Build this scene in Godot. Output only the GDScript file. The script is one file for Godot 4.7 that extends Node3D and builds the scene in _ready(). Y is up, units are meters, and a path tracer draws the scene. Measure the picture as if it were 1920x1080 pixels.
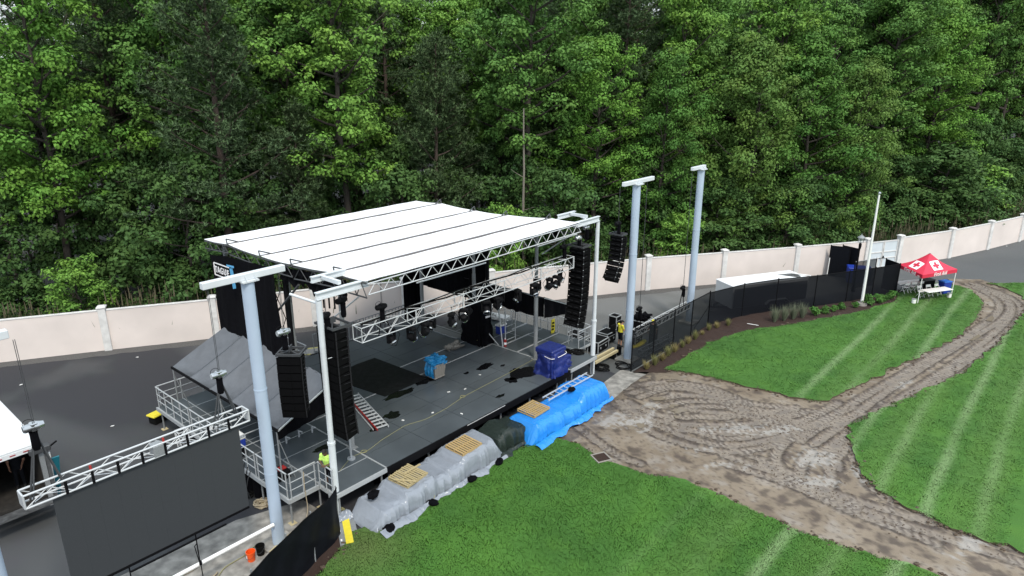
extends Node3D
# An open-air concert stage being rigged beside a walled wood, seen from a drone. Metres, y up.
# "Stage axes": u runs along the stage front, v runs to the back of the stage, y is height.

const TURN := 0.86045
const STAGE := Vector3(-5.075, 0.0, -24.171)
const DECK := 1.15
var used := {}
var org := {}
var M := {}
var rng := RandomNumberGenerator.new()
var unit_box: ArrayMesh
var unit_rods := {}
var noise := FastNoiseLite.new()
var noise2 := FastNoiseLite.new()

# ---------------------------------------------------------------- mesh buffer
class Buf:
	var v := PackedVector3Array()
	var n := PackedVector3Array()
	var c := PackedColorArray()
	var t := PackedVector2Array()
	var tint := Color.WHITE
	var colored := false
	func tri_n(a: Vector3, b: Vector3, d: Vector3, na: Vector3, nb: Vector3, nd: Vector3) -> void:
		v.append(a); v.append(d); v.append(b)
		n.append(na); n.append(nd); n.append(nb)
		if colored:
			c.append(tint); c.append(tint); c.append(tint)
	func tri(a: Vector3, b: Vector3, d: Vector3) -> void:
		var m := (b - a).cross(d - a).normalized()
		tri_n(a, b, d, m, m, m)
	func quad(a: Vector3, b: Vector3, d: Vector3, e: Vector3) -> void:
		tri(a, b, d)
		tri(a, d, e)
	func face(mid: Vector3, p: Array) -> void:
		# a flat convex face, turned to look away from mid
		var m: Vector3 = (p[1] - p[0]).cross(p[2] - p[0])
		if m.dot(p[0] - mid) < 0: p.reverse()
		for i in range(1, p.size() - 1): tri(p[0], p[i], p[i + 1])
	func box(at: Vector3, size: Vector3, basis := Basis.IDENTITY) -> void:
		var h := size / 2.0
		var p := []
		for i in 8:
			p.append(at + basis * Vector3(h.x if i & 1 else -h.x, h.y if i & 2 else -h.y, h.z if i & 4 else -h.z))
		for q in [[0, 2, 6, 4], [1, 3, 7, 5], [0, 1, 5, 4], [2, 3, 7, 6], [0, 1, 3, 2], [4, 5, 7, 6]]:
			face(at, [p[q[0]], p[q[1]], p[q[2]], p[q[3]]])
	func bevel(at: Vector3, size: Vector3, r: float, basis := Basis.IDENTITY) -> void:
		# a box with chamfered edges
		var h := size / 2.0
		var k := Vector3(h.x - r, h.y - r, h.z - r)
		var f := func(x: float, y: float, z: float) -> Vector3: return at + basis * Vector3(x, y, z)
		for s in [-1.0, 1.0]:
			face(at, [f.call(s * h.x, -k.y, -k.z), f.call(s * h.x, -k.y, k.z), f.call(s * h.x, k.y, k.z), f.call(s * h.x, k.y, -k.z)])
			face(at, [f.call(-k.x, s * h.y, -k.z), f.call(k.x, s * h.y, -k.z), f.call(k.x, s * h.y, k.z), f.call(-k.x, s * h.y, k.z)])
			face(at, [f.call(-k.x, -k.y, s * h.z), f.call(k.x, -k.y, s * h.z), f.call(k.x, k.y, s * h.z), f.call(-k.x, k.y, s * h.z)])
			for w in [-1.0, 1.0]:
				face(at, [f.call(s * h.x, w * k.y, -k.z), f.call(s * h.x, w * k.y, k.z), f.call(s * k.x, w * h.y, k.z), f.call(s * k.x, w * h.y, -k.z)])
				face(at, [f.call(-k.x, s * h.y, w * k.z), f.call(k.x, s * h.y, w * k.z), f.call(k.x, s * k.y, w * h.z), f.call(-k.x, s * k.y, w * h.z)])
				face(at, [f.call(s * h.x, -k.y, w * k.z), f.call(s * h.x, k.y, w * k.z), f.call(s * k.x, k.y, w * h.z), f.call(s * k.x, -k.y, w * h.z)])
				for z in [-1.0, 1.0]:
					face(at, [f.call(s * h.x, w * k.y, z * k.z), f.call(s * k.x, w * h.y, z * k.z), f.call(s * k.x, w * k.y, z * h.z)])
	func tube(a: Vector3, b: Vector3, r: float, r2 := -1.0, sides := 8, caps := true) -> void:
		if r2 < 0: r2 = r
		var d := (b - a).normalized()
		var x := d.cross(Vector3.UP if absf(d.y) < 0.9 else Vector3.RIGHT).normalized()
		var y := x.cross(d)
		for i in sides:
			var p := TAU * i / sides
			var q := TAU * (i + 1) / sides
			var e := x * cos(p) + y * sin(p)
			var g := x * cos(q) + y * sin(q)
			tri_n(a + e * r, b + g * r2, a + g * r, e, g, g)
			tri_n(a + e * r, b + e * r2, b + g * r2, e, e, g)
			if caps:
				tri_n(b, b + g * r2, b + e * r2, d, d, d)
				tri_n(a, a + e * r, a + g * r, -d, -d, -d)
	func path(p: Array, r: float, sides := 6) -> void:
		for i in p.size() - 1:
			tube(p[i], p[i + 1], r, r, sides, i == 0 or i == p.size() - 2)
	func lathe(at: Vector3, prof: Array, sides := 16, basis := Basis.IDENTITY) -> void:
		# prof: [radius, height] from bottom to top
		for k in prof.size() - 1:
			var p0: Array = prof[k]
			var p1: Array = prof[k + 1]
			var sl := Vector2(p1[1] - p0[1], p0[0] - p1[0]).normalized()
			for i in sides:
				var a := TAU * i / sides
				var b := TAU * (i + 1) / sides
				var ea := Vector3(cos(a), 0, -sin(a))
				var eb := Vector3(cos(b), 0, -sin(b))
				var na := basis * (ea * sl.x + Vector3.UP * sl.y)
				var nb := basis * (eb * sl.x + Vector3.UP * sl.y)
				var q0: Vector3 = at + basis * (ea * p0[0] + Vector3.UP * p0[1])
				var q1: Vector3 = at + basis * (eb * p0[0] + Vector3.UP * p0[1])
				var q2: Vector3 = at + basis * (eb * p1[0] + Vector3.UP * p1[1])
				var q3: Vector3 = at + basis * (ea * p1[0] + Vector3.UP * p1[1])
				if p0[0] > 0.0005: tri_n(q0, q1, q2, na, nb, nb)
				if p1[0] > 0.0005: tri_n(q0, q2, q3, na, nb, na)
	func grid(f: Callable, nu: int, nv: int, flip := false) -> void:
		# f(s, t) for s, t in 0..1, smooth normals; seen from outside s runs right and t up
		var p := PackedVector3Array()
		for j in nv + 1:
			for i in nu + 1:
				p.append(f.call(float(i) / nu, float(j) / nv))
		var m := PackedVector3Array()
		for j in nv + 1:
			for i in nu + 1:
				var a := p[j * (nu + 1) + mini(i + 1, nu)] - p[j * (nu + 1) + maxi(i - 1, 0)]
				var b := p[mini(j + 1, nv) * (nu + 1) + i] - p[maxi(j - 1, 0) * (nu + 1) + i]
				var w := a.cross(b).normalized()
				m.append(-w if flip else w)
		for j in nv:
			for i in nu:
				var k := j * (nu + 1) + i
				var ids := [k, k + 1, k + nu + 2, k + nu + 1]
				if flip: ids.reverse()
				tri_n(p[ids[0]], p[ids[1]], p[ids[2]], m[ids[0]], m[ids[1]], m[ids[2]])
				tri_n(p[ids[0]], p[ids[2]], p[ids[3]], m[ids[0]], m[ids[2]], m[ids[3]])
	func prism(poly: PackedVector2Array, y0: float, y1: float) -> void:
		# poly in x,z
		var ids := Geometry2D.triangulate_polygon(poly)
		for i in range(0, ids.size(), 3):
			var a := poly[ids[i]]
			var b := poly[ids[i + 1]]
			var d := poly[ids[i + 2]]
			if (b - a).cross(d - a) > 0:
				var s := b
				b = d
				d = s
			tri(Vector3(a.x, y1, a.y), Vector3(b.x, y1, b.y), Vector3(d.x, y1, d.y))
			tri(Vector3(a.x, y0, a.y), Vector3(d.x, y0, d.y), Vector3(b.x, y0, b.y))
		var cw := Geometry2D.is_polygon_clockwise(poly)
		for i in poly.size():
			var a := poly[i]
			var b := poly[(i + 1) % poly.size()]
			if not cw:
				var s := a
				a = b
				b = s
			quad(Vector3(b.x, y0, b.y), Vector3(a.x, y0, a.y), Vector3(a.x, y1, a.y), Vector3(b.x, y1, b.y))
	func mesh() -> ArrayMesh:
		var arr := []
		arr.resize(Mesh.ARRAY_MAX)
		arr[Mesh.ARRAY_VERTEX] = v
		arr[Mesh.ARRAY_NORMAL] = n
		if colored: arr[Mesh.ARRAY_COLOR] = c
		if t.size() == v.size(): arr[Mesh.ARRAY_TEX_UV] = t
		var m := ArrayMesh.new()
		m.add_surface_from_arrays(Mesh.PRIMITIVE_TRIANGLES, arr)
		return m

# ---------------------------------------------------------------- things and parts
func S(u: float, v: float, y := 0.0) -> Vector3:
	return Vector3(STAGE.x + u * cos(TURN) - v * sin(TURN), y, STAGE.z - u * sin(TURN) - v * cos(TURN))

func to_uv(p: Vector2) -> Vector2:
	var d := p - Vector2(STAGE.x, STAGE.z)
	return Vector2(d.x * cos(TURN) - d.y * sin(TURN), -d.x * sin(TURN) - d.y * cos(TURN))

func numbered(called: String) -> String:
	var k: int = used.get(called, 0)
	used[called] = k + 1
	return called if k == 0 else "%s_%03d" % [called, k]

func tag(o: Node, label: String, category := "", group := "") -> Node:
	o.set_meta("label", label)
	if category: o.set_meta("category", category)
	if group: o.set_meta("group", group)
	return o

func thing(called: String, label: String, category: String, at: Vector3, yaw := 0.0, group := "") -> Node3D:
	var o := Node3D.new()
	o.name = numbered(called)
	add_child(o)
	o.position = at
	o.rotation.y = yaw
	tag(o, label, category, group)
	return o

# a thing in stage axes: its parts are given as Vector3(u, y, v)
func sthing(called: String, label: String, category: String, u: float, v: float, y := 0.0, group := "") -> Node3D:
	var o := thing(called, label, category, S(u, v, y), TURN, group)
	org[o] = Vector3(u, y, v)
	return o

func copy(o: Node3D, label: String, at: Vector3, yaw: float, group := "") -> Node3D:
	var d: Node3D = o.duplicate()
	var base := String(o.name)
	if base.length() > 4 and base[-4] == "_" and base.right(3).is_valid_int(): base = base.left(-4)
	d.name = numbered(base)
	add_child(d)
	d.position = at
	d.rotation.y = yaw
	d.set_meta("label", label)
	if group: d.set_meta("group", group)
	return d

func cv(o: Node, p: Vector3) -> Vector3:
	if org.has(o):
		var q: Vector3 = org[o]
		return Vector3(p.x - q.x, p.y - q.y, -(p.z - q.z))
	return p

func put(parent: Node, called: String, mesh: Mesh, m: Material) -> MeshInstance3D:
	var o := MeshInstance3D.new()
	o.name = called
	o.mesh = mesh
	o.material_override = m
	parent.add_child(o, true)
	if org.has(parent): org[o] = org[parent]
	return o

func solo(called: String, label: String, category: String, mesh: Mesh, m: Material, at: Vector3, yaw := 0.0, group := "") -> MeshInstance3D:
	var o := put(self, numbered(called), mesh, m)
	o.position = at
	o.rotation.y = yaw
	tag(o, label, category, group)
	return o

func struct(called: String, mesh: Mesh, m: Material, label := "") -> MeshInstance3D:
	var o := put(self, numbered(called), mesh, m)
	o.set_meta("kind", "structure")
	if label: o.set_meta("label", label)
	return o

func frame(d: Vector3) -> Basis:
	d = d.normalized()
	var x := d.cross(Vector3.UP if absf(d.y) < 0.95 else Vector3.RIGHT).normalized()
	return Basis(x, d, x.cross(d))

func rod(parent: Node, called: String, a: Vector3, b: Vector3, r: float, m: Material, sides := 8) -> MeshInstance3D:
	if not unit_rods.has(sides):
		var q := Buf.new()
		q.tube(Vector3(0, -0.5, 0), Vector3(0, 0.5, 0), 1.0, 1.0, sides)
		unit_rods[sides] = q.mesh()
	a = cv(parent, a)
	b = cv(parent, b)
	var o := put(parent, called, unit_rods[sides], m)
	org.erase(o)
	var f := frame(b - a)
	o.transform = Transform3D(Basis(f.x * r, f.y * a.distance_to(b), f.z * r), (a + b) / 2.0)
	return o

func bar(parent: Node, called: String, a: Vector3, b: Vector3, w: float, h: float, m: Material) -> MeshInstance3D:
	# a square section bar; w across, h upward
	a = cv(parent, a)
	b = cv(parent, b)
	var o := put(parent, called, unit_box, m)
	org.erase(o)
	var d := (b - a).normalized()
	var x := d.cross(Vector3.UP if absf(d.y) < 0.95 else Vector3.RIGHT).normalized()
	var up := x.cross(d)
	o.transform = Transform3D(Basis(x * w, up * h, -d * a.distance_to(b)), (a + b) / 2.0)
	return o

func block(parent: Node, called: String, at: Vector3, size: Vector3, m: Material, r := 0.0) -> MeshInstance3D:
	at = cv(parent, at)
	if r > 0.0:
		var q := Buf.new()
		q.bevel(Vector3.ZERO, size, r)
		var p := put(parent, called, q.mesh(), m)
		org.erase(p)
		p.position = at
		return p
	var o := put(parent, called, unit_box, m)
	org.erase(o)
	o.transform = Transform3D(Basis.from_scale(size), at)
	return o

func cable(parent: Node, called: String, pts: Array, r: float, m: Material, sides := 5) -> MeshInstance3D:
	var c := Curve3D.new()
	for i in pts.size():
		var p: Vector3 = cv(parent, pts[i])
		var a: Vector3 = cv(parent, pts[maxi(i - 1, 0)])
		var b: Vector3 = cv(parent, pts[mini(i + 1, pts.size() - 1)])
		c.add_point(p, (a - b) / 6.0, (b - a) / 6.0)
	var q := Buf.new()
	var all := c.tessellate(4, 6)
	var arr := []
	for p in all: arr.append(p)
	q.path(arr, r, sides)
	return put(parent, called, q.mesh(), m)

func lettering(parent: Node, called: String, text: String, size: float, m: Material, xf: Transform3D, bold := true, depth := 0.006) -> MeshInstance3D:
	var f := SystemFont.new()
	f.font_names = PackedStringArray(["Droid Sans"])
	f.font_weight = 700 if bold else 400
	var t := TextMesh.new()
	t.text = text
	t.font = f
	t.font_size = 64
	t.pixel_size = size / 64.0
	t.depth = depth
	t.curve_step = 2.0
	var o := put(parent, called, t, m)
	org.erase(o)
	o.transform = xf
	return o

# ---------------------------------------------------------------- materials
func lin(r: float, g: float, b: float) -> Color:
	return Color(r, g, b).linear_to_srgb()

func noise_tex(freq: float, lo: float, hi: float, octaves := 4, kind := FastNoiseLite.TYPE_SIMPLEX_SMOOTH, seed_ := 1, normal := false) -> NoiseTexture2D:
	var f := FastNoiseLite.new()
	f.noise_type = kind
	f.frequency = freq
	f.fractal_octaves = octaves
	f.seed = seed_
	var t := NoiseTexture2D.new()
	t.width = 512
	t.height = 512
	t.seamless = true
	t.noise = f
	if normal:
		t.as_normal_map = true
		t.bump_strength = hi
	else:
		var g := Gradient.new()
		g.set_color(0, Color(lo, lo, lo))
		g.set_color(1, Color(hi, hi, hi))
		t.color_ramp = g
	return t

func mat(key: String, c: Color, rough := 0.8, metal := 0.0, tex: Texture2D = null, scale := 0.5, bump: Texture2D = null, bump_by := 0.5) -> StandardMaterial3D:
	var m := StandardMaterial3D.new()
	m.resource_name = key
	m.albedo_color = c
	m.roughness = rough
	m.metallic = metal
	if tex or bump:
		m.uv1_triplanar = true
		m.uv1_world_triplanar = true
		m.uv1_scale = Vector3.ONE * scale
	if tex: m.albedo_texture = tex
	if bump:
		m.normal_enabled = true
		m.normal_texture = bump
		m.normal_scale = bump_by
	M[key] = m
	return m

func make_materials() -> void:
	var soft := noise_tex(0.012, 0.62, 1.0, 5)
	var fine := noise_tex(0.06, 0.72, 1.0, 4, FastNoiseLite.TYPE_SIMPLEX_SMOOTH, 3)
	var grit := noise_tex(0.25, 0.55, 1.0, 3, FastNoiseLite.TYPE_SIMPLEX, 5)
	var clean := noise_tex(0.01, 0.82, 1.0, 4, FastNoiseLite.TYPE_SIMPLEX_SMOOTH, 9)
	var faint := noise_tex(0.008, 0.94, 1.0, 4, FastNoiseLite.TYPE_SIMPLEX_SMOOTH, 19)
	var wrinkle := noise_tex(0.02, 0, 6.0, 4, FastNoiseLite.TYPE_SIMPLEX_SMOOTH, 11, true)
	var pebble := noise_tex(0.12, 0, 5.0, 3, FastNoiseLite.TYPE_CELLULAR, 13, true)
	mat("ground", lin(0.016, 0.017, 0.009), 0.95, 0, grit, 0.3)
	mat("asphalt", lin(1, 1, 1), 0.82, 0, grit, 0.35)
	M.asphalt.vertex_color_use_as_albedo = true
	mat("gravel", lin(0.24, 0.23, 0.22), 0.95, 0, noise_tex(0.2, 0.3, 1.0, 2, FastNoiseLite.TYPE_CELLULAR, 15), 0.5, pebble, 1.0)
	mat("concrete", lin(0.37, 0.35, 0.315), 0.9, 0, soft, 0.25)
	mat("mulch", lin(0.055, 0.026, 0.017), 0.98, 0, grit, 0.8, pebble, 1.0)
	mat("lawn", Color.WHITE, 0.95, 0, fine, 0.6)
	M.lawn.vertex_color_use_as_albedo = true
	mat("grass", Color.WHITE, 0.8)
	M.grass.vertex_color_use_as_albedo = true
	M.grass.backlight_enabled = true
	M.grass.backlight = Color(0.35, 0.35, 0.35)
	mat("mud", Color.WHITE, 0.6, 0, fine, 1.3)
	M.mud.vertex_color_use_as_albedo = true
	mat("soil", lin(0.085, 0.062, 0.044), 0.95)
	mat("puddle", lin(0.20, 0.165, 0.125), 0.12)
	mat("wet_white", lin(0.36, 0.34, 0.315), 0.25)
	mat("wall_panel", lin(0.76, 0.68, 0.635), 0.85, 0, noise_tex(0.008, 0.90, 1.0, 5, FastNoiseLite.TYPE_SIMPLEX_SMOOTH, 33), 0.08)
	mat("wall_white", lin(0.78, 0.77, 0.75), 0.7, 0, clean, 0.3)
	mat("gate_white", lin(0.62, 0.68, 0.72), 0.6, 0, faint, 0.3)
	mat("pole_blue", lin(0.42, 0.51, 0.62), 0.45, 0, noise_tex(0.004, 0.93, 1.0, 4), 0.2)
	mat("beam_white", lin(0.64, 0.68, 0.70), 0.45, 0, faint, 0.6)
	mat("plastic_white", lin(0.78, 0.78, 0.76), 0.5)
	mat("roof_cloth", lin(0.84, 0.85, 0.86), 0.6, 0, faint, 0.15)
	mat("roof_seam", lin(0.11, 0.10, 0.10), 0.7)
	mat("alu", lin(0.43, 0.45, 0.46), 0.42, 0.25)
	mat("truss", lin(0.52, 0.54, 0.55), 0.4, 0.2)
	mat("steel_dark", lin(0.055, 0.058, 0.062), 0.55, 0.2)
	mat("galvanized", lin(0.34, 0.36, 0.37), 0.5, 0.2, fine, 0.8)
	mat("deck", lin(0.092, 0.108, 0.120), 0.36, 0, noise_tex(0.006, 0.84, 1.0, 4, FastNoiseLite.TYPE_SIMPLEX_SMOOTH, 21), 0.12)
	mat("deck_wet", lin(0.004, 0.004, 0.005), 0.2)
	mat("dance_mat", lin(0.022, 0.023, 0.025), 0.32, 0, soft, 0.4)
	mat("tape_white", lin(0.42, 0.42, 0.42), 0.7)
	mat("black_cloth", lin(0.0045, 0.0045, 0.0065), 0.95, 0, soft, 0.6)
	mat("windscreen", lin(0.007, 0.008, 0.011), 0.55, 0, clean, 0.6)
	mat("screen_see", Color(lin(0.010, 0.012, 0.014), 0.80), 0.8)
	M.screen_see.transparency = BaseMaterial3D.TRANSPARENCY_ALPHA
	mat("screen_dark", Color(lin(0.007, 0.008, 0.011), 0.93), 0.8)
	M.screen_dark.transparency = BaseMaterial3D.TRANSPARENCY_ALPHA
	mat("black_metal", lin(0.006, 0.006, 0.007), 0.55, 0.0)
	mat("speaker", lin(0.005, 0.005, 0.0055), 0.7, 0, grit, 2.0)
	mat("speaker_edge", lin(0.02, 0.02, 0.022), 0.5)
	mat("grille", lin(0.003, 0.003, 0.0035), 0.8)
	mat("rubber", lin(0.007, 0.007, 0.007), 0.65)
	mat("chrome", lin(0.45, 0.47, 0.48), 0.25, 0.9)
	mat("canopy_grey", lin(0.115, 0.123, 0.137), 0.38, 0, clean, 0.3, wrinkle, 0.35)
	mat("led_face", lin(0.032, 0.036, 0.040), 0.75)
	mat("tarp_silver", lin(0.25, 0.275, 0.315), 0.24, 0, faint, 0.5, wrinkle, 0.35)
	mat("tarp_green", lin(0.014, 0.024, 0.019), 0.5, 0, clean, 0.5, wrinkle, 0.8)
	mat("tarp_blue", lin(0.022, 0.25, 0.74), 0.32, 0, faint, 0.5, wrinkle, 0.35)
	mat("tarp_navy", lin(0.009, 0.022, 0.17), 0.45, 0, clean, 0.7, wrinkle, 0.7)
	mat("tarp_cyan", lin(0.01, 0.23, 0.52), 0.5, 0, clean, 0.7, wrinkle, 0.7)
	mat("pallet", lin(0.56, 0.39, 0.17), 0.85, 0, fine, 1.5)
	mat("pallet_old", lin(0.52, 0.42, 0.22), 0.85, 0, fine, 1.5)
	mat("wood_grey", lin(0.36, 0.33, 0.29), 0.9, 0, fine, 1.5)
	mat("wood_pale", lin(0.62, 0.52, 0.30), 0.85, 0, fine, 1.5)
	mat("yellow", lin(0.72, 0.60, 0.04), 0.5, 0, faint, 1.0)
	mat("yellow_pale", lin(0.60, 0.55, 0.22), 0.6)
	mat("hivis", lin(0.55, 0.85, 0.16), 0.8)
	mat("tee_yellow", lin(0.62, 0.56, 0.04), 0.85)
	mat("orange", lin(0.80, 0.10, 0.012), 0.4)
	mat("red", lin(0.30, 0.018, 0.015), 0.55)
	mat("tent_red", lin(0.62, 0.022, 0.06), 0.6, 0, faint, 0.6)
	mat("tent_white", lin(0.82, 0.80, 0.80), 0.6)
	mat("blue", lin(0.012, 0.04, 0.32), 0.45, 0, faint, 1.0)
	mat("blue_bright", lin(0.01, 0.12, 0.5), 0.4)
	mat("logo_blue", lin(0.10, 0.36, 0.62), 0.6)
	mat("teal", lin(0.01, 0.16, 0.21), 0.5)
	mat("truck_white", lin(0.72, 0.74, 0.75), 0.45, 0, faint, 0.4)
	mat("truck_inside", lin(0.03, 0.026, 0.022), 0.8, 0, soft, 0.5)
	mat("plate", lin(0.16, 0.165, 0.17), 0.5, 0.3, soft, 0.6)
	mat("trailer_side", lin(0.16, 0.165, 0.175), 0.5, 0.1)
	mat("skin_dark", lin(0.10, 0.050, 0.030), 0.6)
	mat("skin", lin(0.36, 0.19, 0.125), 0.6)
	mat("hair", lin(0.010, 0.008, 0.007), 0.7)
	mat("trousers", lin(0.010, 0.011, 0.014), 0.9)
	mat("shoes", lin(0.02, 0.02, 0.02), 0.7)
	mat("bark", lin(0.085, 0.070, 0.058), 0.95, 0, grit, 0.8)
	mat("bark_pine", lin(0.10, 0.070, 0.056), 0.95, 0, grit, 0.8)
	mat("bark_pale", lin(0.27, 0.24, 0.20), 0.9, 0, fine, 0.8)
	mat("glass", Color(0.9, 0.95, 0.95, 0.25), 0.05)
	M.glass.transparency = BaseMaterial3D.TRANSPARENCY_ALPHA
	for k in ["leaf", "needle"]:
		mat(k, Color.WHITE, 0.7)
		M[k].metallic_specular = 0.3
		M[k].vertex_color_use_as_albedo = true
		M[k].backlight_enabled = true
		M[k].backlight = Color(0.5, 0.5, 0.5) if k == "leaf" else Color(0.4, 0.4, 0.4)
	for k in ["black_cloth", "speaker", "grille", "black_metal", "dance_mat", "trousers", "rubber", "speaker_edge", "screen_see", "screen_dark", "windscreen"]: M[k].metallic_specular = 0.2
	mat("cord_yellow", lin(0.27, 0.26, 0.13), 0.7)
	mat("cable_tan", lin(0.34, 0.28, 0.19), 0.7)

# ---------------------------------------------------------------- ground
func poly(flat: Array) -> PackedVector2Array:
	var p := PackedVector2Array()
	for i in range(0, flat.size(), 2): p.append(Vector2(flat[i], flat[i + 1]))
	return p

func rough_edge(p: PackedVector2Array, step: float, by: float) -> PackedVector2Array:
	var out := PackedVector2Array()
	for i in p.size():
		var a := p[i]
		var b := p[(i + 1) % p.size()]
		var k := maxi(1, int(a.distance_to(b) / step))
		for j in k:
			var q := a.lerp(b, float(j) / k)
			out.append(q + Vector2(noise.get_noise_2d(q.x * 90.0, q.y * 90.0), noise.get_noise_2d(q.y * 90.0 + 500.0, q.x * 90.0)) * by)
	return out

# a sheet over a polygon, cut into cells, with its own height and colour everywhere
func field(p: PackedVector2Array, cell: float, high: Callable, paint: Callable, skirt := 0.0) -> ArrayMesh:
	var q := Buf.new()
	q.colored = true
	var lo := p[0]
	var hi := p[0]
	for a in p:
		lo = lo.min(a)
		hi = hi.max(a)
	var nx := int(ceil((hi.x - lo.x) / cell))
	var nz := int(ceil((hi.y - lo.y) / cell))
	var H := {}
	var at := func(i: int, j: int) -> Vector3:
		var k := i * 10007 + j
		if not H.has(k): H[k] = Vector3(lo.x + i * cell, high.call(lo.x + i * cell, lo.y + j * cell), lo.y + j * cell)
		return H[k]
	var C := {}
	var col := func(i: int, j: int) -> Color:
		var k := i * 10007 + j
		if not C.has(k): C[k] = paint.call(lo.x + i * cell, lo.y + j * cell)
		return C[k]
	var nrm := func(i: int, j: int) -> Vector3:
		var a: Vector3 = at.call(i + 1, j) - at.call(i - 1, j)
		var b: Vector3 = at.call(i, j + 1) - at.call(i, j - 1)
		return b.cross(a).normalized()
	# edge cells are found from the outline
	var edge := {}
	for i in p.size():
		var a := p[i]
		var b := p[(i + 1) % p.size()]
		var k := int(a.distance_to(b) / cell * 4.0) + 2
		for j in k + 1:
			var m := a.lerp(b, float(j) / k)
			edge[Vector2i(((m - lo) / cell).floor())] = true
	for j in nz:
		var inside := false
		var known := false
		for i in nx:
			var id := Vector2i(i, j)
			if edge.has(id):
				known = false
				var sq := PackedVector2Array([lo + Vector2(i, j) * cell, lo + Vector2(i + 1, j) * cell, lo + Vector2(i + 1, j + 1) * cell, lo + Vector2(i, j + 1) * cell])
				for piece in Geometry2D.intersect_polygons(sq, p):
					var ids := Geometry2D.triangulate_polygon(piece)
					for t in range(0, ids.size(), 3):
						var a: Vector2 = piece[ids[t]]
						var b: Vector2 = piece[ids[t + 1]]
						var d: Vector2 = piece[ids[t + 2]]
						if (b - a).cross(d - a) > 0:
							var s := b
							b = d
							d = s
						var w: Vector3 = nrm.call(i, j)
						var cc: Color = col.call(i, j)
						q.v.append_array([Vector3(a.x, high.call(a.x, a.y), a.y), Vector3(d.x, high.call(d.x, d.y), d.y), Vector3(b.x, high.call(b.x, b.y), b.y)])
						q.n.append_array([w, w, w])
						q.c.append_array([cc, cc, cc])
				continue
			if not known:
				inside = Geometry2D.is_point_in_polygon(lo + Vector2(i + 0.5, j + 0.5) * cell, p)
				known = true
			if not inside: continue
			var k := [[i, j], [i, j + 1], [i + 1, j + 1], [i, j], [i + 1, j + 1], [i + 1, j]]
			for e in [0, 2, 1, 3, 5, 4]:
				q.v.append(at.call(k[e][0], k[e][1]))
				q.n.append(nrm.call(k[e][0], k[e][1]))
				q.c.append(col.call(k[e][0], k[e][1]))
	if skirt > 0.0:
		var cw := Geometry2D.is_polygon_clockwise(p)
		q.tint = Color(0.10, 0.078, 0.05)
		for i in p.size():
			var a := p[i]
			var b := p[(i + 1) % p.size()]
			if not cw:
				var s := a
				a = b
				b = s
			var ya: float = high.call(a.x, a.y)
			var yb: float = high.call(b.x, b.y)
			q.quad(Vector3(b.x, yb - skirt, b.y), Vector3(a.x, ya - skirt, a.y), Vector3(a.x, ya, a.y), Vector3(b.x, yb, b.y))
	return q.mesh()

# pale mowing stripes run along the stage front; the turf is mottled
func turf(x: float, z: float) -> Color:
	var uv := to_uv(Vector2(x, z))
	var k := noise.get_noise_2d(x * 14.0, z * 14.0)
	var w := noise.get_noise_2d(x * 60.0 + 90.0, z * 60.0)
	var c := Color(0.070, 0.196, 0.022).lerp(Color(0.049, 0.152, 0.017), clampf(0.5 + k * 1.3, 0, 1))
	c = c.lerp(Color(0.090, 0.232, 0.026), clampf(w * 0.9, 0, 0.6))
	if uv.y < -9.6:
		var s := fposmod(uv.y + 0.25 + noise.get_noise_2d(uv.x * 5.0, 3.0) * 0.25, 1.75)
		var strong := clampf(0.9 + 0.9 * noise.get_noise_2d(uv.x * 8.0 + floorf((uv.y + 0.25) / 1.75) * 300.0, 77.0), 0.0, 1.0)
		if uv.x < 19.0 and uv.y > -13.0: strong *= 0.15
		var d := absf(s - 0.875)
		c = c.lerp(Color(0.215, 0.335, 0.135), strong * clampf(1.25 - d / 0.24, 0, 1) * 0.9)
		var broad := fposmod(uv.y, 3.5)
		if broad > 1.75: c = c.lerp(Color(0.10, 0.21, 0.035), 0.35)
	# worn corner by the cable ramp
	var worn := clampf(1.0 - Vector2(x + 5.4, z + 20.6).length() / 2.4, 0, 1)
	return c.lerp(Color(0.15, 0.16, 0.06), worn * 0.55)

var ruts := []

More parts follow.
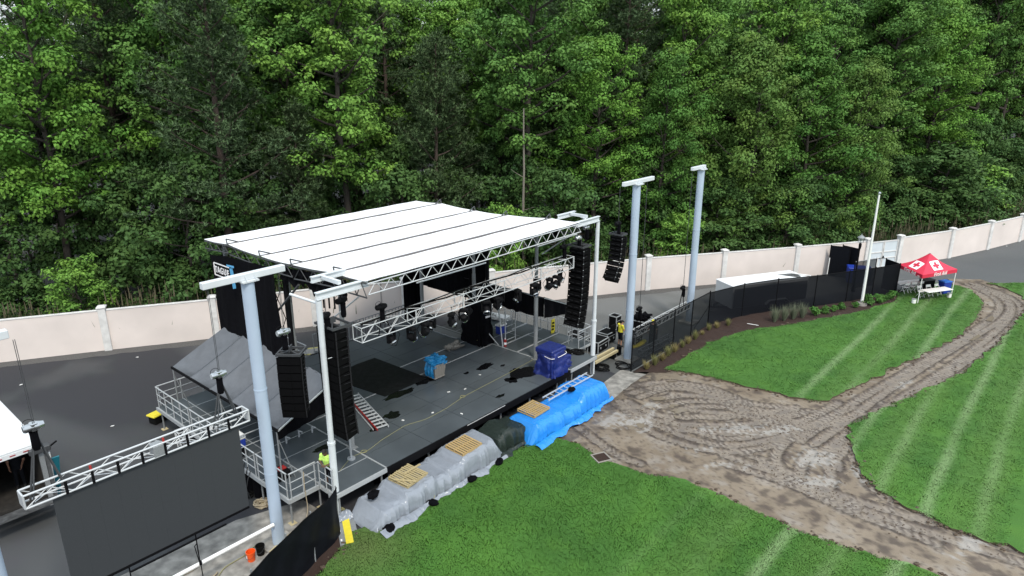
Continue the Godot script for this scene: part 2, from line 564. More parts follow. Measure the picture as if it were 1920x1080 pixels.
func make_ruts() -> void:
	var more := []
	for f in [
		[6.8, -30.6, 7.1, -29.6, 8.3, -28.4, 10.0, -27.7, 12.2, -28.3, 14.5, -29.6, 17.5, -31.5],
		[7.6, -31.5, 9.4, -32.1, 11.3, -31.8, 12.6, -30.1, 14.0, -29.6],
		[6.3, -33.0, 8.5, -34.0, 10.6, -33.3, 12.0, -31.5, 14.2, -30.6],
		[13.5, -27.1, 12.5, -25.8, 12.1, -24.4, 12.7, -24.1, 13.5, -25.0, 13.7, -26.2, 13.3, -26.6],
		[11.0, -26.2, 11.9, -25.0, 13.0, -23.9, 14.2, -22.5, 16.3, -20.9, 18.6, -19.2],
		[15.2, -26.7, 14.9, -24.2, 15.8, -22.6, 17.0, -21.4, 19.3, -19.8],
		[13.4, -28.1, 17.6, -31.8, 22.5, -35.7, 28.6, -40.6, 34.4, -45.6, 36.6, -49.0, 36.8, -52.6],
		[14.0, -27.1, 18.1, -30.6, 24.2, -35.4, 30.3, -40.6, 35.4, -45.6, 37.6, -49.4, 37.4, -53.0],
		[14.1, -25.8, 14.9, -27.6, 16.6, -29.6],
		[3.1, -29.6, 4.6, -27.1, 5.6, -26.2],
		[5.6, -32.1, 7.1, -30.1, 9.6, -29.6, 12.0, -29.8, 15.0, -31.0],
		[8.6, -32.9, 10.4, -32.6, 12.6, -31.2],
		[9.2, -31.1, 11.0, -30.7, 12.4, -30.3, 14.4, -31.2],
		[12.6, -27.9, 11.8, -26.8, 11.6, -25.6],
		[9.5, -26.9, 11.5, -25.2, 13.4, -23.2, 16.0, -21.2],
	]:
		var c := Curve2D.new()
		var p := poly(f)
		for i in p.size():
			var d := (p[mini(i + 1, p.size() - 1)] - p[maxi(i - 1, 0)]) / 6.0
			c.add_point(p[i], -d, d)
		var pts := c.tessellate_even_length(5, 0.16)
		ruts.append(pts)
		var n := ruts.size()
		if n in [1, 2, 3, 7, 8, 11, 15]:
			for side in ([0.55, -0.62] if n < 4 or n > 8 else [0.45]):
				var off := PackedVector2Array()
				for i in range(2, pts.size() - 2):
					var d := (pts[i + 1] - pts[i - 1]).normalized()
					off.append(pts[i] + Vector2(-d.y, d.x) * side * (1.0 + 0.35 * sin(i * 0.05 + n)))
				more.append(off)
	ruts.append_array(more)

var rut_grid := {}

func fill_rut_grid() -> void:
	var run := 0.0
	for r in ruts.size():
		var p: PackedVector2Array = ruts[r]
		run = 0.0
		for i in p.size() - 1:
			run += p[i].distance_to(p[i + 1])
			var id := Vector2i((p[i] / 0.5).floor())
			for a in 3:
				for b in 3:
					var k := id + Vector2i(a - 1, b - 1)
					if not rut_grid.has(k): rut_grid[k] = []
					rut_grid[k].append([p[i], p[i + 1], run, r])

# (depth of the nearest rut 0..1, tread 0..1)
func rut(x: float, z: float) -> Vector2:
	var id := Vector2i(int(floorf(x / 0.5)), int(floorf(z / 0.5)))
	var best := Vector2.ZERO
	if rut_grid.has(id):
		for e in rut_grid[id]:
			var q := Geometry2D.get_closest_point_to_segment(Vector2(x, z), e[0], e[1])
			var d := q.distance_to(Vector2(x, z))
			if d < 0.42:
				var deep := smoothstep(0.26, 0.16, d) - 0.55 * smoothstep(0.22, 0.28, d) * smoothstep(0.42, 0.30, d)
				if absf(deep) > absf(best.x):
					var s: float = e[2] + q.distance_to(e[0]) + d * 0.5
					best = Vector2(deep, 0.5 + 0.5 * sin(s * TAU / 0.30))
	return best

func mud_height(x: float, z: float) -> float:
	var k := rut(x, z)
	var h := 0.045 + noise.get_noise_2d(x * 30.0, z * 30.0) * 0.030 + noise2.get_noise_2d(x * 110.0, z * 110.0) * 0.022
	if k.x > 0: h -= k.x * (0.050 + 0.030 * k.y)
	else: h -= k.x * 0.085 * (0.7 + 0.9 * noise2.get_noise_2d(x * 240.0, z * 240.0))
	return clampf(h, 0.006, 0.115)

# pale silt left where water stood: x, z, half length, half width, turn
const SILT := [6.75, -30.35, 0.95, 0.20, 1.0, 5.8, -29.75, 0.7, 0.35, 0.4, 7.25, -31.7, 0.42, 0.2, 0.1, 4.9, -30.0, 0.7, 0.5, 0.2, 6.6, -29.4, 0.5, 0.12, 0.8, 8.95, -26.05, 0.55, 0.16, 0.2, 8.6, -27.4, 0.4, 0.15, 0.1, 10.2, -26.0, 0.3, 0.1, 0.9, 16.8, -20.9, 0.9, 0.25, 0.6, 21.6, -34.2, 0.5, 0.2, 0.7, 13.4, -26.6, 0.7, 0.5, 0.0, 14.9, -25.6, 0.5, 0.2, 1.4, 12.9, -24.9, 0.5, 0.45, 0.0, 10.8, -29.3, 1.2, 0.3, 0.1, 12.4, -29.0, 1.0, 0.25, 0.3]

func mud_color(x: float, z: float) -> Color:
	var k := rut(x, z)
	var a := noise.get_noise_2d(x * 22.0 + 40.0, z * 22.0)
	var b := noise2.get_noise_2d(x * 62.0, z * 62.0)
	var fine := noise2.get_noise_2d(x * 300.0 + 31.0, z * 300.0)
	var c := Color(0.310, 0.248, 0.180).lerp(Color(0.225, 0.172, 0.118), clampf(0.5 + a * 1.1, 0, 1))
	c = c.lerp(Color(0.37, 0.33, 0.285), clampf(b * 1.3 - 0.2, 0, 0.6))
	c = c.lerp(Color(0.085, 0.060, 0.045), clampf(-b * 2.6 - 0.6, 0, 0.85))
	if fine > 0.34: c = c.lerp(Color(0.10, 0.072, 0.052), clampf((fine - 0.34) * 4.0, 0, 0.7))
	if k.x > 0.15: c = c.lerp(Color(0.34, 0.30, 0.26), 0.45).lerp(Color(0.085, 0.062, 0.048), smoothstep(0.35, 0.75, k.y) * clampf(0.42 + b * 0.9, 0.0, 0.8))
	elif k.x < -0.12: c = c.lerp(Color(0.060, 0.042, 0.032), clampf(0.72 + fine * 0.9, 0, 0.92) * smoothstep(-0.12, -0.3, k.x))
	for i in range(0, SILT.size(), 5):
		var dx := x - float(SILT[i])
		var dz := z - float(SILT[i + 1])
		if absf(dx) + absf(dz) > 2.4: continue
		var t: float = SILT[i + 4]
		var e := Vector2((dx * cos(t) - dz * sin(t)) / SILT[i + 2], (dx * sin(t) + dz * cos(t)) / SILT[i + 3]).length()
		var w := clampf((1.15 - e + fine * 1.5 + b * 0.9) * 2.5, 0, 1)
		c = c.lerp(Color(0.47, 0.445, 0.41), w * 0.62)
	# churned dark soil near the tarps
	var uv := to_uv(Vector2(x, z))
	if uv.y > -3.4: c = c.lerp(Color(0.06, 0.043, 0.033), clampf((uv.y + 3.4) * 0.55 + b * 1.2, 0, 0.75))
	return c

func asphalt_color(x: float, z: float) -> Color:
	var uv := to_uv(Vector2(x, z))
	var streak := noise.get_noise_2d(x * 4.0 + z * 2.0, z * 12.0 - x * 5.0)
	var blot := noise2.get_noise_2d(x * 9.0, z * 9.0)
	var c := Color(0.044, 0.046, 0.051).lerp(Color(0.088, 0.091, 0.097), clampf(0.42 + streak * 2.4, 0, 1))
	c = c.lerp(Color(0.11, 0.112, 0.115), clampf(blot * 2.2 - 0.7, 0, 0.6))
	return c

func yard_color(x: float, z: float) -> Color:
	var streak := noise.get_noise_2d(x * 6.0 + z * 3.0, z * 18.0 - x * 7.0)
	var blot := noise2.get_noise_2d(x * 8.0, z * 8.0)
	var c := Color(0.175, 0.178, 0.172).lerp(Color(0.245, 0.25, 0.245), clampf(0.5 + streak * 1.5, 0, 1))
	c = c.lerp(Color(0.10, 0.105, 0.102), clampf(blot * 2.4 - 0.35, 0, 0.75))
	if x > 28.0: c = c.lerp(Color(0.135, 0.142, 0.146), clampf((x - 28.0) / 6.0, 0, 0.85))
	return c

const UPPER_LAWN := [8.8, -36.0, 10.3, -35.4, 12.3, -34.2, 14.2, -33.0, 15.5, -32.1, 16.0, -32.0, 18.5, -33.7, 23.4, -37.2, 28.6, -41.0, 32.2, -44.5, 34.6, -47.4, 35.6, -49.6, 36.0, -51.4, 35.4, -52.6, 33.6, -52.7, 31.9, -51.9, 29.6, -50.0, 28.7, -48.3, 24.2, -45.6, 19.7, -43.7, 15.6, -42.3, 12.5, -40.1, 10.7, -38.2]
const RIGHT_LAWN := [38.6, -52.9, 39.2, -51.2, 38.9, -49.2, 37.3, -46.6, 35.0, -44.3, 30.4, -39.7, 25.4, -35.4, 20.7, -32.4, 17.5, -30.4, 16.4, -29.6, 15.8, -28.4, 15.5, -27.1, 14.9, -25.4, 15.0, -24.1, 16.2, -22.0, 18.2, -20.2, 22.0, -17.0, 40.0, -17.0, 56.0, -34.0, 56.0, -52.0]
const LOWER_LAWN := [1.6, -28.5, 3.1, -27.7, 3.7, -26.8, 4.2, -26.2, 5.5, -25.4, 7.7, -24.4, 9.2, -23.0, 10.7, -21.5, 12.2, -20.5, 13.6, -19.8, 14.6, -19.0, 17.5, -15.0, -3.0, -15.0, -6.6, -19.0, -5.9, -21.4, -4.6, -22.6, -2.2, -25.0]

func lawn_height(x: float, z: float) -> float:
	return 0.118 + noise.get_noise_2d(x * 9.0, z * 9.0) * 0.02

func make_ground() -> void:
	var q := Buf.new()
	q.quad(Vector3(-400, -0.03, 400), Vector3(400, -0.03, 400), Vector3(400, -0.03, -400), Vector3(-400, -0.03, -400))
	struct("ground", q.mesh(), M.ground)
	var none := func(_x: float, _z: float) -> float: return 0.0
	struct("asphalt", field(poly([-60, -31, -37, -35, -24, -39.5, -13, -43.6, -3, -47, 2, -40, 6.5, -35, 2, -28.5, -2, -24, -8, -19, -12, -14, -60, -14]), 0.5, none, asphalt_color), M.asphalt, "dark asphalt yard left of the stage")
	struct("yard", field(poly([-3, -47, 4.6, -49.6, 10.6, -51.6, 23.6, -55.1, 34, -58.3, 46, -64.6, 60, -73, 80, -80, 80, -52, 50, -52, 36.5, -53, 31.5, -52, 26, -48, 20, -45.5, 13, -43, 6.9, -35.9, 6.5, -35, 2, -40]), 0.5, none, yard_color), M.asphalt, "grey concrete yard and road along the wall")
	var pad := Buf.new()
	pad.prism(poly([4.0, -30.4, 2.6, -31.0, 6.3, -36.2, 8.0, -35.4, 6.8, -34.6, 5.4, -32.6]), -0.02, 0.006)
	struct("concrete_pad", pad.mesh(), M.concrete, "pale concrete slab at the right stage corner")
	pad = Buf.new()
	pad.prism(poly([-13.6, -19.0, -10.6, -22.3, -8.4, -23.6, -6.6, -22.2, -8.8, -19.4, -11.8, -16.0]), -0.02, 0.006)
	struct("concrete_pad", pad.mesh(), M.concrete, "stained concrete slab under the big screen")
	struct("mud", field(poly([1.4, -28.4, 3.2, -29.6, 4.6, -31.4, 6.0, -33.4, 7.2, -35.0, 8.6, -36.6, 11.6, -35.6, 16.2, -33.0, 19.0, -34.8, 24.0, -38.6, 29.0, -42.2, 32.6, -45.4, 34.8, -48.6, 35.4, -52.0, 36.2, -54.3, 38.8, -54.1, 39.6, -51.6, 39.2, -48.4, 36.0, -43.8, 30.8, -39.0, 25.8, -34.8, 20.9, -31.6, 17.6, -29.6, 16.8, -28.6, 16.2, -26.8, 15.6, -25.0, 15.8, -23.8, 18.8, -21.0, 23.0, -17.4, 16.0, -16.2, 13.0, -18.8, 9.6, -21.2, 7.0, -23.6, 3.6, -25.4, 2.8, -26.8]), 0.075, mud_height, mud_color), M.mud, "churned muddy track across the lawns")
	for l in [["lawn", UPPER_LAWN, "lawn between the planting bed and the muddy track"], ["lawn", RIGHT_LAWN, "striped lawn right of the muddy track"], ["lawn", LOWER_LAWN, "lawn in front of the stage"]]:
		struct(l[0], field(rough_edge(rough_edge(poly(l[1]), 0.5, 0.30), 0.16, 0.16), 0.2, lawn_height, turf, 0.11), M.lawn, l[2])
	# gravel margin along the wall and mulch bed along the fence
	q = Buf.new()
	var bed := rough_edge(poly([-36.4, -34.2, -24.6, -38.3, -18.8, -40.3, -13.1, -42.4, -7.2, -44.2, -1.2, -46.3, 4.9, -48.6, 10.9, -50.5, 17.3, -52.3, 23.0, -53.8, 23.6, -54.8, 17.0, -53.1, 10.6, -51.4, 4.6, -49.4, -1.5, -47.3, -7.5, -45.1, -13.3, -43.4, -19.1, -41.1, -25.0, -39.2, -36.7, -35.1]), 0.7, 0.22)
	q.prism(bed, -0.02, 0.012)
	struct("gravel", q.mesh(), M.gravel, "strip of grey gravel at the foot of the wall")
	var none2 := func(x: float, z: float) -> float: return 0.07 + noise2.get_noise_2d(x * 60.0, z * 60.0) * 0.05
	var brown := func(x: float, z: float) -> Color:
		return Color(0.9, 0.9, 0.9).lerp(Color(1.5, 1.35, 1.25), clampf(0.5 + noise2.get_noise_2d(x * 150.0, z * 150.0) * 1.6, 0, 1))
	M.mulch.vertex_color_use_as_albedo = true
	struct("mulch", field(poly([6.9, -35.7, 8.8, -35.7, 10.7, -38.0, 12.5, -39.9, 15.6, -42.1, 19.7, -43.5, 24.2, -45.4, 28.7, -48.1, 30.3, -49.4, 30.4, -50.5, 29.7, -50.4, 24.9, -48.3, 22.0, -47.1, 18.9, -46.3, 16.1, -45.2, 13.2, -43.3]), 0.14, none2, brown), M.mulch, "brown mulch bed along the fence")
	struct("mulch", field(poly([-7.0, -21.6, -6.3, -21.9, -6.2, -20.4, -6.9, -18.6, -8.0, -17.0, -9.5, -17.4, -8.4, -19.0]), 0.14, none2, brown), M.mulch, "brown mulch patch by the lower fence")
	# standing water and washed-out white patches in the mud
	for w in [[8.6, -35.0, 1.15, 0.42, 0.2], [8.45, -31.2, 0.75, 0.36, 1.2], [7.7, -32.5, 0.45, 0.22, 0.1], [6.0, -29.5, 0.5, 0.2, 0.4], [30.0, -41.0, 0.7, 0.25, 0.7], [33.2, -44.6, 0.6, 0.2, 0.8], [19.0, -19.2, 0.5, 0.2, 0.6]]:
		struct("puddle", blotch(w[2], w[3], int(w[0] * 10.0), 0.5).mesh(), M.puddle).transform = Transform3D(Basis(Vector3.UP, w[4]), Vector3(w[0], 0.052, w[1]))

# an irregular flat patch
func blotch(rx: float, rz: float, seed_: int, ragged: float, thick := 0.004) -> Buf:
	var q := Buf.new()
	var p := PackedVector2Array()
	for i in 40:
		var a := TAU * i / 40.0
		var k := 1.0 + ragged * (1.4 * noise.get_noise_2d(cos(a) * 70.0 + seed_ * 31.0, sin(a) * 70.0) + 0.3 * noise2.get_noise_2d(cos(a) * 150.0 + seed_ * 7.0, sin(a) * 150.0))
		p.append(Vector2(cos(a) * rx, sin(a) * rz) * maxf(k, 0.15))
	q.prism(p, -thick, thick)
	return q

func make_turf_blades() -> void:
	# grass tufts over the lawns: one object, nobody could count them
	var q := Buf.new()
	q.colored = true
	var r := RandomNumberGenerator.new()
	r.seed = 4
	for i in 9:
		var a := r.randf() * TAU
		var at := Vector3(cos(a), 0, sin(a)) * r.randf() * 0.09
		var lean := Vector3(r.randf_range(-1, 1), 0, r.randf_range(-1, 1)) * 0.05
		var side := Vector3(cos(a * 3.0), 0, sin(a * 3.0)) * 0.013
		var top := at + lean + Vector3(0, r.randf_range(0.014, 0.032), 0)
		q.tint = Color(1, 1, 1) * r.randf_range(0.9, 1.15)
		q.tri_n(at - side, at + side, top, Vector3.UP, Vector3.UP, Vector3.UP)
	var tuft := q.mesh()
	var xf: Array[Transform3D] = []
	var col := PackedColorArray()
	r.seed = 11
	for l in [[UPPER_LAWN, 110.0], [RIGHT_LAWN, 130.0], [LOWER_LAWN, 240.0]]:
		var p := poly(l[0])
		var lo := p[0]
		var hi := p[0]
		for a in p:
			lo = lo.min(a)
			hi = hi.max(a)
		var count := int((hi.x - lo.x) * (hi.y - lo.y) * l[1])
		for i in count:
			var a := Vector2(r.randf_range(lo.x, hi.x), r.randf_range(lo.y, hi.y))
			# only what the photograph's frame can hold
			var toward := a.x / maxf(1.0, -a.y)
			if toward > 0.86 or toward < -0.5 or -a.y < 16.5: continue
			if not Geometry2D.is_point_in_polygon(a, p): continue
			var s := r.randf_range(0.7, 1.35)
			var k := 0.5 + noise2.get_noise_2d(a.x * 45.0, a.y * 45.0)
			xf.append(Transform3D(Basis(Vector3.UP, r.randf() * TAU).scaled(Vector3(s, s * (0.6 + k * 0.4), s)), Vector3(a.x, lawn_height(a.x, a.y) - 0.004, a.y)))
			var c := turf(a.x, a.y) * r.randf_range(0.98, 1.14)
			c.a = 1.0
			col.append(c)
	var mm := MultiMesh.new()
	mm.transform_format = MultiMesh.TRANSFORM_3D
	mm.use_colors = true
	mm.mesh = tuft
	mm.instance_count = xf.size()
	for i in xf.size():
		mm.set_instance_transform(i, xf[i])
		mm.set_instance_color(i, col[i])
	var o := MultiMeshInstance3D.new()
	o.name = "grass"
	o.multimesh = mm
	o.material_override = M.grass
	add_child(o)
	tag(o, "short mown grass growing all over the lawns", "grass")
	o.set_meta("kind", "stuff")

# ---------------------------------------------------------------- boundary wall
const POSTS := [-42.6, -33.1, -36.7, -35.1, -30.8, -37.1, -24.96, -39.2, -19.1, -41.2, -13.3, -43.4, -7.5, -45.2, -1.5, -47.3, 4.6, -49.4, 10.64, -51.4, 17.07, -53.1, 23.64, -54.9, 30.5, -57.0, 33.98, -58.2, 40.3, -61.1, 46.0, -64.3, 51.4, -67.6, 56.9, -71.3, 62.4, -75.2]

func make_wall() -> void:
	var p := poly(POSTS)
	var w := thing("boundary_wall", "long cream panel wall with white posts at the edge of the wood", "wall", Vector3(p[9].x, 0, p[9].y))
	var base := w.position
	var post := Buf.new()
	post.bevel(Vector3(0, 1.38, 0), Vector3(0.42, 2.76, 0.42), 0.02)
	post.bevel(Vector3(0, 2.80, 0), Vector3(0.52, 0.10, 0.52), 0.02)
	post.lathe(Vector3(0, 2.85, 0), [[0.33, 0.0], [0.22, 0.05], [0.0, 0.08]], 4, Basis(Vector3.UP, PI / 4))
	var pm := post.mesh()
	for i in p.size():
		var d := (p[mini(i + 1, p.size() - 1)] - p[maxi(i - 1, 0)]).normalized()
		var o := put(w, "post", pm, M.wall_white)
		o.position = Vector3(p[i].x, 0, p[i].y) - base
		o.rotation.y = -atan2(d.y, d.x)
		if i == p.size() - 1: break
		var mid := (p[i] + p[i + 1]) / 2.0
		var e := (p[i + 1] - p[i]).normalized()
		var long := p[i].distance_to(p[i + 1]) - 0.42
		var yaw := Basis(Vector3.UP, -atan2(e.y, e.x))
		var at := Vector3(mid.x, 0, mid.y) - base
		if i == 12:
			continue
		var q := Buf.new()
		q.box(at + Vector3(0, 1.28, 0), Vector3(long, 2.56, 0.12), yaw)
		put(w, "panel", q.mesh(), M.wall_panel)
		q = Buf.new()
		q.bevel(at + Vector3(0, 2.60, 0), Vector3(long, 0.09, 0.18), 0.015, yaw)
		put(w, "coping", q.mesh(), M.wall_white)
	# the white service gate in the wall
	var a := p[12]
	var b := p[13]
	var e := (b - a).normalized()
	var g := thing("service_gate", "white two-leaf gate set into the wall behind the red tent", "gate", Vector3((a.x + b.x) / 2, 0, (a.y + b.y) / 2), -atan2(e.y, e.x))
	var half := a.distance_to(b) / 2.0 - 0.24
	for s in [-1.0, 1.0]:
		var leaf := block(g, "gate_leaf", Vector3(s * half / 2, 1.28, 0), Vector3(half - 0.03, 2.4, 0.05), M.gate_white)
		for y in [0.12, 0.95, 1.5, 2.44]:
			block(g, "rail", Vector3(s * half / 2, y, 0.05), Vector3(half - 0.04, 0.09, 0.05), M.wall_white)
		block(g, "stile", Vector3(s * (half - 0.05), 1.28, 0.052), Vector3(0.09, 2.38, 0.05), M.wall_white)
		block(g, "stile", Vector3(s * 0.07, 1.28, 0.052), Vector3(0.09, 2.38, 0.05), M.wall_white)
	bar(g, "latch", Vector3(-half * 0.9, 0.98, 0.10), Vector3(0.25, 0.98, 0.10), 0.04, 0.04, M.black_metal)
	block(g, "latch_handle", Vector3(0.06, 1.06, 0.12), Vector3(0.08, 0.2, 0.06), M.black_metal)

func make_clods() -> void:
	# crumbs of dark soil along the cut turf edges and beside the ruts
	var r := RandomNumberGenerator.new()
	r.seed = 77
	var q := Buf.new()
	q.grid(func(a: float, t: float) -> Vector3:
		var g := TAU * a
		var h := PI * (t - 0.5)
		var n := 1.0 + 0.5 * noise2.get_noise_3d(cos(g) * 130.0, sin(g) * 130.0, t * 160.0)
		return Vector3(cos(g) * cos(h) * n, sin(h) * n * 0.7, -sin(g) * cos(h) * n) * 0.05, 7, 4)
	var xf: Array[Transform3D] = []
	for l in [UPPER_LAWN, RIGHT_LAWN, LOWER_LAWN]:
		var p := poly(l)
		for i in p.size():
			var a := p[i]
			var b := p[(i + 1) % p.size()]
			for k in int(a.distance_to(b) * 9.0):
				var m := a.lerp(b, r.randf()) + Vector2(r.randfn(0, 0.16), r.randfn(0, 0.16))
				if m.x / maxf(1.0, -m.y) > 0.86 or -m.y < 17.0: continue
				var s := r.randf_range(0.4, 1.5)
				xf.append(Transform3D(Basis(Vector3.UP, r.randf() * TAU).scaled(Vector3(s * r.randf_range(0.8, 1.8), s, s)), Vector3(m.x, r.randf_range(0.05, 0.10), m.y)))
	for rt in ruts:
		for i in rt.size():
			for k in 1:
				var m: Vector2 = rt[i] + Vector2(r.randfn(0, 0.24), r.randfn(0, 0.24))
				var s := r.randf_range(0.15, 0.6)
				xf.append(Transform3D(Basis(Vector3.UP, r.randf() * TAU).scaled(Vector3(s * r.randf_range(0.8, 1.8), s, s)), Vector3(m.x, mud_height(m.x, m.y) + 0.005, m.y)))
	var mm := MultiMesh.new()
	mm.transform_format = MultiMesh.TRANSFORM_3D
	mm.mesh = q.mesh()
	mm.instance_count = xf.size()
	for i in xf.size(): mm.set_instance_transform(i, xf[i])
	var o := MultiMeshInstance3D.new()
	o.name = "soil_crumbs"
	o.multimesh = mm
	o.material_override = M.soil
	add_child(o)
	tag(o, "crumbs of dark soil along the turf edges and wheel ruts", "soil")
	o.set_meta("kind", "stuff")

# ---------------------------------------------------------------- the wood
func rand_dir(r: RandomNumberGenerator) -> Vector3:
	var z := r.randf_range(-1, 1)
	var a := r.randf() * TAU
	var s := sqrt(1.0 - z * z)
	return Vector3(s * cos(a), z, s * sin(a))

func leaf_clump(q: Buf, r: RandomNumberGenerator, at: Vector3, rad: Vector3, count: int, base: Color, long: float) -> void:
	var shade := base * r.randf_range(0.88, 1.13)
	shade = shade.lerp(Color(base.r * 1.9, base.g * 1.25, base.b * 0.8), r.randf() * 0.25)
	for i in count:
		var d := rand_dir(r)
		var k := pow(r.randf(), 0.45)
		if d.y < -0.2 and r.randf() < 0.5: d.y = -d.y
		var p := at + d * rad * k
		var nrm := (d * 0.9 + Vector3.UP * 0.55 + rand_dir(r) * 0.8).normalized()
		var dir := (rand_dir(r) + d * 0.7 + Vector3.DOWN * 0.35)
		dir = (dir - nrm * dir.dot(nrm)).normalized()
		var side := nrm.cross(dir)
		var l := long * r.randf_range(0.65, 1.3)
		var w := l * 0.34
		q.tint = shade * r.randf_range(0.84, 1.17)
		q.tint.a = 1.0
		var soft := (nrm + d * 0.6).normalized()
		var tip := p + dir * l - nrm * l * 0.18
		var ml := p + dir * l * 0.42 + side * w
		var mr := p + dir * l * 0.42 - side * w
		q.tri_n(p, mr, tip, soft, soft, soft)
		q.tri_n(p, tip, ml, soft, soft, soft)

# a limb as a bent tapering tube; returns its points
func limb(q: Buf, r: RandomNumberGenerator, a: Vector3, dir: Vector3, long: float, rad: float, rise: float, steps := 4) -> Array:
	var pts := [a]
	var d := dir.normalized()
	for i in steps:
		d = (d + Vector3(r.randf_range(-0.2, 0.2), rise, r.randf_range(-0.2, 0.2))).normalized()
		pts.append(pts[-1] + d * long / steps)
	for i in steps:
		q.tube(pts[i], pts[i + 1], rad * (1.0 - 0.8 * i / steps), rad * (1.0 - 0.8 * (i + 1) / steps), 5, false)
	return pts

# a broadleaf tree: [crown mesh, trunk mesh]
func leafy(seed_: int, tall: float, wide: float, from: float, base: Color, limbs: int, leaves: int, long := 0.26) -> Array:
	var r := RandomNumberGenerator.new()
	r.seed = seed_
	var wood := Buf.new()
	var q := Buf.new()
	q.colored = true
	var trunk := [Vector3.ZERO]
	var lean := Vector3(r.randf_range(-0.05, 0.05), 0, r.randf_range(-0.05, 0.05))
	var steps := 8
	for i in steps:
		trunk.append(Vector3(0, tall * 0.92 * (i + 1) / steps, 0) + lean * tall * (i + 1) / steps + Vector3(r.randf_range(-0.12, 0.12), 0, r.randf_range(-0.12, 0.12)))
	var rad := tall * 0.0105 + 0.03
	for i in steps:
		wood.tube(trunk[i], trunk[i + 1], rad * (1.0 - 0.85 * i / steps), rad * (1.0 - 0.85 * (i + 1) / steps), 8, false)
	for k in limbs:
		var f := from + (1.0 - from) * (k + r.randf() * 0.8) / limbs
		var fi := clampf(f * 0.98, 0, 0.999) * steps
		var a: Vector3 = trunk[int(fi)].lerp(trunk[int(fi) + 1], fi - int(fi))
		var s := (f - from) / (1.0 - from)
		var reach := wide * (0.35 + 0.65 * sin(PI * clampf(0.22 + 0.72 * s, 0, 1))) * r.randf_range(0.6, 1.12)
		if s > 0.85: reach *= 0.7
		var ang := k * 2.399 + r.randf_range(-0.4, 0.4)
		var up := lerpf(0.05, 1.1, s * s)
		var pts := limb(wood, r, a, Vector3(cos(ang), up, sin(ang)), reach, rad * 0.42 * (1.1 - s * 0.6), 0.12)
		var n := 2 + int(reach * 0.95)
		for j in n:
			var t := 0.4 + 0.62 * (j + r.randf()) / n
			var ti := clampf(t, 0, 0.999) * 4.0
			var p: Vector3 = pts[int(ti)].lerp(pts[int(ti) + 1], ti - int(ti))
			var out := rand_dir(r) * reach * 0.3
			out.y = absf(out.y) * 0.7 - 0.1
			if out.length() > 0.5 and j % 2 == 0: wood.tube(p, p + out, 0.022, 0.008, 4, false)
			var size := r.randf_range(0.55, 1.12) * (0.55 + wide * 0.095)
			leaf_clump(q, r, p + out, Vector3(size, size * 0.62, size), int(leaves * 1.75 * size * size * r.randf_range(0.8, 1.2)), base, long)
	return [q.mesh(), wood.mesh()]

# a pine: needle puffs on long level limbs
func piney(seed_: int, tall: float, wide: float, from: float, base: Color, limbs: int) -> Array:
	var r := RandomNumberGenerator.new()
	r.seed = seed_
	var wood := Buf.new()
	var q := Buf.new()
	q.colored = true
	var top := Vector3(r.randf_range(-0.6, 0.6), tall, r.randf_range(-0.6, 0.6))
	var rad := tall * 0.0115 + 0.04
	for i in 6:
		wood.tube(top * (i / 6.0), top * ((i + 1) / 6.0), rad * (1.0 - 0.14 * i), rad * (1.0 - 0.14 * (i + 1)), 8, false)
	for k in limbs:
		var s := (k + r.randf()) / limbs
		var f := from + (1.0 - from) * s
		var a := top * f * 0.985
		var reach := wide * (1.0 - 0.72 * s * s) * r.randf_range(0.55, 1.1)
		var ang := k * 2.399 + r.randf_range(-0.5, 0.5)
		var pts := limb(wood, r, a, Vector3(cos(ang), r.randf_range(-0.1, 0.3) + s * 0.6, sin(ang)), reach, rad * 0.3 * (1.15 - s * 0.7), 0.10)
		var n := 4 + int(reach * 2.0)
		for j in n:
			var t := 0.35 + 0.65 * (j + r.randf()) / n
			var ti := clampf(t, 0, 0.999) * 4.0
			var p: Vector3 = pts[int(ti)].lerp(pts[int(ti) + 1], ti - int(ti))
			var out := rand_dir(r) * reach * 0.24
			out.y = absf(out.y) * 0.6
			p += out
			var shade := base * r.randf_range(0.75, 1.3)
			for w in 6:
				var c := p + rand_dir(r) * 0.46
				for i in 20:
					var d := (rand_dir(r) + Vector3.UP * 0.45).normalized()
					var l := r.randf_range(0.20, 0.36)
					var side := d.cross(rand_dir(r)).normalized() * 0.022
					q.tint = shade * r.randf_range(0.8, 1.25)
					q.tint.a = 1.0
					var nn := (d + Vector3.UP * 0.3).normalized()
					q.tri_n(c + side, c - side, c + d * l, nn, nn, nn)
	return [q.mesh(), wood.mesh()]

func tree(kind: Array, called: String, label: String, at: Vector3, yaw: float, scale_: Vector3, bark: Material, leafm: Material, group := "") -> Node3D:
	var o := thing(called, label, "shrub" if called.ends_with("bush") else "tree", at, yaw, group)
	put(o, "crown", kind[0], leafm).scale = scale_
	put(o, "trunk", kind[1], bark).scale = scale_
	return o

const PANEL := ["first", "second", "third", "fourth", "fifth", "sixth", "seventh", "eighth", "ninth", "tenth", "eleventh", "twelfth", "thirteenth", "fourteenth", "fifteenth", "sixteenth", "seventeenth", "eighteenth", "nineteenth"]

# what a tree in the ranks stands behind, from left to right
func beside(a: Vector2) -> String:
	var k := a.x / -a.y
	for e in [[-0.66, "at the left edge"], [-0.55, "left of the big pine"], [-0.44, "behind the big pine"], [-0.34, "above the roof's left corner"], [-0.24, "above the roof's left half"], [-0.13, "above the roof's middle"], [-0.04, "above the roof's right half"], [0.06, "by the bare snag"], [0.16, "left of the first tall post"], [0.26, "between the tall posts"], [0.36, "above the fence"], [0.46, "above the white trailer"], [0.56, "above the flagpole"], [0.68, "above the red tent"]]:
		if k < e[0]: return e[1]
	return "at the right edge"

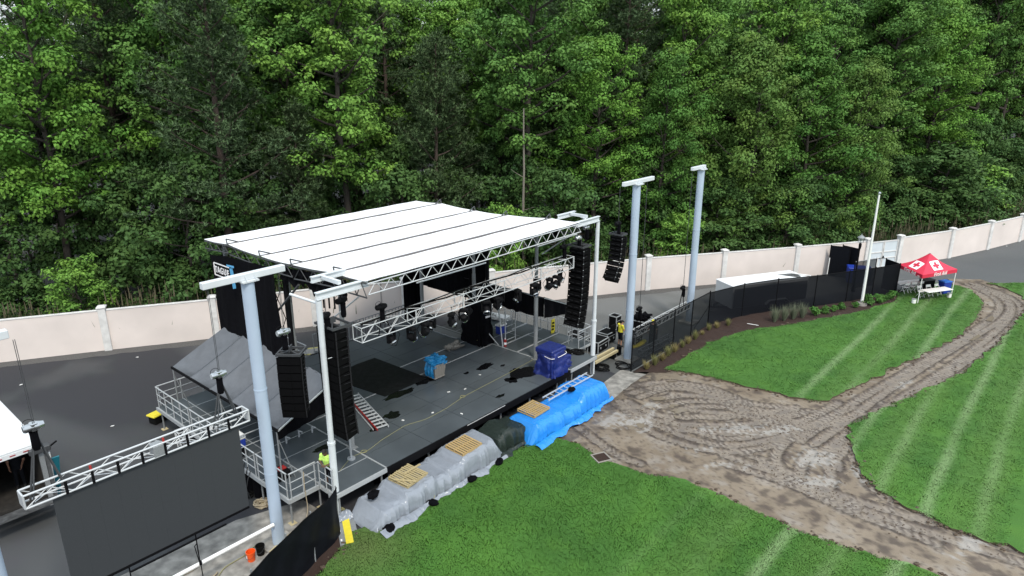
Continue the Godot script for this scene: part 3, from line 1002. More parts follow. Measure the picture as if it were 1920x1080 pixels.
func make_wood() -> void:
	var bright := Color(0.130, 0.270, 0.052)
	var mid := Color(0.092, 0.205, 0.048)
	var olive := Color(0.094, 0.180, 0.042)
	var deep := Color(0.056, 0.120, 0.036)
	var blue := Color(0.112, 0.182, 0.082)
	var K := {
		"tall_a": leafy(1, 26.5, 4.6, 0.34, bright, 36, 92), "tall_b": leafy(2, 27.5, 4.9, 0.38, mid, 36, 92), "tall_c": leafy(3, 25.0, 5.4, 0.30, Color(0.105, 0.24, 0.042), 38, 88),
		"broad_a": leafy(4, 18.0, 5.6, 0.12, olive, 42, 92, 0.23), "broad_b": leafy(5, 20.0, 5.2, 0.14, Color(0.070, 0.168, 0.035), 42, 92, 0.23),
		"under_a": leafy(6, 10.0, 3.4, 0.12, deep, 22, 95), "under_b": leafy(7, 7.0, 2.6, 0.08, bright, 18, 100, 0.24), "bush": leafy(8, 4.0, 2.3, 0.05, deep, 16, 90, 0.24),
		"pine_a": piney(11, 24.0, 5.2, 0.26, blue, 50), "pine_b": piney(12, 29.0, 4.6, 0.42, blue, 46), "pine_c": piney(13, 17.5, 4.2, 0.18, Color(0.118, 0.190, 0.080), 44),
	}
	# trees one can tell apart: kind, name, x, z, turn, size across, size up, label
	for t in [
		["under_b", "maple_sapling", -27.5, -41.2, 0.4, 0.85, 0.78, "bright green young tree leaning over the wall at the far left"],
		["tall_c", "broadleaf_tree", -31.0, -46.0, 1.1, 0.95, 1.0, "tall pale-green leafy tree with forked grey limbs at the left edge"],
		["tall_a", "broadleaf_tree", -35.5, -42.5, 2.6, 0.9, 0.72, "leafy tree cut by the left edge of the picture, with bright hanging boughs"],
		["under_a", "broadleaf_tree", -22.5, -45.4, 0.9, 1.15, 1.15, "dark green low tree behind the second wall post, below the pine"],
		["pine_a", "pine_tree", -19.9, -46.6, 0.3, 1.15, 0.98, "big dark pine with a bare grey-brown trunk left of the stage roof"],
		["pine_c", "pine_tree", -15.6, -50.0, 2.2, 1.0, 0.80, "shorter pine with spreading level boughs right behind the stage roof's left end"],
		["tall_a", "broadleaf_tree", -12.6, -52.0, 0.0, 1.1, 1.02, "tall bright sweetgum-like tree with a slim pale trunk above the stage roof"],
		["under_a", "broadleaf_tree", -8.6, -50.6, 1.9, 1.0, 1.0, "low dark leafy tree above the middle of the stage roof"],
		["pine_c", "pine_tree", -6.2, -53.8, 4.0, 1.05, 1.06, "dark pine standing in shade between two bright leafy trees above the roof"],
		["under_b", "maple_sapling", -0.6, -50.6, 3.0, 0.72, 1.0, "small bright green tree just behind the right end of the stage roof"],
		["tall_b", "broadleaf_tree", 1.2, -57.0, 1.0, 1.12, 1.04, "tall green leafy tree beside the bare pale snag"],
		["under_a", "broadleaf_tree", 3.6, -53.6, 5.0, 1.05, 0.95, "shaded low tree above the right stage column"],
		["tall_c", "broadleaf_tree", 7.0, -58.0, 2.4, 0.85, 0.82, "grey-green leafy tree left of the first tall steel pole"],
		["broad_b", "broadleaf_tree", 12.6, -59.0, 0.7, 0.82, 0.92, "narrow bright leafy tree between the two tall steel poles"],
		["under_b", "maple_sapling", 13.8, -55.2, 0.6, 1.0, 0.8, "small leafy tree growing between the two tall steel poles, low by the wall"],
		["broad_a", "broadleaf_tree", 20.5, -59.4, 0.2, 1.02, 1.08, "very broad olive-green tree right of the second tall steel pole"],
		["broad_b", "broadleaf_tree", 26.8, -62.2, 3.4, 1.05, 1.02, "broad dense green tree above the white trailer"],
		["broad_a", "broadleaf_tree", 31.6, -64.4, 4.4, 0.92, 0.98, "broad dense tree with feathery edge behind the flagpole"],
		["under_a", "broadleaf_tree", 17.6, -57.6, 2.0, 1.1, 0.82, "low dark tree at the foot of the very broad olive-green tree"],
		["under_a", "broadleaf_tree", 24.0, -59.4, 0.1, 1.15, 0.8, "low dark tree behind the wall over the trailer's left end"],
		["under_a", "broadleaf_tree", 44.0, -70.0, 1.4, 1.6, 0.95, "rounded dark green tree behind the wall right of the red tent"],
		["under_b", "broadleaf_tree", 50.6, -75.0, 2.8, 1.8, 1.0, "wide low leafy tree behind the wall at the right edge"],
		["tall_b", "broadleaf_tree", 38.0, -72.0, 0.5, 1.05, 0.96, "tall dense leafy tree behind the service gate"],
		["tall_c", "broadleaf_tree", 46.0, -77.0, 2.0, 1.0, 0.95, "tall leafy tree rising at the upper right"],
		["tall_a", "broadleaf_tree", 24.4, -67.0, 3.3, 1.0, 1.0, "tall bright tree with upright boughs behind the broad olive-green tree"],
		["tall_a", "broadleaf_tree", 15.4, -64.6, 5.3, 0.9, 1.0, "tall bright tree behind the second tall steel pole"],
		["pine_b", "pine_tree", 11.6, -68.0, 0.9, 1.05, 1.05, "tall dark pine behind, at the top between the two steel poles"],
		["tall_b", "broadleaf_tree", -25.8, -52.5, 0.2, 1.0, 1.02, "tall mid-green tree filling the upper left behind the big pine"],
	]:
		var piny: bool = t[0].begins_with("pine")
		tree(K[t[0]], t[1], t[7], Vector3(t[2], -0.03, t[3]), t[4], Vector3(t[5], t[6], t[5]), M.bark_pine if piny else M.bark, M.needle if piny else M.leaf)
	# low growth at the foot of the wood, close behind the wall
	var p := poly(POSTS)
	rng.seed = 21
	for i in p.size() - 1:
		var e := (p[i + 1] - p[i]).normalized()
		var back := Vector2(e.y, -e.x)
		for k in 2:
			var a := p[i].lerp(p[i + 1], (k + rng.randf_range(0.15, 0.85)) / 2.0) + back * rng.randf_range(4.2, 6.2)
			var s := rng.randf_range(0.8, 1.35)
			tree(K.bush, "undergrowth_bush", "low dark bush behind the %s half of the wall's %s panel" % [["left", "right"][k], PANEL[i]], Vector3(a.x, -0.03, a.y), rng.randf() * TAU, Vector3(s, s * rng.randf_range(0.7, 1.1), s), M.bark, M.leaf, "bushes along the foot of the wood")
	# the ranks behind
	var names := {"tall_a": "bright tall leafy tree", "tall_b": "mid-green tall leafy tree", "tall_c": "bright spreading leafy tree", "broad_b": "dense mid-green tree", "under_a": "low dark tree inside the wood", "pine_a": "dark pine with low boughs", "pine_b": "tall bare-stemmed pine"}
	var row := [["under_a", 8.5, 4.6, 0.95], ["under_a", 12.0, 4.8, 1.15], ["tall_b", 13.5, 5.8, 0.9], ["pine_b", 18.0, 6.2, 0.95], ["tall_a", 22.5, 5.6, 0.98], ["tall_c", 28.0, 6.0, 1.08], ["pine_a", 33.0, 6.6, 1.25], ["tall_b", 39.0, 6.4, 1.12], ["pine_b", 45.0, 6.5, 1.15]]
	for n in row.size():
		var line := PackedVector2Array()
		for i in range(2, p.size()):
			var e := (p[mini(i + 1, p.size() - 1)] - p[maxi(i - 1, 0)]).normalized()
			line.append(p[i] + Vector2(e.y, -e.x) * row[n][1])
		for far in [[71.0, -83.0], [82.0, -93.0]]: line.append(Vector2(far[0], far[1]) + Vector2(0.5, -0.8) * row[n][1])
		var run := 0.0
		for i in line.size() - 1:
			var long := line[i].distance_to(line[i + 1])
			while run < long:
				var a := line[i].lerp(line[i + 1], run / long) + Vector2(rng.randf_range(-1.6, 1.6), rng.randf_range(-1.6, 1.6))
				run += row[n][2] * rng.randf_range(0.8, 1.2)
				var kind: String = row[n][0]
				if n > 1 and rng.randf() < 0.5: kind = ["tall_a", "tall_b", "tall_c", "pine_a", "pine_b", "broad_b"][rng.randi() % 6]
				var s := rng.randf_range(0.85, 1.15)
				var up: float = row[n][3] * rng.randf_range(0.86, 1.1)
				if a.x / -a.y < -0.66 and n > 1: up *= 0.80
				if kind == "broad_b": up *= 1.2
				if a.x > 30.0 and n > 1: up *= lerpf(1.0, 1.28, clampf((a.x - 30.0) / 25.0, 0, 1))
				if absf(a.x / -a.y) > 0.92: continue
				var piny := kind.begins_with("pine")
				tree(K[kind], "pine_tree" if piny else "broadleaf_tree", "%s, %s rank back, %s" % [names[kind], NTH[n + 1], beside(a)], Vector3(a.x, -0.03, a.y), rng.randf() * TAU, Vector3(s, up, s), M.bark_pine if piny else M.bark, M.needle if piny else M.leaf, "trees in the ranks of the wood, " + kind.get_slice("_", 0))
			run -= long
	# a dead pale snag
	var r := RandomNumberGenerator.new()
	r.seed = 5
	var q := Buf.new()
	for i in 6: q.tube(Vector3(0.03 * sin(i * 2.0), 2.3 * i, 0), Vector3(0.03 * sin(i * 2.0 + 2.0), 2.3 * (i + 1), 0), 0.15 - 0.017 * i, 0.15 - 0.017 * (i + 1), 7, i == 5)
	limb(q, r, Vector3(0, 6.0, 0), Vector3(1, 0.4, 0.2), 1.6, 0.04, 0.0, 3)
	limb(q, r, Vector3(0, 8.6, 0), Vector3(-1, 0.5, 0.2), 1.2, 0.035, 0.0, 3)
	solo("dead_snag", "bare pale dead trunk with a broken top among the leafy trees", "dead tree", q.mesh(), M.bark_pale, Vector3(0.9, 0, -53.2))
	# tall grass behind the wall
	q = Buf.new()
	q.colored = true
	for i in 16:
		var a := rng.randf() * TAU
		var at := Vector3(cos(a), 0, sin(a)) * rng.randf() * 0.5
		var h := rng.randf_range(0.8, 1.5)
		var lean := Vector3(rng.randf_range(-1, 1), 0, rng.randf_range(-1, 1)) * 0.4
		var side := Vector3(cos(a * 5.0), 0, sin(a * 5.0)) * 0.022
		q.tint = Color(0.050, 0.090, 0.026) * rng.randf_range(0.6, 1.2)
		q.quad(at - side, at + side, at + side * 0.7 + lean * 0.4 + Vector3(0, h * 0.6, 0), at - side * 0.7 + lean * 0.4 + Vector3(0, h * 0.6, 0))
		q.tri(at - side * 0.7 + lean * 0.4 + Vector3(0, h * 0.6, 0), at + side * 0.7 + lean * 0.4 + Vector3(0, h * 0.6, 0), at + lean + Vector3(0, h, 0))
		if i % 8 == 0:
			q.tint = Color(0.12, 0.105, 0.06)
			q.tube(at + lean + Vector3(0, h - 0.1, 0), at + lean * 1.15 + Vector3(0, h + 0.3, 0), 0.035, 0.008, 4, false)
	var xf: Array[Transform3D] = []
	for i in p.size() - 1:
		var e := (p[i + 1] - p[i]).normalized()
		var back := Vector2(e.y, -e.x)
		for k in 130:
			var a := p[i].lerp(p[i + 1], rng.randf()) + back * rng.randf_range(0.7, 5.0)
			if noise.get_noise_2d(a.x * 12.0, a.y * 12.0) < -0.12: continue
			var s := rng.randf_range(0.8, 1.5)
			xf.append(Transform3D(Basis(Vector3.UP, rng.randf() * TAU).scaled(Vector3(s, s * rng.randf_range(0.8, 1.45), s)), Vector3(a.x, -0.03, a.y)))
	var mm := MultiMesh.new()
	mm.transform_format = MultiMesh.TRANSFORM_3D
	mm.mesh = q.mesh()
	mm.instance_count = xf.size()
	for i in xf.size(): mm.set_instance_transform(i, xf[i])
	var o := MultiMeshInstance3D.new()
	o.name = "reeds"
	o.multimesh = mm
	o.material_override = M.grass
	add_child(o)
	tag(o, "tall wild grass and reeds growing behind the wall", "grass")
	o.set_meta("kind", "stuff")

# ---------------------------------------------------------------- stage
const NTH := ["first", "second", "third", "fourth", "fifth", "sixth", "seventh", "eighth", "ninth", "tenth", "eleventh", "twelfth", "thirteenth", "fourteenth", "fifteenth", "sixteenth"]

func P(u: float, y: float, v: float) -> Vector3:
	return Vector3(u, y, v)

# a box given by its corners in stage axes
func slab(o: Node, called: String, u0: float, u1: float, y0: float, y1: float, v0: float, v1: float, m: Material, r := 0.0) -> MeshInstance3D:
	return block(o, called, P((u0 + u1) / 2, (y0 + y1) / 2, (v0 + v1) / 2), Vector3(u1 - u0, y1 - y0, v1 - v0), m, r)

func decks(o: Node, u0: float, u1: float, v0: float, v1: float, nu: int, nv: int, edged := true) -> void:
	for i in nu:
		for j in nv:
			var a := lerpf(u0, u1, float(i) / nu)
			var b := lerpf(u0, u1, float(i + 1) / nu)
			var c := lerpf(v0, v1, float(j) / nv)
			var d := lerpf(v0, v1, float(j + 1) / nv)
			slab(o, "deck_panel", a + 0.012, b - 0.012, DECK - 0.1, DECK, c + 0.012, d - 0.012, M.deck)
			if edged:
				slab(o, "edge_trim", a + 0.012, b - 0.012, DECK - 0.12, DECK + 0.006, c - 0.028, c + 0.010, M.alu)
				slab(o, "edge_trim", a - 0.028, a + 0.010, DECK - 0.12, DECK + 0.004, c + 0.012, d - 0.03, M.alu)

# a guard rail from a to b (Vector2 of u, v) standing on height y
func rail(o: Node, a: Vector2, b: Vector2, y: float, posts: int, tall := 1.05, mids := 2, m: Material = null) -> void:
	m = m if m else M.alu
	for i in posts:
		var p := a.lerp(b, (i + 0.08) / (posts - 0.84)) if posts > 1 else a
		rod(o, "rail_post", P(p.x, y - 0.12, p.y), P(p.x, y + tall, p.y), 0.026, m, 8)
	rod(o, "handrail", P(a.x, y + tall, a.y), P(b.x, y + tall, b.y), 0.03, m, 8)
	for k in mids:
		var h := y + tall * (0.18 + 0.62 * (k + 0.5) / mids)
		rod(o, "mid_rail", P(a.x, h, a.y), P(b.x, h, b.y), 0.02, m, 6)

# a four-chord box truss; side and up are half sizes
func box_truss(o: Node, a: Vector3, b: Vector3, side: Vector3, up: Vector3, bays: int, r: float, m: Material, faces := [0, 1, 2, 3]) -> void:
	var cs := [side + up, side - up, -side - up, -side + up]
	for c in cs: rod(o, "chord", a + c, b + c, r, m, 8)
	for i in bays:
		var p := a.lerp(b, (i + 0.02) / bays)
		var q := a.lerp(b, (i + 0.98) / bays)
		for f in faces:
			var c0: Vector3 = cs[f]
			var c1: Vector3 = cs[(f + 1) % 4]
			if (i + f) % 2 == 0: rod(o, "brace", p + c0, q + c1, r * 0.55, m, 6)
			else: rod(o, "brace", p + c1, q + c0, r * 0.55, m, 6)
	for e in [a, b]:
		for f in 4: rod(o, "end_strut", e + cs[f], e + cs[(f + 1) % 4], r * 0.9, m, 6)

func ladder_truss(o: Node, a: Vector3, b: Vector3, drop: Vector3, bays: int, r: float, m: Material) -> void:
	rod(o, "chord", a, b, r, m, 8)
	rod(o, "chord", a + drop, b + drop, r, m, 8)
	for i in bays * 2:
		var p := a.lerp(b, float(i) / (bays * 2))
		var q := a.lerp(b, float(i + 1) / (bays * 2))
		if i % 2 == 0: rod(o, "brace", p + drop, q, r * 0.6, m, 6)
		else: rod(o, "brace", p, q + drop, r * 0.6, m, 6)

const ROOF_V := [-0.15, 1.75, 4.75, 7.2, 10.0, 12.35]
const ROOF_Y := [9.16, 9.12, 8.90, 8.84, 8.92, 8.80]

func roof_y(v: float) -> float:
	for i in 5:
		if v <= ROOF_V[i + 1]: return lerpf(ROOF_Y[i], ROOF_Y[i + 1], clampf((v - ROOF_V[i]) / (ROOF_V[i + 1] - ROOF_V[i]), 0, 1))
	return ROOF_Y[5]

func make_stage() -> void:
	var o := sthing("concert_stage", "large black-decked mobile concert stage under a flat white roof", "stage", 6.25, 6.0)
	decks(o, 0.0, 12.5, 0.0, 5.6, 5, 4, false)
	decks(o, 0.0, 12.5, 5.6, 7.15, 5, 1, false)
	decks(o, 0.0, 12.5, 7.15, 12.2, 5, 4, false)
	for v in [5.6, 7.15]: slab(o, "edge_trim", 0.05, 12.45, DECK - 0.03, DECK + 0.010, v - 0.03, v + 0.03, M.tape_white)
	for u in [-0.03, 12.53]: slab(o, "edge_trim", u - 0.03, u + 0.03, DECK - 0.1, DECK + 0.008, 0.0, 12.2, M.alu)
	slab(o, "front_fascia", -0.02, 12.52, DECK - 0.34, DECK - 0.005, -0.06, -0.012, M.black_metal)
	slab(o, "front_edge", 4.6, 7.2, DECK - 0.03, DECK + 0.004, -0.075, -0.062, M.tape_white)
	# dark skirt set back under the deck, with the legs in front of it
	var q := Buf.new()
	q.grid(func(s: float, t: float) -> Vector3: return cv(o, P(lerpf(-0.1, 12.6, s), lerpf(0.0, DECK - 0.15, t), 0.75 + 0.05 * sin(s * 190.0) * (1.0 - t * 0.5))), 190, 2)
	put(o, "skirt", q.mesh(), M.black_cloth)
	for u in [0.2, 2.4, 4.7, 7.1, 9.3, 11.6, 12.4]:
		rod(o, "leg", P(u, 0, 0.14), P(u, DECK - 0.12, 0.14), 0.045, M.galvanized)
	slab(o, "chassis", 0.6, 12.0, 0.35, DECK - 0.12, 3.0, 11.5, M.black_metal)
	# roof columns
	for c in [[0.02, 2.3], [12.46, 2.3], [0.1, 6.2], [12.5, 7.0], [0.1, 11.6], [12.5, 11.6]]:
		rod(o, "column", P(c[0], DECK, c[1]), P(c[0], 5.2, c[1]), 0.115, M.galvanized, 12)
		rod(o, "column", P(c[0], 5.2, c[1]), P(c[0], roof_y(c[1]) - 0.3, c[1]), 0.095, M.galvanized, 12)
		slab(o, "column_foot", c[0] - 0.18, c[0] + 0.18, DECK, DECK + 0.03, c[1] - 0.18, c[1] + 0.18, M.galvanized)
	# white fabric roof in five bays with dark rafters between
	for i in 5:
		var v0: float = ROOF_V[i] + 0.05
		var v1: float = ROOF_V[i + 1] - 0.05
		var y0: float = ROOF_Y[i]
		var y1: float = ROOF_Y[i + 1]
		q = Buf.new()
		var top := func(s: float, t: float) -> Vector3:
			var sag := 0.035 * sin(PI * t) + 0.03 * sin(PI * s)
			return cv(o, P(lerpf(-0.5, 12.95, s), lerpf(y0, y1, t) - sag + 0.008 * sin(s * 40.0 + i), lerpf(v0, v1, t)))
		q.grid(top, 40, 8)
		var under := func(s: float, t: float) -> Vector3: return top.call(s, t) - Vector3(0, 0.02, 0)
		q.grid(under, 20, 4, true)
		put(o, "roof_panel", q.mesh(), M.roof_cloth)
	for i in range(1, 5):
		var v: float = ROOF_V[i]
		var y: float = ROOF_Y[i]
		bar(o, "roof_seam", P(-0.48, y + 0.0, v), P(12.93, y + 0.0, v), 0.09 if i != 1 else 0.12, 0.05, M.roof_seam)
		ladder_truss(o, P(-0.4, y - 0.12, v), P(12.9, y - 0.12, v), Vector3(0, -0.45, 0), 16, 0.03, M.steel_dark)
		# a bent hoop at each rafter's ends
		for u in [-0.5, 12.95]:
			rod(o, "rafter_end", P(u, y - 0.1, v), P(u, y + 0.22, v + 0.1), 0.03, M.steel_dark)
			rod(o, "rafter_end", P(u, y + 0.22, v + 0.1), P(u + (0.5 if u < 0 else -0.5), y + 0.02, v + 0.02), 0.03, M.steel_dark)
	ladder_truss(o, P(-0.45, 9.06, -0.16), P(12.95, 9.10, -0.16), Vector3(0, -0.42, 0.0), 19, 0.027, M.truss)
	rod(o, "front_tube", P(2.0, 8.50, -0.02), P(6.0, 8.48, -0.02), 0.035, M.truss)
	rod(o, "front_tube", P(9.6, 8.52, -0.02), P(12.8, 8.56, -0.02), 0.035, M.truss)
	for u in [-0.48, 12.93]:
		var m: Material = M.steel_dark
		for i in 5:
			ladder_truss(o, P(u, ROOF_Y[i] - 0.1, ROOF_V[i] + 0.06), P(u, ROOF_Y[i + 1] - 0.1, ROOF_V[i + 1] - 0.06), Vector3(0, -0.55 + 0.05 * i, 0), 3, 0.032, m)
		rod(o, "knee_brace", P(u, 8.2, 9.6), P(u, 7.0, 11.6), 0.045, M.steel_dark)
		rod(o, "knee_brace", P(u, 8.45, 0.4), P(u, 7.1, 2.3), 0.035, M.truss)
		rod(o, "knee_brace", P(u, 8.1, 4.4), P(u, 6.6, 6.2), 0.05, M.steel_dark)
		# bunched black cloth and cable under the roof edge
		q = Buf.new()
		q.grid(func(s: float, t: float) -> Vector3:
			var v := lerpf(1.2, 5.8, s)
			var n := noise2.get_noise_2d(s * 900.0, t * 300.0)
			return cv(o, P(u + 0.12 * n + 0.05, roof_y(v) - 0.2 - t * (0.75 + 0.45 * noise.get_noise_2d(s * 500.0, u * 50.0)), v)), 60, 6)
		put(o, "bunched_cloth", q.mesh(), M.black_cloth)
	ladder_truss(o, P(-0.4, 8.68, 12.3), P(12.9, 8.68, 12.3), Vector3(0, -0.5, 0), 18, 0.03, M.steel_dark)
	# black posts with lattice on the near side
	rod(o, "side_post", P(-0.2, DECK, 5.9), P(-0.2, 8.4, 5.9), 0.12, M.black_metal, 10)
	rod(o, "side_post", P(12.9, DECK, 6.3), P(12.9, 8.4, 6.3), 0.12, M.black_metal, 10)
	for k in 2:
		rod(o, "lattice", P(-0.3, 4.6 + k * 1.6, 6.0), P(-0.3, 6.2 + k * 1.6, 7.0), 0.02, M.black_metal, 5)
		rod(o, "lattice", P(-0.3, 4.6 + k * 1.6, 7.0), P(-0.3, 6.2 + k * 1.6, 6.0), 0.02, M.black_metal, 5)

	# side platforms
	var l := sthing("side_platform", "aluminium side platform with guard rails left of the stage", "platform", -1.9, 4.0)
	decks(l, -2.44, -0.07, -0.03, 4.94, 1, 4)
	decks(l, -3.78, -2.5, 1.05, 4.94, 1, 2)
	decks(l, -3.78, -0.07, 4.97, 12.4, 3, 6)
	slab(l, "front_beam", -2.46, -0.05, DECK - 0.17, DECK + 0.004, -0.09, -0.032, M.alu)
	slab(l, "front_beam", -3.8, -2.5, DECK - 0.17, DECK + 0.004, 0.98, 1.035, M.alu)
	slab(l, "side_beam", -3.85, -3.80, DECK - 0.17, DECK + 0.004, 1.0, 12.4, M.alu)
	slab(l, "side_beam", -2.505, -2.455, DECK - 0.17, DECK + 0.002, -0.05, 1.0, M.alu)
	for p in [[-2.3, 0.05], [-0.25, 0.05], [-3.7, 1.15], [-3.7, 3.2], [-3.7, 5.3], [-3.7, 7.4], [-3.7, 9.6], [-3.7, 12.2], [-2.4, 1.2]]:
		rod(l, "leg", P(p[0], 0, p[1]), P(p[0], DECK - 0.12, p[1]), 0.04, M.galvanized)
		slab(l, "foot", p[0] - 0.13, p[0] + 0.13, 0.0, 0.02, p[1] - 0.13, p[1] + 0.13, M.wood_pale)
	rail(l, Vector2(-3.78, 5.35), Vector2(-3.78, 3.35), DECK, 4)
	rail(l, Vector2(-3.78, 3.25), Vector2(-3.78, 1.1), DECK, 4)
	rail(l, Vector2(-3.74, 1.02), Vector2(-2.6, 1.02), DECK, 3)
	rail(l, Vector2(-2.52, 0.95), Vector2(-2.52, 0.0), DECK, 3)
	rail(l, Vector2(-3.74, 12.35), Vector2(-3.74, 9.0), DECK, 5)
	rail(l, Vector2(-3.74, 8.9), Vector2(-3.74, 5.6), DECK, 5)
	rail(l, Vector2(-3.7, 12.38), Vector2(-0.4, 12.38), DECK, 4)
	rail(l, Vector2(-2.3, 5.0), Vector2(-3.6, 5.0), DECK, 2, 1.05, 1)

	var r := sthing("side_platform", "grey side platform with guard rails right of the stage", "platform", 14.5, 4.0)
	decks(r, 12.58, 15.0, -0.03, 4.94, 1, 4)
	decks(r, 12.58, 16.5, 4.97, 10.0, 2, 4)
	decks(r, 15.02, 16.5, 1.3, 4.94, 1, 3)
	slab(r, "front_beam", 12.56, 15.02, DECK - 0.17, DECK + 0.004, -0.09, -0.032, M.alu)
	for k in [[3.72, 12.6, 16.45], [5.0, 13.1, 15.2], [6.3, 15.1, 16.5]]: slab(r, "edge_trim", k[1], k[2], DECK - 0.02, DECK + 0.02, k[0] - 0.035, k[0] + 0.035, M.tape_white)
	for p in [[14.85, 0.05], [12.8, 0.05], [16.4, 1.5], [16.4, 4.9], [16.4, 9.8]]:
		rod(r, "leg", P(p[0], 0, p[1]), P(p[0], DECK - 0.12, p[1]), 0.04, M.galvanized)
	rail(r, Vector2(16.55, 9.9), Vector2(16.55, 7.0), DECK, 6, 1.05, 1)
	rail(r, Vector2(16.55, 6.9), Vector2(16.55, 4.0), DECK, 6, 1.05, 1)
	rail(r, Vector2(16.55, 3.9), Vector2(16.55, 1.5), DECK, 4, 1.05, 1)
	rail(r, Vector2(15.2, 1.35), Vector2(16.5, 1.35), DECK, 3, 1.05, 1)
	rail(r, Vector2(16.6, 9.95), Vector2(13.4, 9.95), DECK, 5, 1.05, 2)
	# a lit opening left by a gate frame beside the black cloth
	var g := sthing("gate_frame", "small grey ladder-like gate frame standing on the right platform beside the black cloth", "gate", 13.3, 5.05, DECK)
	for u in [13.05, 13.95]: rod(g, "upright", P(u, DECK, 5.05), P(u, DECK + (2.0 if u < 13.5 else 1.5), 5.05), 0.035, M.alu)
	for k in 4: rod(g, "rung", P(13.05, DECK + 0.2 + k * 0.42, 5.05), P(13.95, DECK + 0.2 + k * 0.42, 5.05), 0.022, M.alu, 6)
	rod(g, "stay", P(12.6, DECK, 4.85), P(12.75, DECK + 2.2, 5.3), 0.04, M.alu)

	# back railing and the pale loading ramp behind
	var b := sthing("guard_rail", "pale guard rail along the back of the stage in front of the wall", "railing", 8.0, 13.0)
	rail(b, Vector2(5.0, 12.55), Vector2(8.6, 12.55), DECK, 14, 1.05, 0, M.galvanized)
	rail(b, Vector2(8.7, 12.55), Vector2(12.4, 12.55), DECK, 15, 1.05, 0, M.galvanized)
	for u in [5.1, 8.6, 12.3]: rod(b, "leg", P(u, 0, 12.55), P(u, DECK, 12.55), 0.04, M.galvanized)
	slab(b, "toe_board", 5.0, 12.4, DECK - 0.14, DECK - 0.02, 12.5, 12.6, M.galvanized)
	var s := sthing("loading_ramp", "pale grey ramp with yellow edges behind the left speakers", "ramp", 5.4, 13.4)
	q = Buf.new()
	q.face(cv(s, P(5.6, 0.5, 13.5)), [cv(s, P(4.6, DECK + 0.02, 12.3)), cv(s, P(6.4, DECK + 0.02, 12.3)), cv(s, P(6.4, 0.1, 15.4)), cv(s, P(4.6, 0.1, 15.4))])
	q.face(cv(s, P(5.6, 0.5, 13.5)), [cv(s, P(4.6, DECK + 0.02, 12.3)), cv(s, P(4.6, 0.0, 12.3)), cv(s, P(4.6, 0.0, 15.4)), cv(s, P(4.6, 0.1, 15.4))])
	put(s, "surface", q.mesh(), M.galvanized)
	for u in [4.6, 6.4]: bar(s, "edge", P(u, DECK + 0.05, 12.3), P(u, 0.13, 15.4), 0.1, 0.06, M.yellow_pale)
	rail(s, Vector2(4.5, 12.5), Vector2(4.5, 15.0), 0.7, 3, 1.0, 1)

	# hanging cloths
	for side in [[-0.62, 6.0, 11.6, "black curtain with a small white shop-style logo hung down the left side of the stage"], [13.08, 6.6, 12.4, "black curtain hung down the right side of the stage"]]:
		var c := sthing("side_curtain", side[3], "curtain", side[0], 8.8)
		q = Buf.new()
		q.grid(func(a: float, t: float) -> Vector3:
			var v: float = lerpf(side[1], side[2], a)
			var wave: float = 0.07 * noise.get_noise_2d(a * 900.0, t * 60.0) * (1.2 - t) + 0.16 * noise.get_noise_2d(a * 260.0, t * 120.0)
			if absf(v - 10.0) < 1.3: wave *= lerpf(0.25, 1.0, absf(v - 10.0) / 1.3)
			return cv(c, P(side[0] + wave, lerpf(3.3 if side[0] > 0 else 1.4, roof_y(v) - 0.3 - 0.35 * a, t), v)), 130, 14)
		put(c, "cloth", q.mesh(), M.black_cloth)
		if side[0] < 0:
			var turn := Basis(Vector3.UP, -PI / 2)
			# on the outside, facing away from the stage
			lettering(c, "logo_text", "TAGUE", 0.42, M.tent_white, Transform3D(turn, cv(c, P(-0.86, 7.68, 10.14))))
			for k in [[10.84, 7.40, 10.84, 7.98], [10.84, 7.98, 9.42, 7.98], [10.84, 7.40, 9.42, 7.40], [9.42, 7.40, 9.42, 7.60]]:
				bar(c, "logo_frame", P(-0.86, k[1], k[0]), P(-0.86, k[3], k[2]), 0.012, 0.05, M.tent_white)
			bar(c, "logo_mark", P(-0.87, 7.06, 9.12), P(-0.87, 8.0, 9.22), 0.012, 0.14, M.logo_blue)
			bar(c, "logo_mark", P(-0.87, 8.06, 9.60), P(-0.87, 8.10, 8.95), 0.012, 0.09, M.logo_blue)
	var d := sthing("back_drape", "black drape hanging at the back right corner of the stage", "curtain", 12.4, 12.5)
	q = Buf.new()
	q.grid(func(a: float, t: float) -> Vector3: return cv(d, P(lerpf(11.7, 13.1, a), lerpf(1.25, 8.2, t), 12.45 + 0.06 * sin(a * 30.0))), 40, 6)
	put(d, "cloth", q.mesh(), M.black_cloth)
	var e := sthing("draped_rack", "tall stack of gear under black cloth beside the right stage column", "stack", 12.2, 6.4, DECK)
	q = Buf.new()
	lump(q, e, 11.75, 12.75, 5.75, 7.3, DECK, 2.5, 0.16, 5)
	put(e, "cloth", q.mesh(), M.black_cloth)
	slab(e, "label_strip", 12.0, 12.35, 2.9, 3.0, 5.60, 5.66, M.tent_white)
	rod(e, "prop", P(12.62, DECK, 5.2), P(12.1, DECK + 1.1, 5.9), 0.03, M.alu)

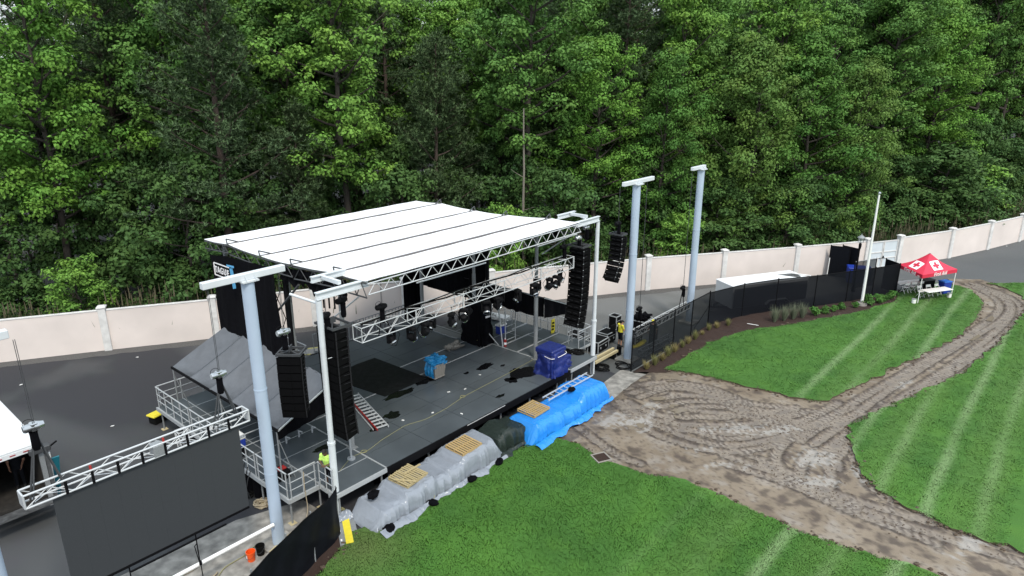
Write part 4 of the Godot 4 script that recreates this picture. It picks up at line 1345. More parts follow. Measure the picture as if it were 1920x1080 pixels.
	# grey fabric lean-to canopies over both side platforms
	for k in [[-0.6, -3.3, "grey pleated fabric canopy over the left platform"], [13.1, 15.9, "grey and black fabric canopy over the right platform"]]:
		var c := sthing("canopy", k[2], "canopy", (k[0] + k[1]) / 2, 6.6)
		var u0: float = k[0]
		var u1: float = k[1]
		q = Buf.new()
		var f := func(a: float, t: float) -> Vector3:
			# a: along v; t: from the outer edge up to the inner edge
			var bay := a * 5.0
			var fr := bay - floorf(bay)
			var sag := sin(PI * pow(fr, 0.55)) * 0.50 * sin(PI * clampf(0.08 + 0.86 * t, 0, 1))
			var ruck := 0.05 * noise2.get_noise_2d(a * 700.0, t * 60.0) * smoothstep(0.6, 1.0, t) + 0.035 * noise2.get_noise_2d(a * 500.0, 30.0) * smoothstep(0.25, 0.0, t)
			return cv(c, P(lerpf(u1, u0, t), lerpf(3.42, 4.62, t) - sag + ruck, lerpf(2.25, 11.2, a)))
		q.grid(f, 120, 16, k[1] > 0)
		put(c, "roof_cloth", q.mesh(), M.canopy_grey)
		q = Buf.new()
		q.grid(func(a: float, t: float) -> Vector3:
			var p: Vector3 = f.call(a, 1.0)
			return p + Vector3(0.05 * sin(a * 80.0), -0.02 - t * (1.15 + 0.1 * noise.get_noise_2d(a * 300.0, 5.0)), 0), 100, 4)
		q.grid(func(a: float, t: float) -> Vector3:
			var p: Vector3 = f.call(0.0, a)
			return p + Vector3(0, -0.02 - t * (0.42 + 0.8 * a), 0.03 * sin(a * 26.0)), 30, 4)
		put(c, "skirt", q.mesh(), M.black_cloth)
		bar(c, "edge_tube", P(u1, 3.38, 2.2), P(u1, 3.38, 11.25), 0.07, 0.10, M.black_metal)
		bar(c, "edge_tube", P(u1, 3.38, 2.22), P(u0, 4.58, 2.22), 0.05, 0.05, M.alu)
		for v in [2.3, 6.7, 11.1]:
			rod(c, "pole", P(u1, DECK, v), P(u1, 3.36, v), 0.035, M.galvanized)
			rod(c, "stay", P(u1 - signf(u1) * 0.5, DECK, v - 0.1), P(u1, 3.1, v), 0.02, M.galvanized, 6)

# a cloth-covered lump in stage axes, standing on height y
func lump(q: Buf, o: Node, u0: float, u1: float, v0: float, v1: float, y: float, tall: float, wob: float, seed_: int) -> void:
	var mid := P((u0 + u1) / 2, y, (v0 + v1) / 2)
	var f := func(s: float, t: float) -> Vector3:
		var a := TAU * s
		var cu := signf(cos(a)) * pow(absf(cos(a)), 0.4)
		var cs := signf(sin(a)) * pow(absf(sin(a)), 0.4)
		var e := t * 1.25
		var out := 1.0 if e < 1.0 else 1.0 - (e - 1.0) / 0.25
		var h := minf(e, 1.0)
		var fold := 1.0 + (1.0 - h) * 0.10 * sin(a * 13.0 + seed_) + (1.0 - h) * 0.12
		var w := noise2.get_noise_3d(cu * 60.0 + seed_ * 50.0, cs * 60.0, h * 160.0) * wob
		return cv(o, mid + P(cu * (u1 - u0) / 2 * out * fold + w * cu, tall * h + w * 0.5, cs * (v1 - v0) / 2 * out * fold + w * cs))
	q.grid(f, 72, 24)

# ---------------------------------------------------------------- gantries, speakers, trusses, lamps
func gantry(label: String, u: float, v: float, tall: float, r: float, u0: float, u1: float) -> void:
	var o := sthing("crane_post", label, "steel post", u, v, 0.0, "pale blue steel posts in line with the stage front")
	var q := Buf.new()
	q.tube(cv(o, P(u, 0, v)), cv(o, P(u, tall, v)), r, r * 0.94, 24)
	put(o, "pole", q.mesh(), M.pole_blue)
	for y in [0.3, 0.62]: rod(o, "weld_ring", P(u, tall * y, v), P(u, tall * y + 0.05, v), r * 1.015, M.pole_blue, 24)
	slab(o, "base_plate", u - 0.55, u + 0.55, 0.0, 0.14, v - 0.55, v + 0.55, M.concrete, 0.02)
	slab(o, "cap_plate", u - r * 1.3, u + r * 1.3, tall, tall + 0.05, v - r * 1.2, v + r * 1.2, M.beam_white)
	var b := block(o, "beam", P((u0 + u1) / 2, tall + 0.16, v), Vector3(u1 - u0, 0.22, 0.21), M.beam_white, 0.015)
	for s in [-1.0, 1.0]:
		for k in [-0.16, 0.16]:
			q = Buf.new()
			var c := P(u + k, tall + 0.05, v + s * 0.16)
			q.face(cv(o, c + P(0.3, 0, 0)), [cv(o, c), cv(o, c + P(0, 0, s * 0.16)), cv(o, c + P(0, 0.2, 0))])
			put(o, "gusset", q.mesh(), M.beam_white)

func i_beam(o: Node, a: Vector3, b: Vector3, h: float, w: float, m: Material) -> void:
	var up := Vector3(0, h / 2, 0)
	bar(o, "web", a, b, 0.03, h - 0.05, m)
	bar(o, "flange", a + up, b + up, w, 0.035, m)
	bar(o, "flange", a - up, b - up, w, 0.035, m)

func slim_gantry(label: String, u: float, dir: float) -> void:
	var o := sthing("slim_gantry", label, "steel post", u, 0.2, 0.0, "slim white posts at the stage corners")
	rod(o, "pole", P(u, 0, 0.2), P(u, 3.2, 0.2), 0.135, M.beam_white, 16)
	rod(o, "pole", P(u, 3.2, 0.2), P(u, 8.8, 0.2), 0.11, M.beam_white, 16)
	rod(o, "collar", P(u, 3.16, 0.2), P(u, 3.26, 0.2), 0.155, M.beam_white, 16)
	for y in [1.1, 6.6]:
		rod(o, "hook", P(u + 0.12, y, 0.12), P(u + 0.34, y + 0.03, 0.05), 0.018, M.alu, 6)
	var e := u + dir * 2.15
	i_beam(o, P(u - dir * 0.1, 8.98, 0.2), P(e, 8.98, 0.2), 0.24, 0.17, M.beam_white)
	i_beam(o, P(u + dir * 0.5, 9.22, 1.35), P(u + dir * 2.0, 9.22, 1.35), 0.20, 0.15, M.beam_white)
	bar(o, "cross_beam", P(u + dir * 0.95, 9.24, 0.25), P(u + dir * 0.95, 9.24, 1.3), 0.13, 0.14, M.beam_white)
	rod(o, "knee_brace", P(u, 8.7, 0.25), P(u - dir * 0.3, 8.85, 1.5), 0.05, M.beam_white)
	for k in 3: rod(o, "tie", P(u + dir * (0.2 + k * 0.22), 8.8, 0.2), P(u + dir * (0.2 + k * 0.22), 8.5 - 0.08 * k, 0.2), 0.035, M.black_metal, 6)

func hoist(label: String, u: float, v: float, y: float, top: float, yaw := 0.0, lit := false) -> void:
	var o := sthing("chain_hoist", label, "chain hoist", u, v, y, "electric chain hoists")
	o.rotation.y += yaw
	org[o] = P(0, 0, 0)
	var body: Material = M.chrome if lit else M.black_metal
	var q := Buf.new()
	q.lathe(Vector3(-0.30, 0, 0), [[0.0, 0.0], [0.11, 0.0], [0.14, 0.05], [0.14, 0.30], [0.16, 0.34], [0.16, 0.44], [0.11, 0.60], [0.0, 0.62]], 14, Basis(Vector3(0, 0, 1), -PI / 2))
	put(o, "motor", q.mesh(), body)
	q = Buf.new()
	q.bevel(Vector3(0.02, 0.0, 0), Vector3(0.22, 0.30, 0.26), 0.03)
	put(o, "gear_case", q.mesh(), body)
	q = Buf.new()
	q.lathe(Vector3(-0.06, -0.78, 0.14), [[0.0, 0.0], [0.10, 0.02], [0.13, 0.15], [0.12, 0.6], [0.13, 0.68]], 12)
	put(o, "chain_bag", q.mesh(), M.black_cloth)
	q = Buf.new()
	for k in 2: q.path([Vector3(0.05 * k, 0.12, 0.03), Vector3(0.05 * k, top - y, 0.03)], 0.011, 5)
	put(o, "chain", q.mesh(), M.steel_dark)
	q = Buf.new()
	var ring := []
	for i in 9: ring.append(Vector3(0.02, -0.26 + 0.08 * cos(TAU * i / 10.0), 0.08 * sin(TAU * i / 10.0)))
	q.path(ring, 0.02, 5)
	put(o, "hook", q.mesh(), M.steel_dark)
	ring = []
	for i in 10: ring.append(Vector3(0.16 * cos(i * 0.7) - 0.1, 0.14 + 0.13 * sin(i * 0.7), 0.05 + 0.01 * i))
	cable(o, "cable_loop", ring, 0.010, M.rubber)
	for c in o.get_children(): (c as Node3D).transform = (c as Node3D).transform * Transform3D(Basis.from_scale(Vector3(0.8, 1.0 if c.name == "chain" else 0.8, 0.8)), Vector3.ZERO)

var cabinet: ArrayMesh
var cabinet_grille: ArrayMesh

# a hanging line of loudspeaker cabinets; front looks along local +x
func line_array(label: String, u: float, v: float, top: float, n: int, h: float, wide: float, deep: float, yaw: float, bend: Array) -> void:
	var o := thing("line_array", label, "loudspeaker array", S(u, v, top), TURN + yaw, "hanging line arrays of loudspeakers")
	var q := Buf.new()
	# wedge cabinet: tall at the front, lower at the back
	var hf := h / 2 - 0.008
	var hb := hf * 0.80
	var c := [Vector3(deep / 2, -hf, -wide / 2), Vector3(deep / 2, hf, -wide / 2), Vector3(deep / 2, hf, wide / 2), Vector3(deep / 2, -hf, wide / 2)]
	var d := [Vector3(-deep / 2, -hb, -wide / 2 * 0.86), Vector3(-deep / 2, hb, -wide / 2 * 0.86), Vector3(-deep / 2, hb, wide / 2 * 0.86), Vector3(-deep / 2, -hb, wide / 2 * 0.86)]
	q.face(Vector3.ZERO, c.duplicate())
	q.face(Vector3.ZERO, d.duplicate())
	for i in 4: q.face(Vector3.ZERO, [c[i], c[(i + 1) % 4], d[(i + 1) % 4], d[i]])
	var box := q.mesh()
	q = Buf.new()
	for s in [-1.0, 1.0]: q.box(Vector3(deep / 2 + 0.012, 0, s * wide * 0.25), Vector3(0.02, h * 0.82, wide * 0.42))
	q.box(Vector3(deep / 2 + 0.02, 0, 0), Vector3(0.03, h * 0.86, wide * 0.1))
	var grille := q.mesh()
	q = Buf.new()
	for s in [-1.0, 1.0]:
		q.bevel(Vector3(deep * 0.44, 0, s * wide * 0.505), Vector3(0.05, h * 0.96, 0.03), 0.008)
		q.bevel(Vector3(-deep * 0.42, 0, s * wide * 0.45), Vector3(0.05, h * 0.98, 0.03), 0.008)
		q.box(Vector3(-deep * 0.02, h * 0.26, s * wide * 0.475), Vector3(deep * 0.6, 0.022, 0.012), Basis(Vector3.UP, s * 0.13))
	for s in [-1.0, 1.0]: q.bevel(Vector3(-deep * 0.51, -h * 0.10, s * wide * 0.2), Vector3(0.03, 0.035, wide * 0.26), 0.008)
	var metal := q.mesh()
	q = Buf.new()
	q.box(Vector3(-deep * 0.43, h * 0.18, wide * 0.455), Vector3(0.05, 0.03, 0.03))
	var stud := q.mesh()
	var at := Vector3(0, -0.12, 0)
	var tilt := 0.0
	for i in n:
		tilt = lerpf(bend[0], bend[1], pow(float(i) / maxf(n - 1, 1), bend[2]))
		var basis := Basis(Vector3(0, 0, 1), -tilt)
		var p := put(o, "cabinet", box, M.speaker)
		var mid := at + basis * Vector3(0, -h / 2, 0)
		p.transform = Transform3D(basis, mid)
		put(p, "grille", grille, M.grille)
		put(p, "rigging", metal, M.speaker_edge)
		put(p, "stud", stud, M.alu)
		at = mid + basis * Vector3(0, -h / 2, 0)
	# bumper frame on top
	for z in [-wide * 0.48, wide * 0.48]: bar(o, "bumper_bar", Vector3(-deep * 0.72, 0, z), Vector3(deep * 0.6, 0, z), 0.05, 0.09, M.steel_dark)
	for x in [-deep * 0.7, 0.0, deep * 0.58]: bar(o, "bumper_bar", Vector3(x, 0.01, -wide * 0.5), Vector3(x, 0.01, wide * 0.5), 0.05, 0.08, M.steel_dark)
	for s in [-1.0, 1.0]: bar(o, "bumper_bar", Vector3(0, 0.03, 0), Vector3(deep * 0.58, 0.03, s * wide * 0.46), 0.045, 0.05, M.steel_dark)
	block(o, "pick_plate", Vector3(0, 0.14, 0), Vector3(0.3, 0.2, 0.04), M.steel_dark)

func moving_light(o: Node3D) -> void:
	var q := Buf.new()
	q.bevel(Vector3(0, -0.12, 0), Vector3(0.36, 0.14, 0.26), 0.03)
	put(o, "base", q.mesh(), M.black_metal)
	q = Buf.new()
	for s in [-1.0, 1.0]: q.bevel(Vector3(s * 0.2, -0.38, 0), Vector3(0.06, 0.42, 0.14), 0.02)
	put(o, "yoke", q.mesh(), M.black_metal)
	q = Buf.new()
	var b := Basis(Vector3(1, 0, 0), 2.35)
	q.lathe(Vector3(0, -0.47, 0) - b * Vector3(0, 0.17, 0), [[0.0, 0.0], [0.12, 0.02], [0.165, 0.12], [0.155, 0.32], [0.13, 0.36], [0.12, 0.33], [0.0, 0.31]], 16, b)
	put(o, "head", q.mesh(), M.black_metal)
	q = Buf.new()
	q.lathe(Vector3(0, -0.47, 0) - b * Vector3(0, 0.17, 0), [[0.155, 0.30], [0.17, 0.33], [0.16, 0.37], [0.13, 0.362]], 16, b)
	q.lathe(Vector3(0, -0.47, 0) - b * Vector3(0, 0.17, 0), [[0.07, 0.315], [0.05, 0.335], [0.0, 0.34]], 12, b)
	put(o, "lens_ring", q.mesh(), M.chrome)
	q = Buf.new()
	q.path([Vector3(0.1, -0.02, 0.1), Vector3(0.28, -0.3, 0.22), Vector3(0.1, -0.74, 0.16), Vector3(-0.14, -0.66, 0.1)], 0.012, 5)
	put(o, "cable", q.mesh(), M.rubber)

func make_rig() -> void:
	gantry("thick pale blue post carrying a T-shaped beam between the big screen and the stage", -4.72, 0.4, 10.05, 0.215, -6.2, -3.4)
	gantry("thick pale blue post with a T-shaped beam just right of the stage", 18.0, -0.3, 10.5, 0.235, 16.6, 19.75)
	gantry("pale blue post with a short beam farther right, behind the black fence", 26.3, -0.1, 10.45, 0.235, 25.0, 26.75)
	gantry("pale blue post cut off by the lower left corner of the picture", -12.6, 0.4, 10.0, 0.23, -13.2, -11.15)
	slim_gantry("slim white post with twin I-beams at the left front corner of the stage", -2.32, 1.0)
	slim_gantry("slim white post with twin I-beams at the right front corner of the stage", 15.02, -1.0)

	line_array("long straight array of thirteen black cabinets hung at the left front of the stage", -1.75, 0.35, 7.75, 13, 0.335, 1.12, 0.62, PI, [0.0, 0.10, 2.0])
	line_array("array of eight black cabinets hung outside the left platform, left of the white post", -3.35, 0.6, 7.1, 8, 0.285, 0.84, 0.56, PI * 1.22, [-0.06, 0.10, 1.5])
	line_array("long array of thirteen black cabinets hung at the right front of the stage", 13.55, 0.3, 7.8, 13, 0.335, 1.0, 0.60, 0.0, [0.0, 0.30, 2.4])
	line_array("short curved array of nine black cabinets hung beside the thick post right of the stage", 17.3, 0.3, 7.75, 9, 0.29, 0.85, 0.46, 0.0, [0.02, 0.62, 1.5])
	hoist("chain hoist lying over the left front array, left one of the pair", -2.05, 0.3, 8.15, 8.8, 0.4)
	hoist("chain hoist with hanging chain bag over the left front array, right one of the pair", -1.15, 0.55, 8.45, 8.9, 0.2)
	hoist("bright chain hoist over the array outside the left platform", -3.55, 0.6, 7.9, 9.95, 0.0, true)
	hoist("black chain hoist over the left end of the light truss", 0.6, 0.5, 7.75, 8.7)
	hoist("black chain hoist over the right end of the light truss", 12.4, 0.5, 7.9, 8.7)
	hoist("chain hoist with bright cover over the right front array", 13.4, 0.3, 8.2, 8.9, 0.0, true)
	hoist("upper chain hoist with pale body beside the right slim white post", 14.1, 0.3, 8.65, 9.0, 0.0, true)
	hoist("chain hoist over the short curved array", 17.2, 0.3, 8.35, 10.4)
	hoist("black chain hoist on a long cable over the big screen truss, right end", -6.05, 0.4, 7.25, 10.1, 0.0, true)
	hoist("grey chain hoist on a long cable over the big screen truss, left end", -11.1, 0.3, 7.55, 10.0, 0.0, true)
	hoist("chain hoist hanging over the left end of the low truss behind the black fence", 19.6, 0.0, 2.75, 10.5)
	hoist("chain hoist hanging over the right end of the low truss behind the black fence", 25.2, 0.0, 2.75, 10.4)

	# light truss under the roof front
	var o := sthing("light_truss", "long white box truss carrying stage lights across the stage front", "truss", 6.1, 0.5, 6.98)
	box_truss(o, P(-0.6, 6.98, 0.48), P(12.95, 7.02, 0.48), P(0, 0, 0.27), P(0, 0.29, 0), 22, 0.023, M.truss)
	for k in 5:
		var u := 2.1 + k * 2.7
		for s in [-0.27, 0.27]: rod(o, "joint_post", P(u, 6.69, 0.48 + s), P(u, 7.28, 0.48 + s), 0.03, M.truss, 6)
	cable(o, "loom", [P(-0.4, 7.3, 0.5), P(2.0, 7.34, 0.6), P(4.0, 7.3, 0.4), P(6.5, 7.36, 0.55), P(9.0, 7.3, 0.45), P(11.5, 7.37, 0.5), P(12.9, 7.3, 0.5)], 0.035, M.rubber)
	cable(o, "loom", [P(3.0, 7.28, 0.62), P(5.0, 7.33, 0.7), P(8.0, 7.28, 0.6), P(10.0, 7.34, 0.66)], 0.025, M.rubber)
	for k in 2:
		var a: Vector2 = [Vector2(0.6, 7.45), Vector2(12.4, 7.6)][k]
		for s in [-0.35, 0.35]: rod(o, "sling", P(a.x + s, 6.7, 0.3), P(a.x, a.y, 0.48), 0.02, M.black_cloth, 6)
	var us := [1.15, 1.85, 2.6, 3.3, 4.1, 4.85, 5.6, 6.3, 7.0, 7.7, 8.5, 9.7, 10.5, 10.95, 11.5, 12.4]
	var first: Node3D
	for i in us.size():
		var label := "black moving stage light under the light truss, %s from its left end" % NTH[i]
		var at := S(us[i], 0.25 if i % 3 else 0.68, 6.66)
		if i == 0:
			first = thing("stage_light", label, "stage light", at, TURN + 0.2, "stage lights under the truss")
			moving_light(first)
		else:
			copy(first, label, at, TURN + (i * 1.7), "stage lights under the truss")

	# the big screen at the left and its truss
	var t := sthing("screen_truss", "white box truss holding up the big dark screen at lower left", "truss", -8.6, 0.2, 5.7)
	box_truss(t, P(-11.72, 5.68, 0.22), P(-5.42, 5.68, 0.22), P(0, 0, 0.20), P(0, 0.19, 0), 11, 0.031, M.truss, [0, 1, 2])
	for k in 2: block(t, "joint_plate", P(-11.72 + k * 6.3, 5.68, 0.22), Vector3(0.05, 0.4, 0.4), M.truss)
	block(t, "joint_box", P(-8.3, 5.68, 0.16), Vector3(0.3, 0.34, 0.36), M.galvanized, 0.01)
	for k in 8:
		var u := -10.75 + k * 0.66
		var c := block(t, "hanging_clamp", P(u, 5.66, 0.0), Vector3(0.07, 0.4, 0.05), M.black_metal, 0.01)
		if k in [1, 4]: rod(t, "red_shackle", P(u, 5.88, 0.05), P(u, 6.0, 0.07), 0.035, M.red)
	for a in [[-6.05, 7.1], [-11.1, 7.4]]:
		for s in [-0.42, 0.42]:
			rod(t, "sling", P(a[0] + s, 5.5, 0.36), P(a[0], a[1], 0.36), 0.028, M.steel_dark, 6)
			rod(t, "sling", P(a[0] + s, 5.5, 0.08), P(a[0], a[1], 0.36), 0.022, M.steel_dark, 6)
	var sc := sthing("video_screen", "big dark video screen hanging from the white truss at lower left", "screen", -8.5, 0.15, 2.4)
	for i in 10:
		for j in 6:
			var a := -11.08 + i * 0.53
			var b := 2.38 + j * 0.513
			slab(sc, "screen_tile", a + 0.0006, a + 0.5294, b + 0.0006, b + 0.5124, 0.10, 0.18, M.led_face)
	slab(sc, "bottom_bar", -11.08, -5.78, 2.30, 2.375, 0.08, 0.2, M.black_metal)
	bar(sc, "drop_bar", P(-9.6, 2.08, 0.16), P(-6.6, 2.08, 0.16), 0.05, 0.05, M.black_metal)
	for u in [-9.63, -7.62]:
		rod(sc, "strap", P(u, 2.34, 0.14), P(u, 1.16, 0.14), 0.02, M.black_cloth, 6)
		rod(sc, "strap", P(u + 0.02, 1.16, 0.14), P(u + 0.02, 0.02, 0.14), 0.016, M.black_cloth, 6)
		rod(sc, "strap_tail", P(u - 0.10, 1.9, 0.1), P(u - 0.05, 1.3, 0.06), 0.014, M.black_cloth, 5)
		rod(sc, "strap_tail", P(u, 1.95, 0.12), P(u - 0.10, 1.9, 0.1), 0.014, M.black_cloth, 5)
		block(sc, "ratchet", P(u, 1.2, 0.1), Vector3(0.08, 0.16, 0.06), M.black_metal, 0.01)
	var pipe := sthing("pipe_rail", "white horizontal pipe running from the thick blue post below the big screen", "pipe", -8.6, 0.2, 1.1)
	rod(pipe, "pipe", P(-4.95, 1.1, 0.2), P(-12.5, 1.1, 0.2), 0.07, M.plastic_white, 12)
	# a low truss with a second screen, seen through the fence on the right
	var lo := sthing("screen_truss", "low white box truss hanging behind the black fence right of the stage", "truss", 22.9, 0.0, 1.2)
	box_truss(lo, P(19.2, 1.28, 0.0), P(26.4, 1.28, 0.0), P(0, 0, 0.19), P(0, 0.17, 0), 15, 0.03, M.truss)
	for k in 14: block(lo, "hanging_clamp", P(19.5 + k * 0.5, 1.34, -0.16), Vector3(0.08, 0.4, 0.07), M.black_metal)
	for a in [19.6, 25.2]:
		for s in [-0.4, 0.4]: rod(lo, "sling", P(a + s, 1.2, 0.0), P(a, 2.6, 0.0), 0.026, M.black_cloth, 6)
	var lp := sthing("video_screen", "part-built dark screen panel under the low truss behind the fence", "screen", 21.3, -0.1)
	for i in 2:
		for j in 2: slab(lp, "screen_tile", 20.9 + i * 0.5, 21.39 + i * 0.5, 0.1 + j * 0.5, 0.59 + j * 0.5, -0.14, -0.06, M.led_face, 0.003)
	var lf := sthing("truss_section", "grey truss section lying on the ground behind the black fence", "truss", 21.0, -1.0)
	box_truss(lf, P(18.8, 0.28, -0.75), P(22.4, 0.28, -0.85), P(0, 0, 0.2), P(0, 0.18, 0), 7, 0.03, M.galvanized)
	var ts := sthing("truss_section", "short silver truss piece standing on the asphalt behind the big screen's truss", "truss", -3.9, 9.6)
	box_truss(ts, P(-4.15, 0.05, 8.9), P(-4.15, 1.25, 9.1), P(0.2, 0, 0), P(0, 0, 0.2), 3, 0.028, M.truss)
	# cables from beam ends
	cable(ts, "stay_wire", [P(-4.15, 1.2, 9.1), P(-4.1, 1.0, 9.3)], 0.02, M.steel_dark)

# ---------------------------------------------------------------- covered goods and small things
# a long heap under a sheet, in stage axes; ends and skirts rumpled
func covered_heap(o: Node, called: String, m: Material, u0: float, u1: float, vf: float, vb: float, high: Callable, seed_: int, spread := 0.22) -> void:
	var q := Buf.new()
	var vc := (vf + vb) / 2
	var w := (vb - vf) / 2
	var nz := FastNoiseLite.new()
	nz.noise_type = FastNoiseLite.TYPE_SIMPLEX
	nz.frequency = 0.01
	nz.fractal_octaves = 3
	nz.seed = seed_
	q.grid(func(s: float, t: float) -> Vector3:
		var e := clampf(minf(s, 1.0 - s) / 0.075, 0.0, 1.0)
		e = pow(e, 0.55)
		var u := lerpf(u0, u1, s)
		var a := PI * t
		var c := -cos(a)
		var sv := signf(c) * pow(absf(c), 0.24)
		var hy := pow(maxf(sin(a), 0.0), 0.32)
		var top: float = high.call(u)
		var low := pow(1.0 - hy, 0.8)
		# loose folds fall down the sides and fan out at the foot
		var f1 := 1.0 - absf(nz.get_noise_2d(u * 95.0, 40.0 * signf(c))) * 3.0
		var f2 := 1.0 - absf(nz.get_noise_2d(u * 230.0, 400.0 + 40.0 * signf(c))) * 3.0
		var fold := maxf(f1, -0.3) * 0.75 + maxf(f2, -0.3) * 0.22
		var dip := nz.get_noise_2d(u * 60.0, c * 60.0 + 90.0)
		var line := maxf(1.0 - absf(nz.get_noise_2d(u * 80.0 + c * 110.0, c * 60.0 - u * 70.0 + 700.0)) * 7.0, 0.0)
		var out := 1.0 + low * (spread / w) * (0.35 + 0.55 * fold)
		var y := top * hy * (0.5 + 0.5 * e) * e + 0.05 * dip * hy * e + 0.03 * line * hy
		if t < 0.035 or t > 0.965: y = 0.02 + 0.05 * maxf(fold, 0.0)
		return cv(o, P(u + 0.06 * dip, y + (0.06 * maxf(fold, 0.0) if e < 0.001 else 0.0), vc + w * sv * out * (0.74 + 0.26 * e) + 0.05 * fold * low * signf(c))), int((u1 - u0) * 34), 60)
	# the hem lies loose on the ground in front
	q.grid(func(s: float, t: float) -> Vector3:
		var u := lerpf(u0 + 0.1, u1 - 0.1, s)
		var n := nz.get_noise_2d(u * 95.0, -40.0)
		var n2 := nz.get_noise_2d(u * 260.0, 70.0)
		var reach := 0.12 + 0.28 * clampf(0.5 + nz.get_noise_2d(u * 45.0, 300.0) * 1.6, 0, 1)
		return cv(o, P(u + 0.05 * n2, 0.125 + 0.09 * sin(PI * t) * absf(n2) + 0.05 * absf(n) + 0.10 * (1.0 - t), vf - spread * 0.45 - reach * t - 0.06 * n)), int((u1 - u0) * 30), 8, true)
	put(o, called, q.mesh(), m)

func pallet(o: Node3D, m: Material, slats: int, rough: float) -> void:
	for k in 3: block(o, "stringer", Vector3(0, 0.06, -0.5 + k * 0.5), Vector3(1.2, 0.09, 0.05), m)
	for i in slats:
		var x := lerpf(-0.55, 0.55, float(i) / (slats - 1))
		var b := block(o, "slat", Vector3(x + rng.randf_range(-1, 1) * rough, 0.117, rng.randf_range(-1, 1) * rough), Vector3(1.1 / slats * 0.66, 0.022, 1.04), m)
		b.rotation.y = rng.randf_range(-1, 1) * rough
	for x in [-0.55, 0.0, 0.55]: block(o, "bottom_slat", Vector3(x, 0.005, 0), Vector3(0.1, 0.02, 1.04), m)

func ladder(o: Node, a: Vector3, b: Vector3, wide: Vector3, n: int, r: float, m: Material, rung_m: Material) -> void:
	bar(o, "rail", a - wide, b - wide, r * 1.2, r * 2.2, m)
	bar(o, "rail", a + wide, b + wide, r * 1.2, r * 2.2, m)
	for i in n:
		var p := a.lerp(b, (i + 0.5) / n)
		rod(o, "rung", p - wide, p + wide, r * 0.75, rung_m, 6)

func sandbag(label: String, u: float, v: float, y: float, yaw: float, s := 1.0) -> void:
	var q := Buf.new()
	q.grid(func(a: float, t: float) -> Vector3:
		var g := TAU * a
		var h := PI * (t - 0.5)
		var n := 1.0 + 0.35 * noise2.get_noise_3d(cos(g) * 120.0 + u * 50.0, sin(g) * 120.0, t * 200.0)
		return Vector3(cos(g) * cos(h) * 0.26 * n, 0.09 + sin(h) * 0.10 * n, -sin(g) * cos(h) * 0.18 * n) * s, 20, 10)
	solo("sandbag", label, "sandbag", q.mesh(), M.black_cloth, S(u, v, y), TURN + yaw, "black sandbags")

func coil(label: String, u: float, v: float, y: float, r: float, turns: int, m: Material, thick := 0.02) -> void:
	var pts := []
	for i in turns * 10:
		var a := TAU * i / 10.0
		var k := r * (0.6 + 0.4 * noise2.get_noise_2d(i * 40.0, u * 90.0) + 0.15 * sin(i * 0.7))
		pts.append(Vector3(cos(a) * k, 0.03 + 0.012 * i / 10.0 + 0.02 * absf(sin(i * 1.7)), sin(a) * k))
	var o := solo("cable_coil", label, "cable", BoxMesh.new(), m, S(u, v, y), 0.0, "cables lying coiled")
	var c := Curve3D.new()
	for i in pts.size():
		var d: Vector3 = (pts[mini(i + 1, pts.size() - 1)] - pts[maxi(i - 1, 0)]) / 6.0
		c.add_point(pts[i], -d, d)
	var arr := []
	for p in c.tessellate(2, 8): arr.append(p)
	var q := Buf.new()
	q.path(arr, thick, 5)
	o.mesh = q.mesh()

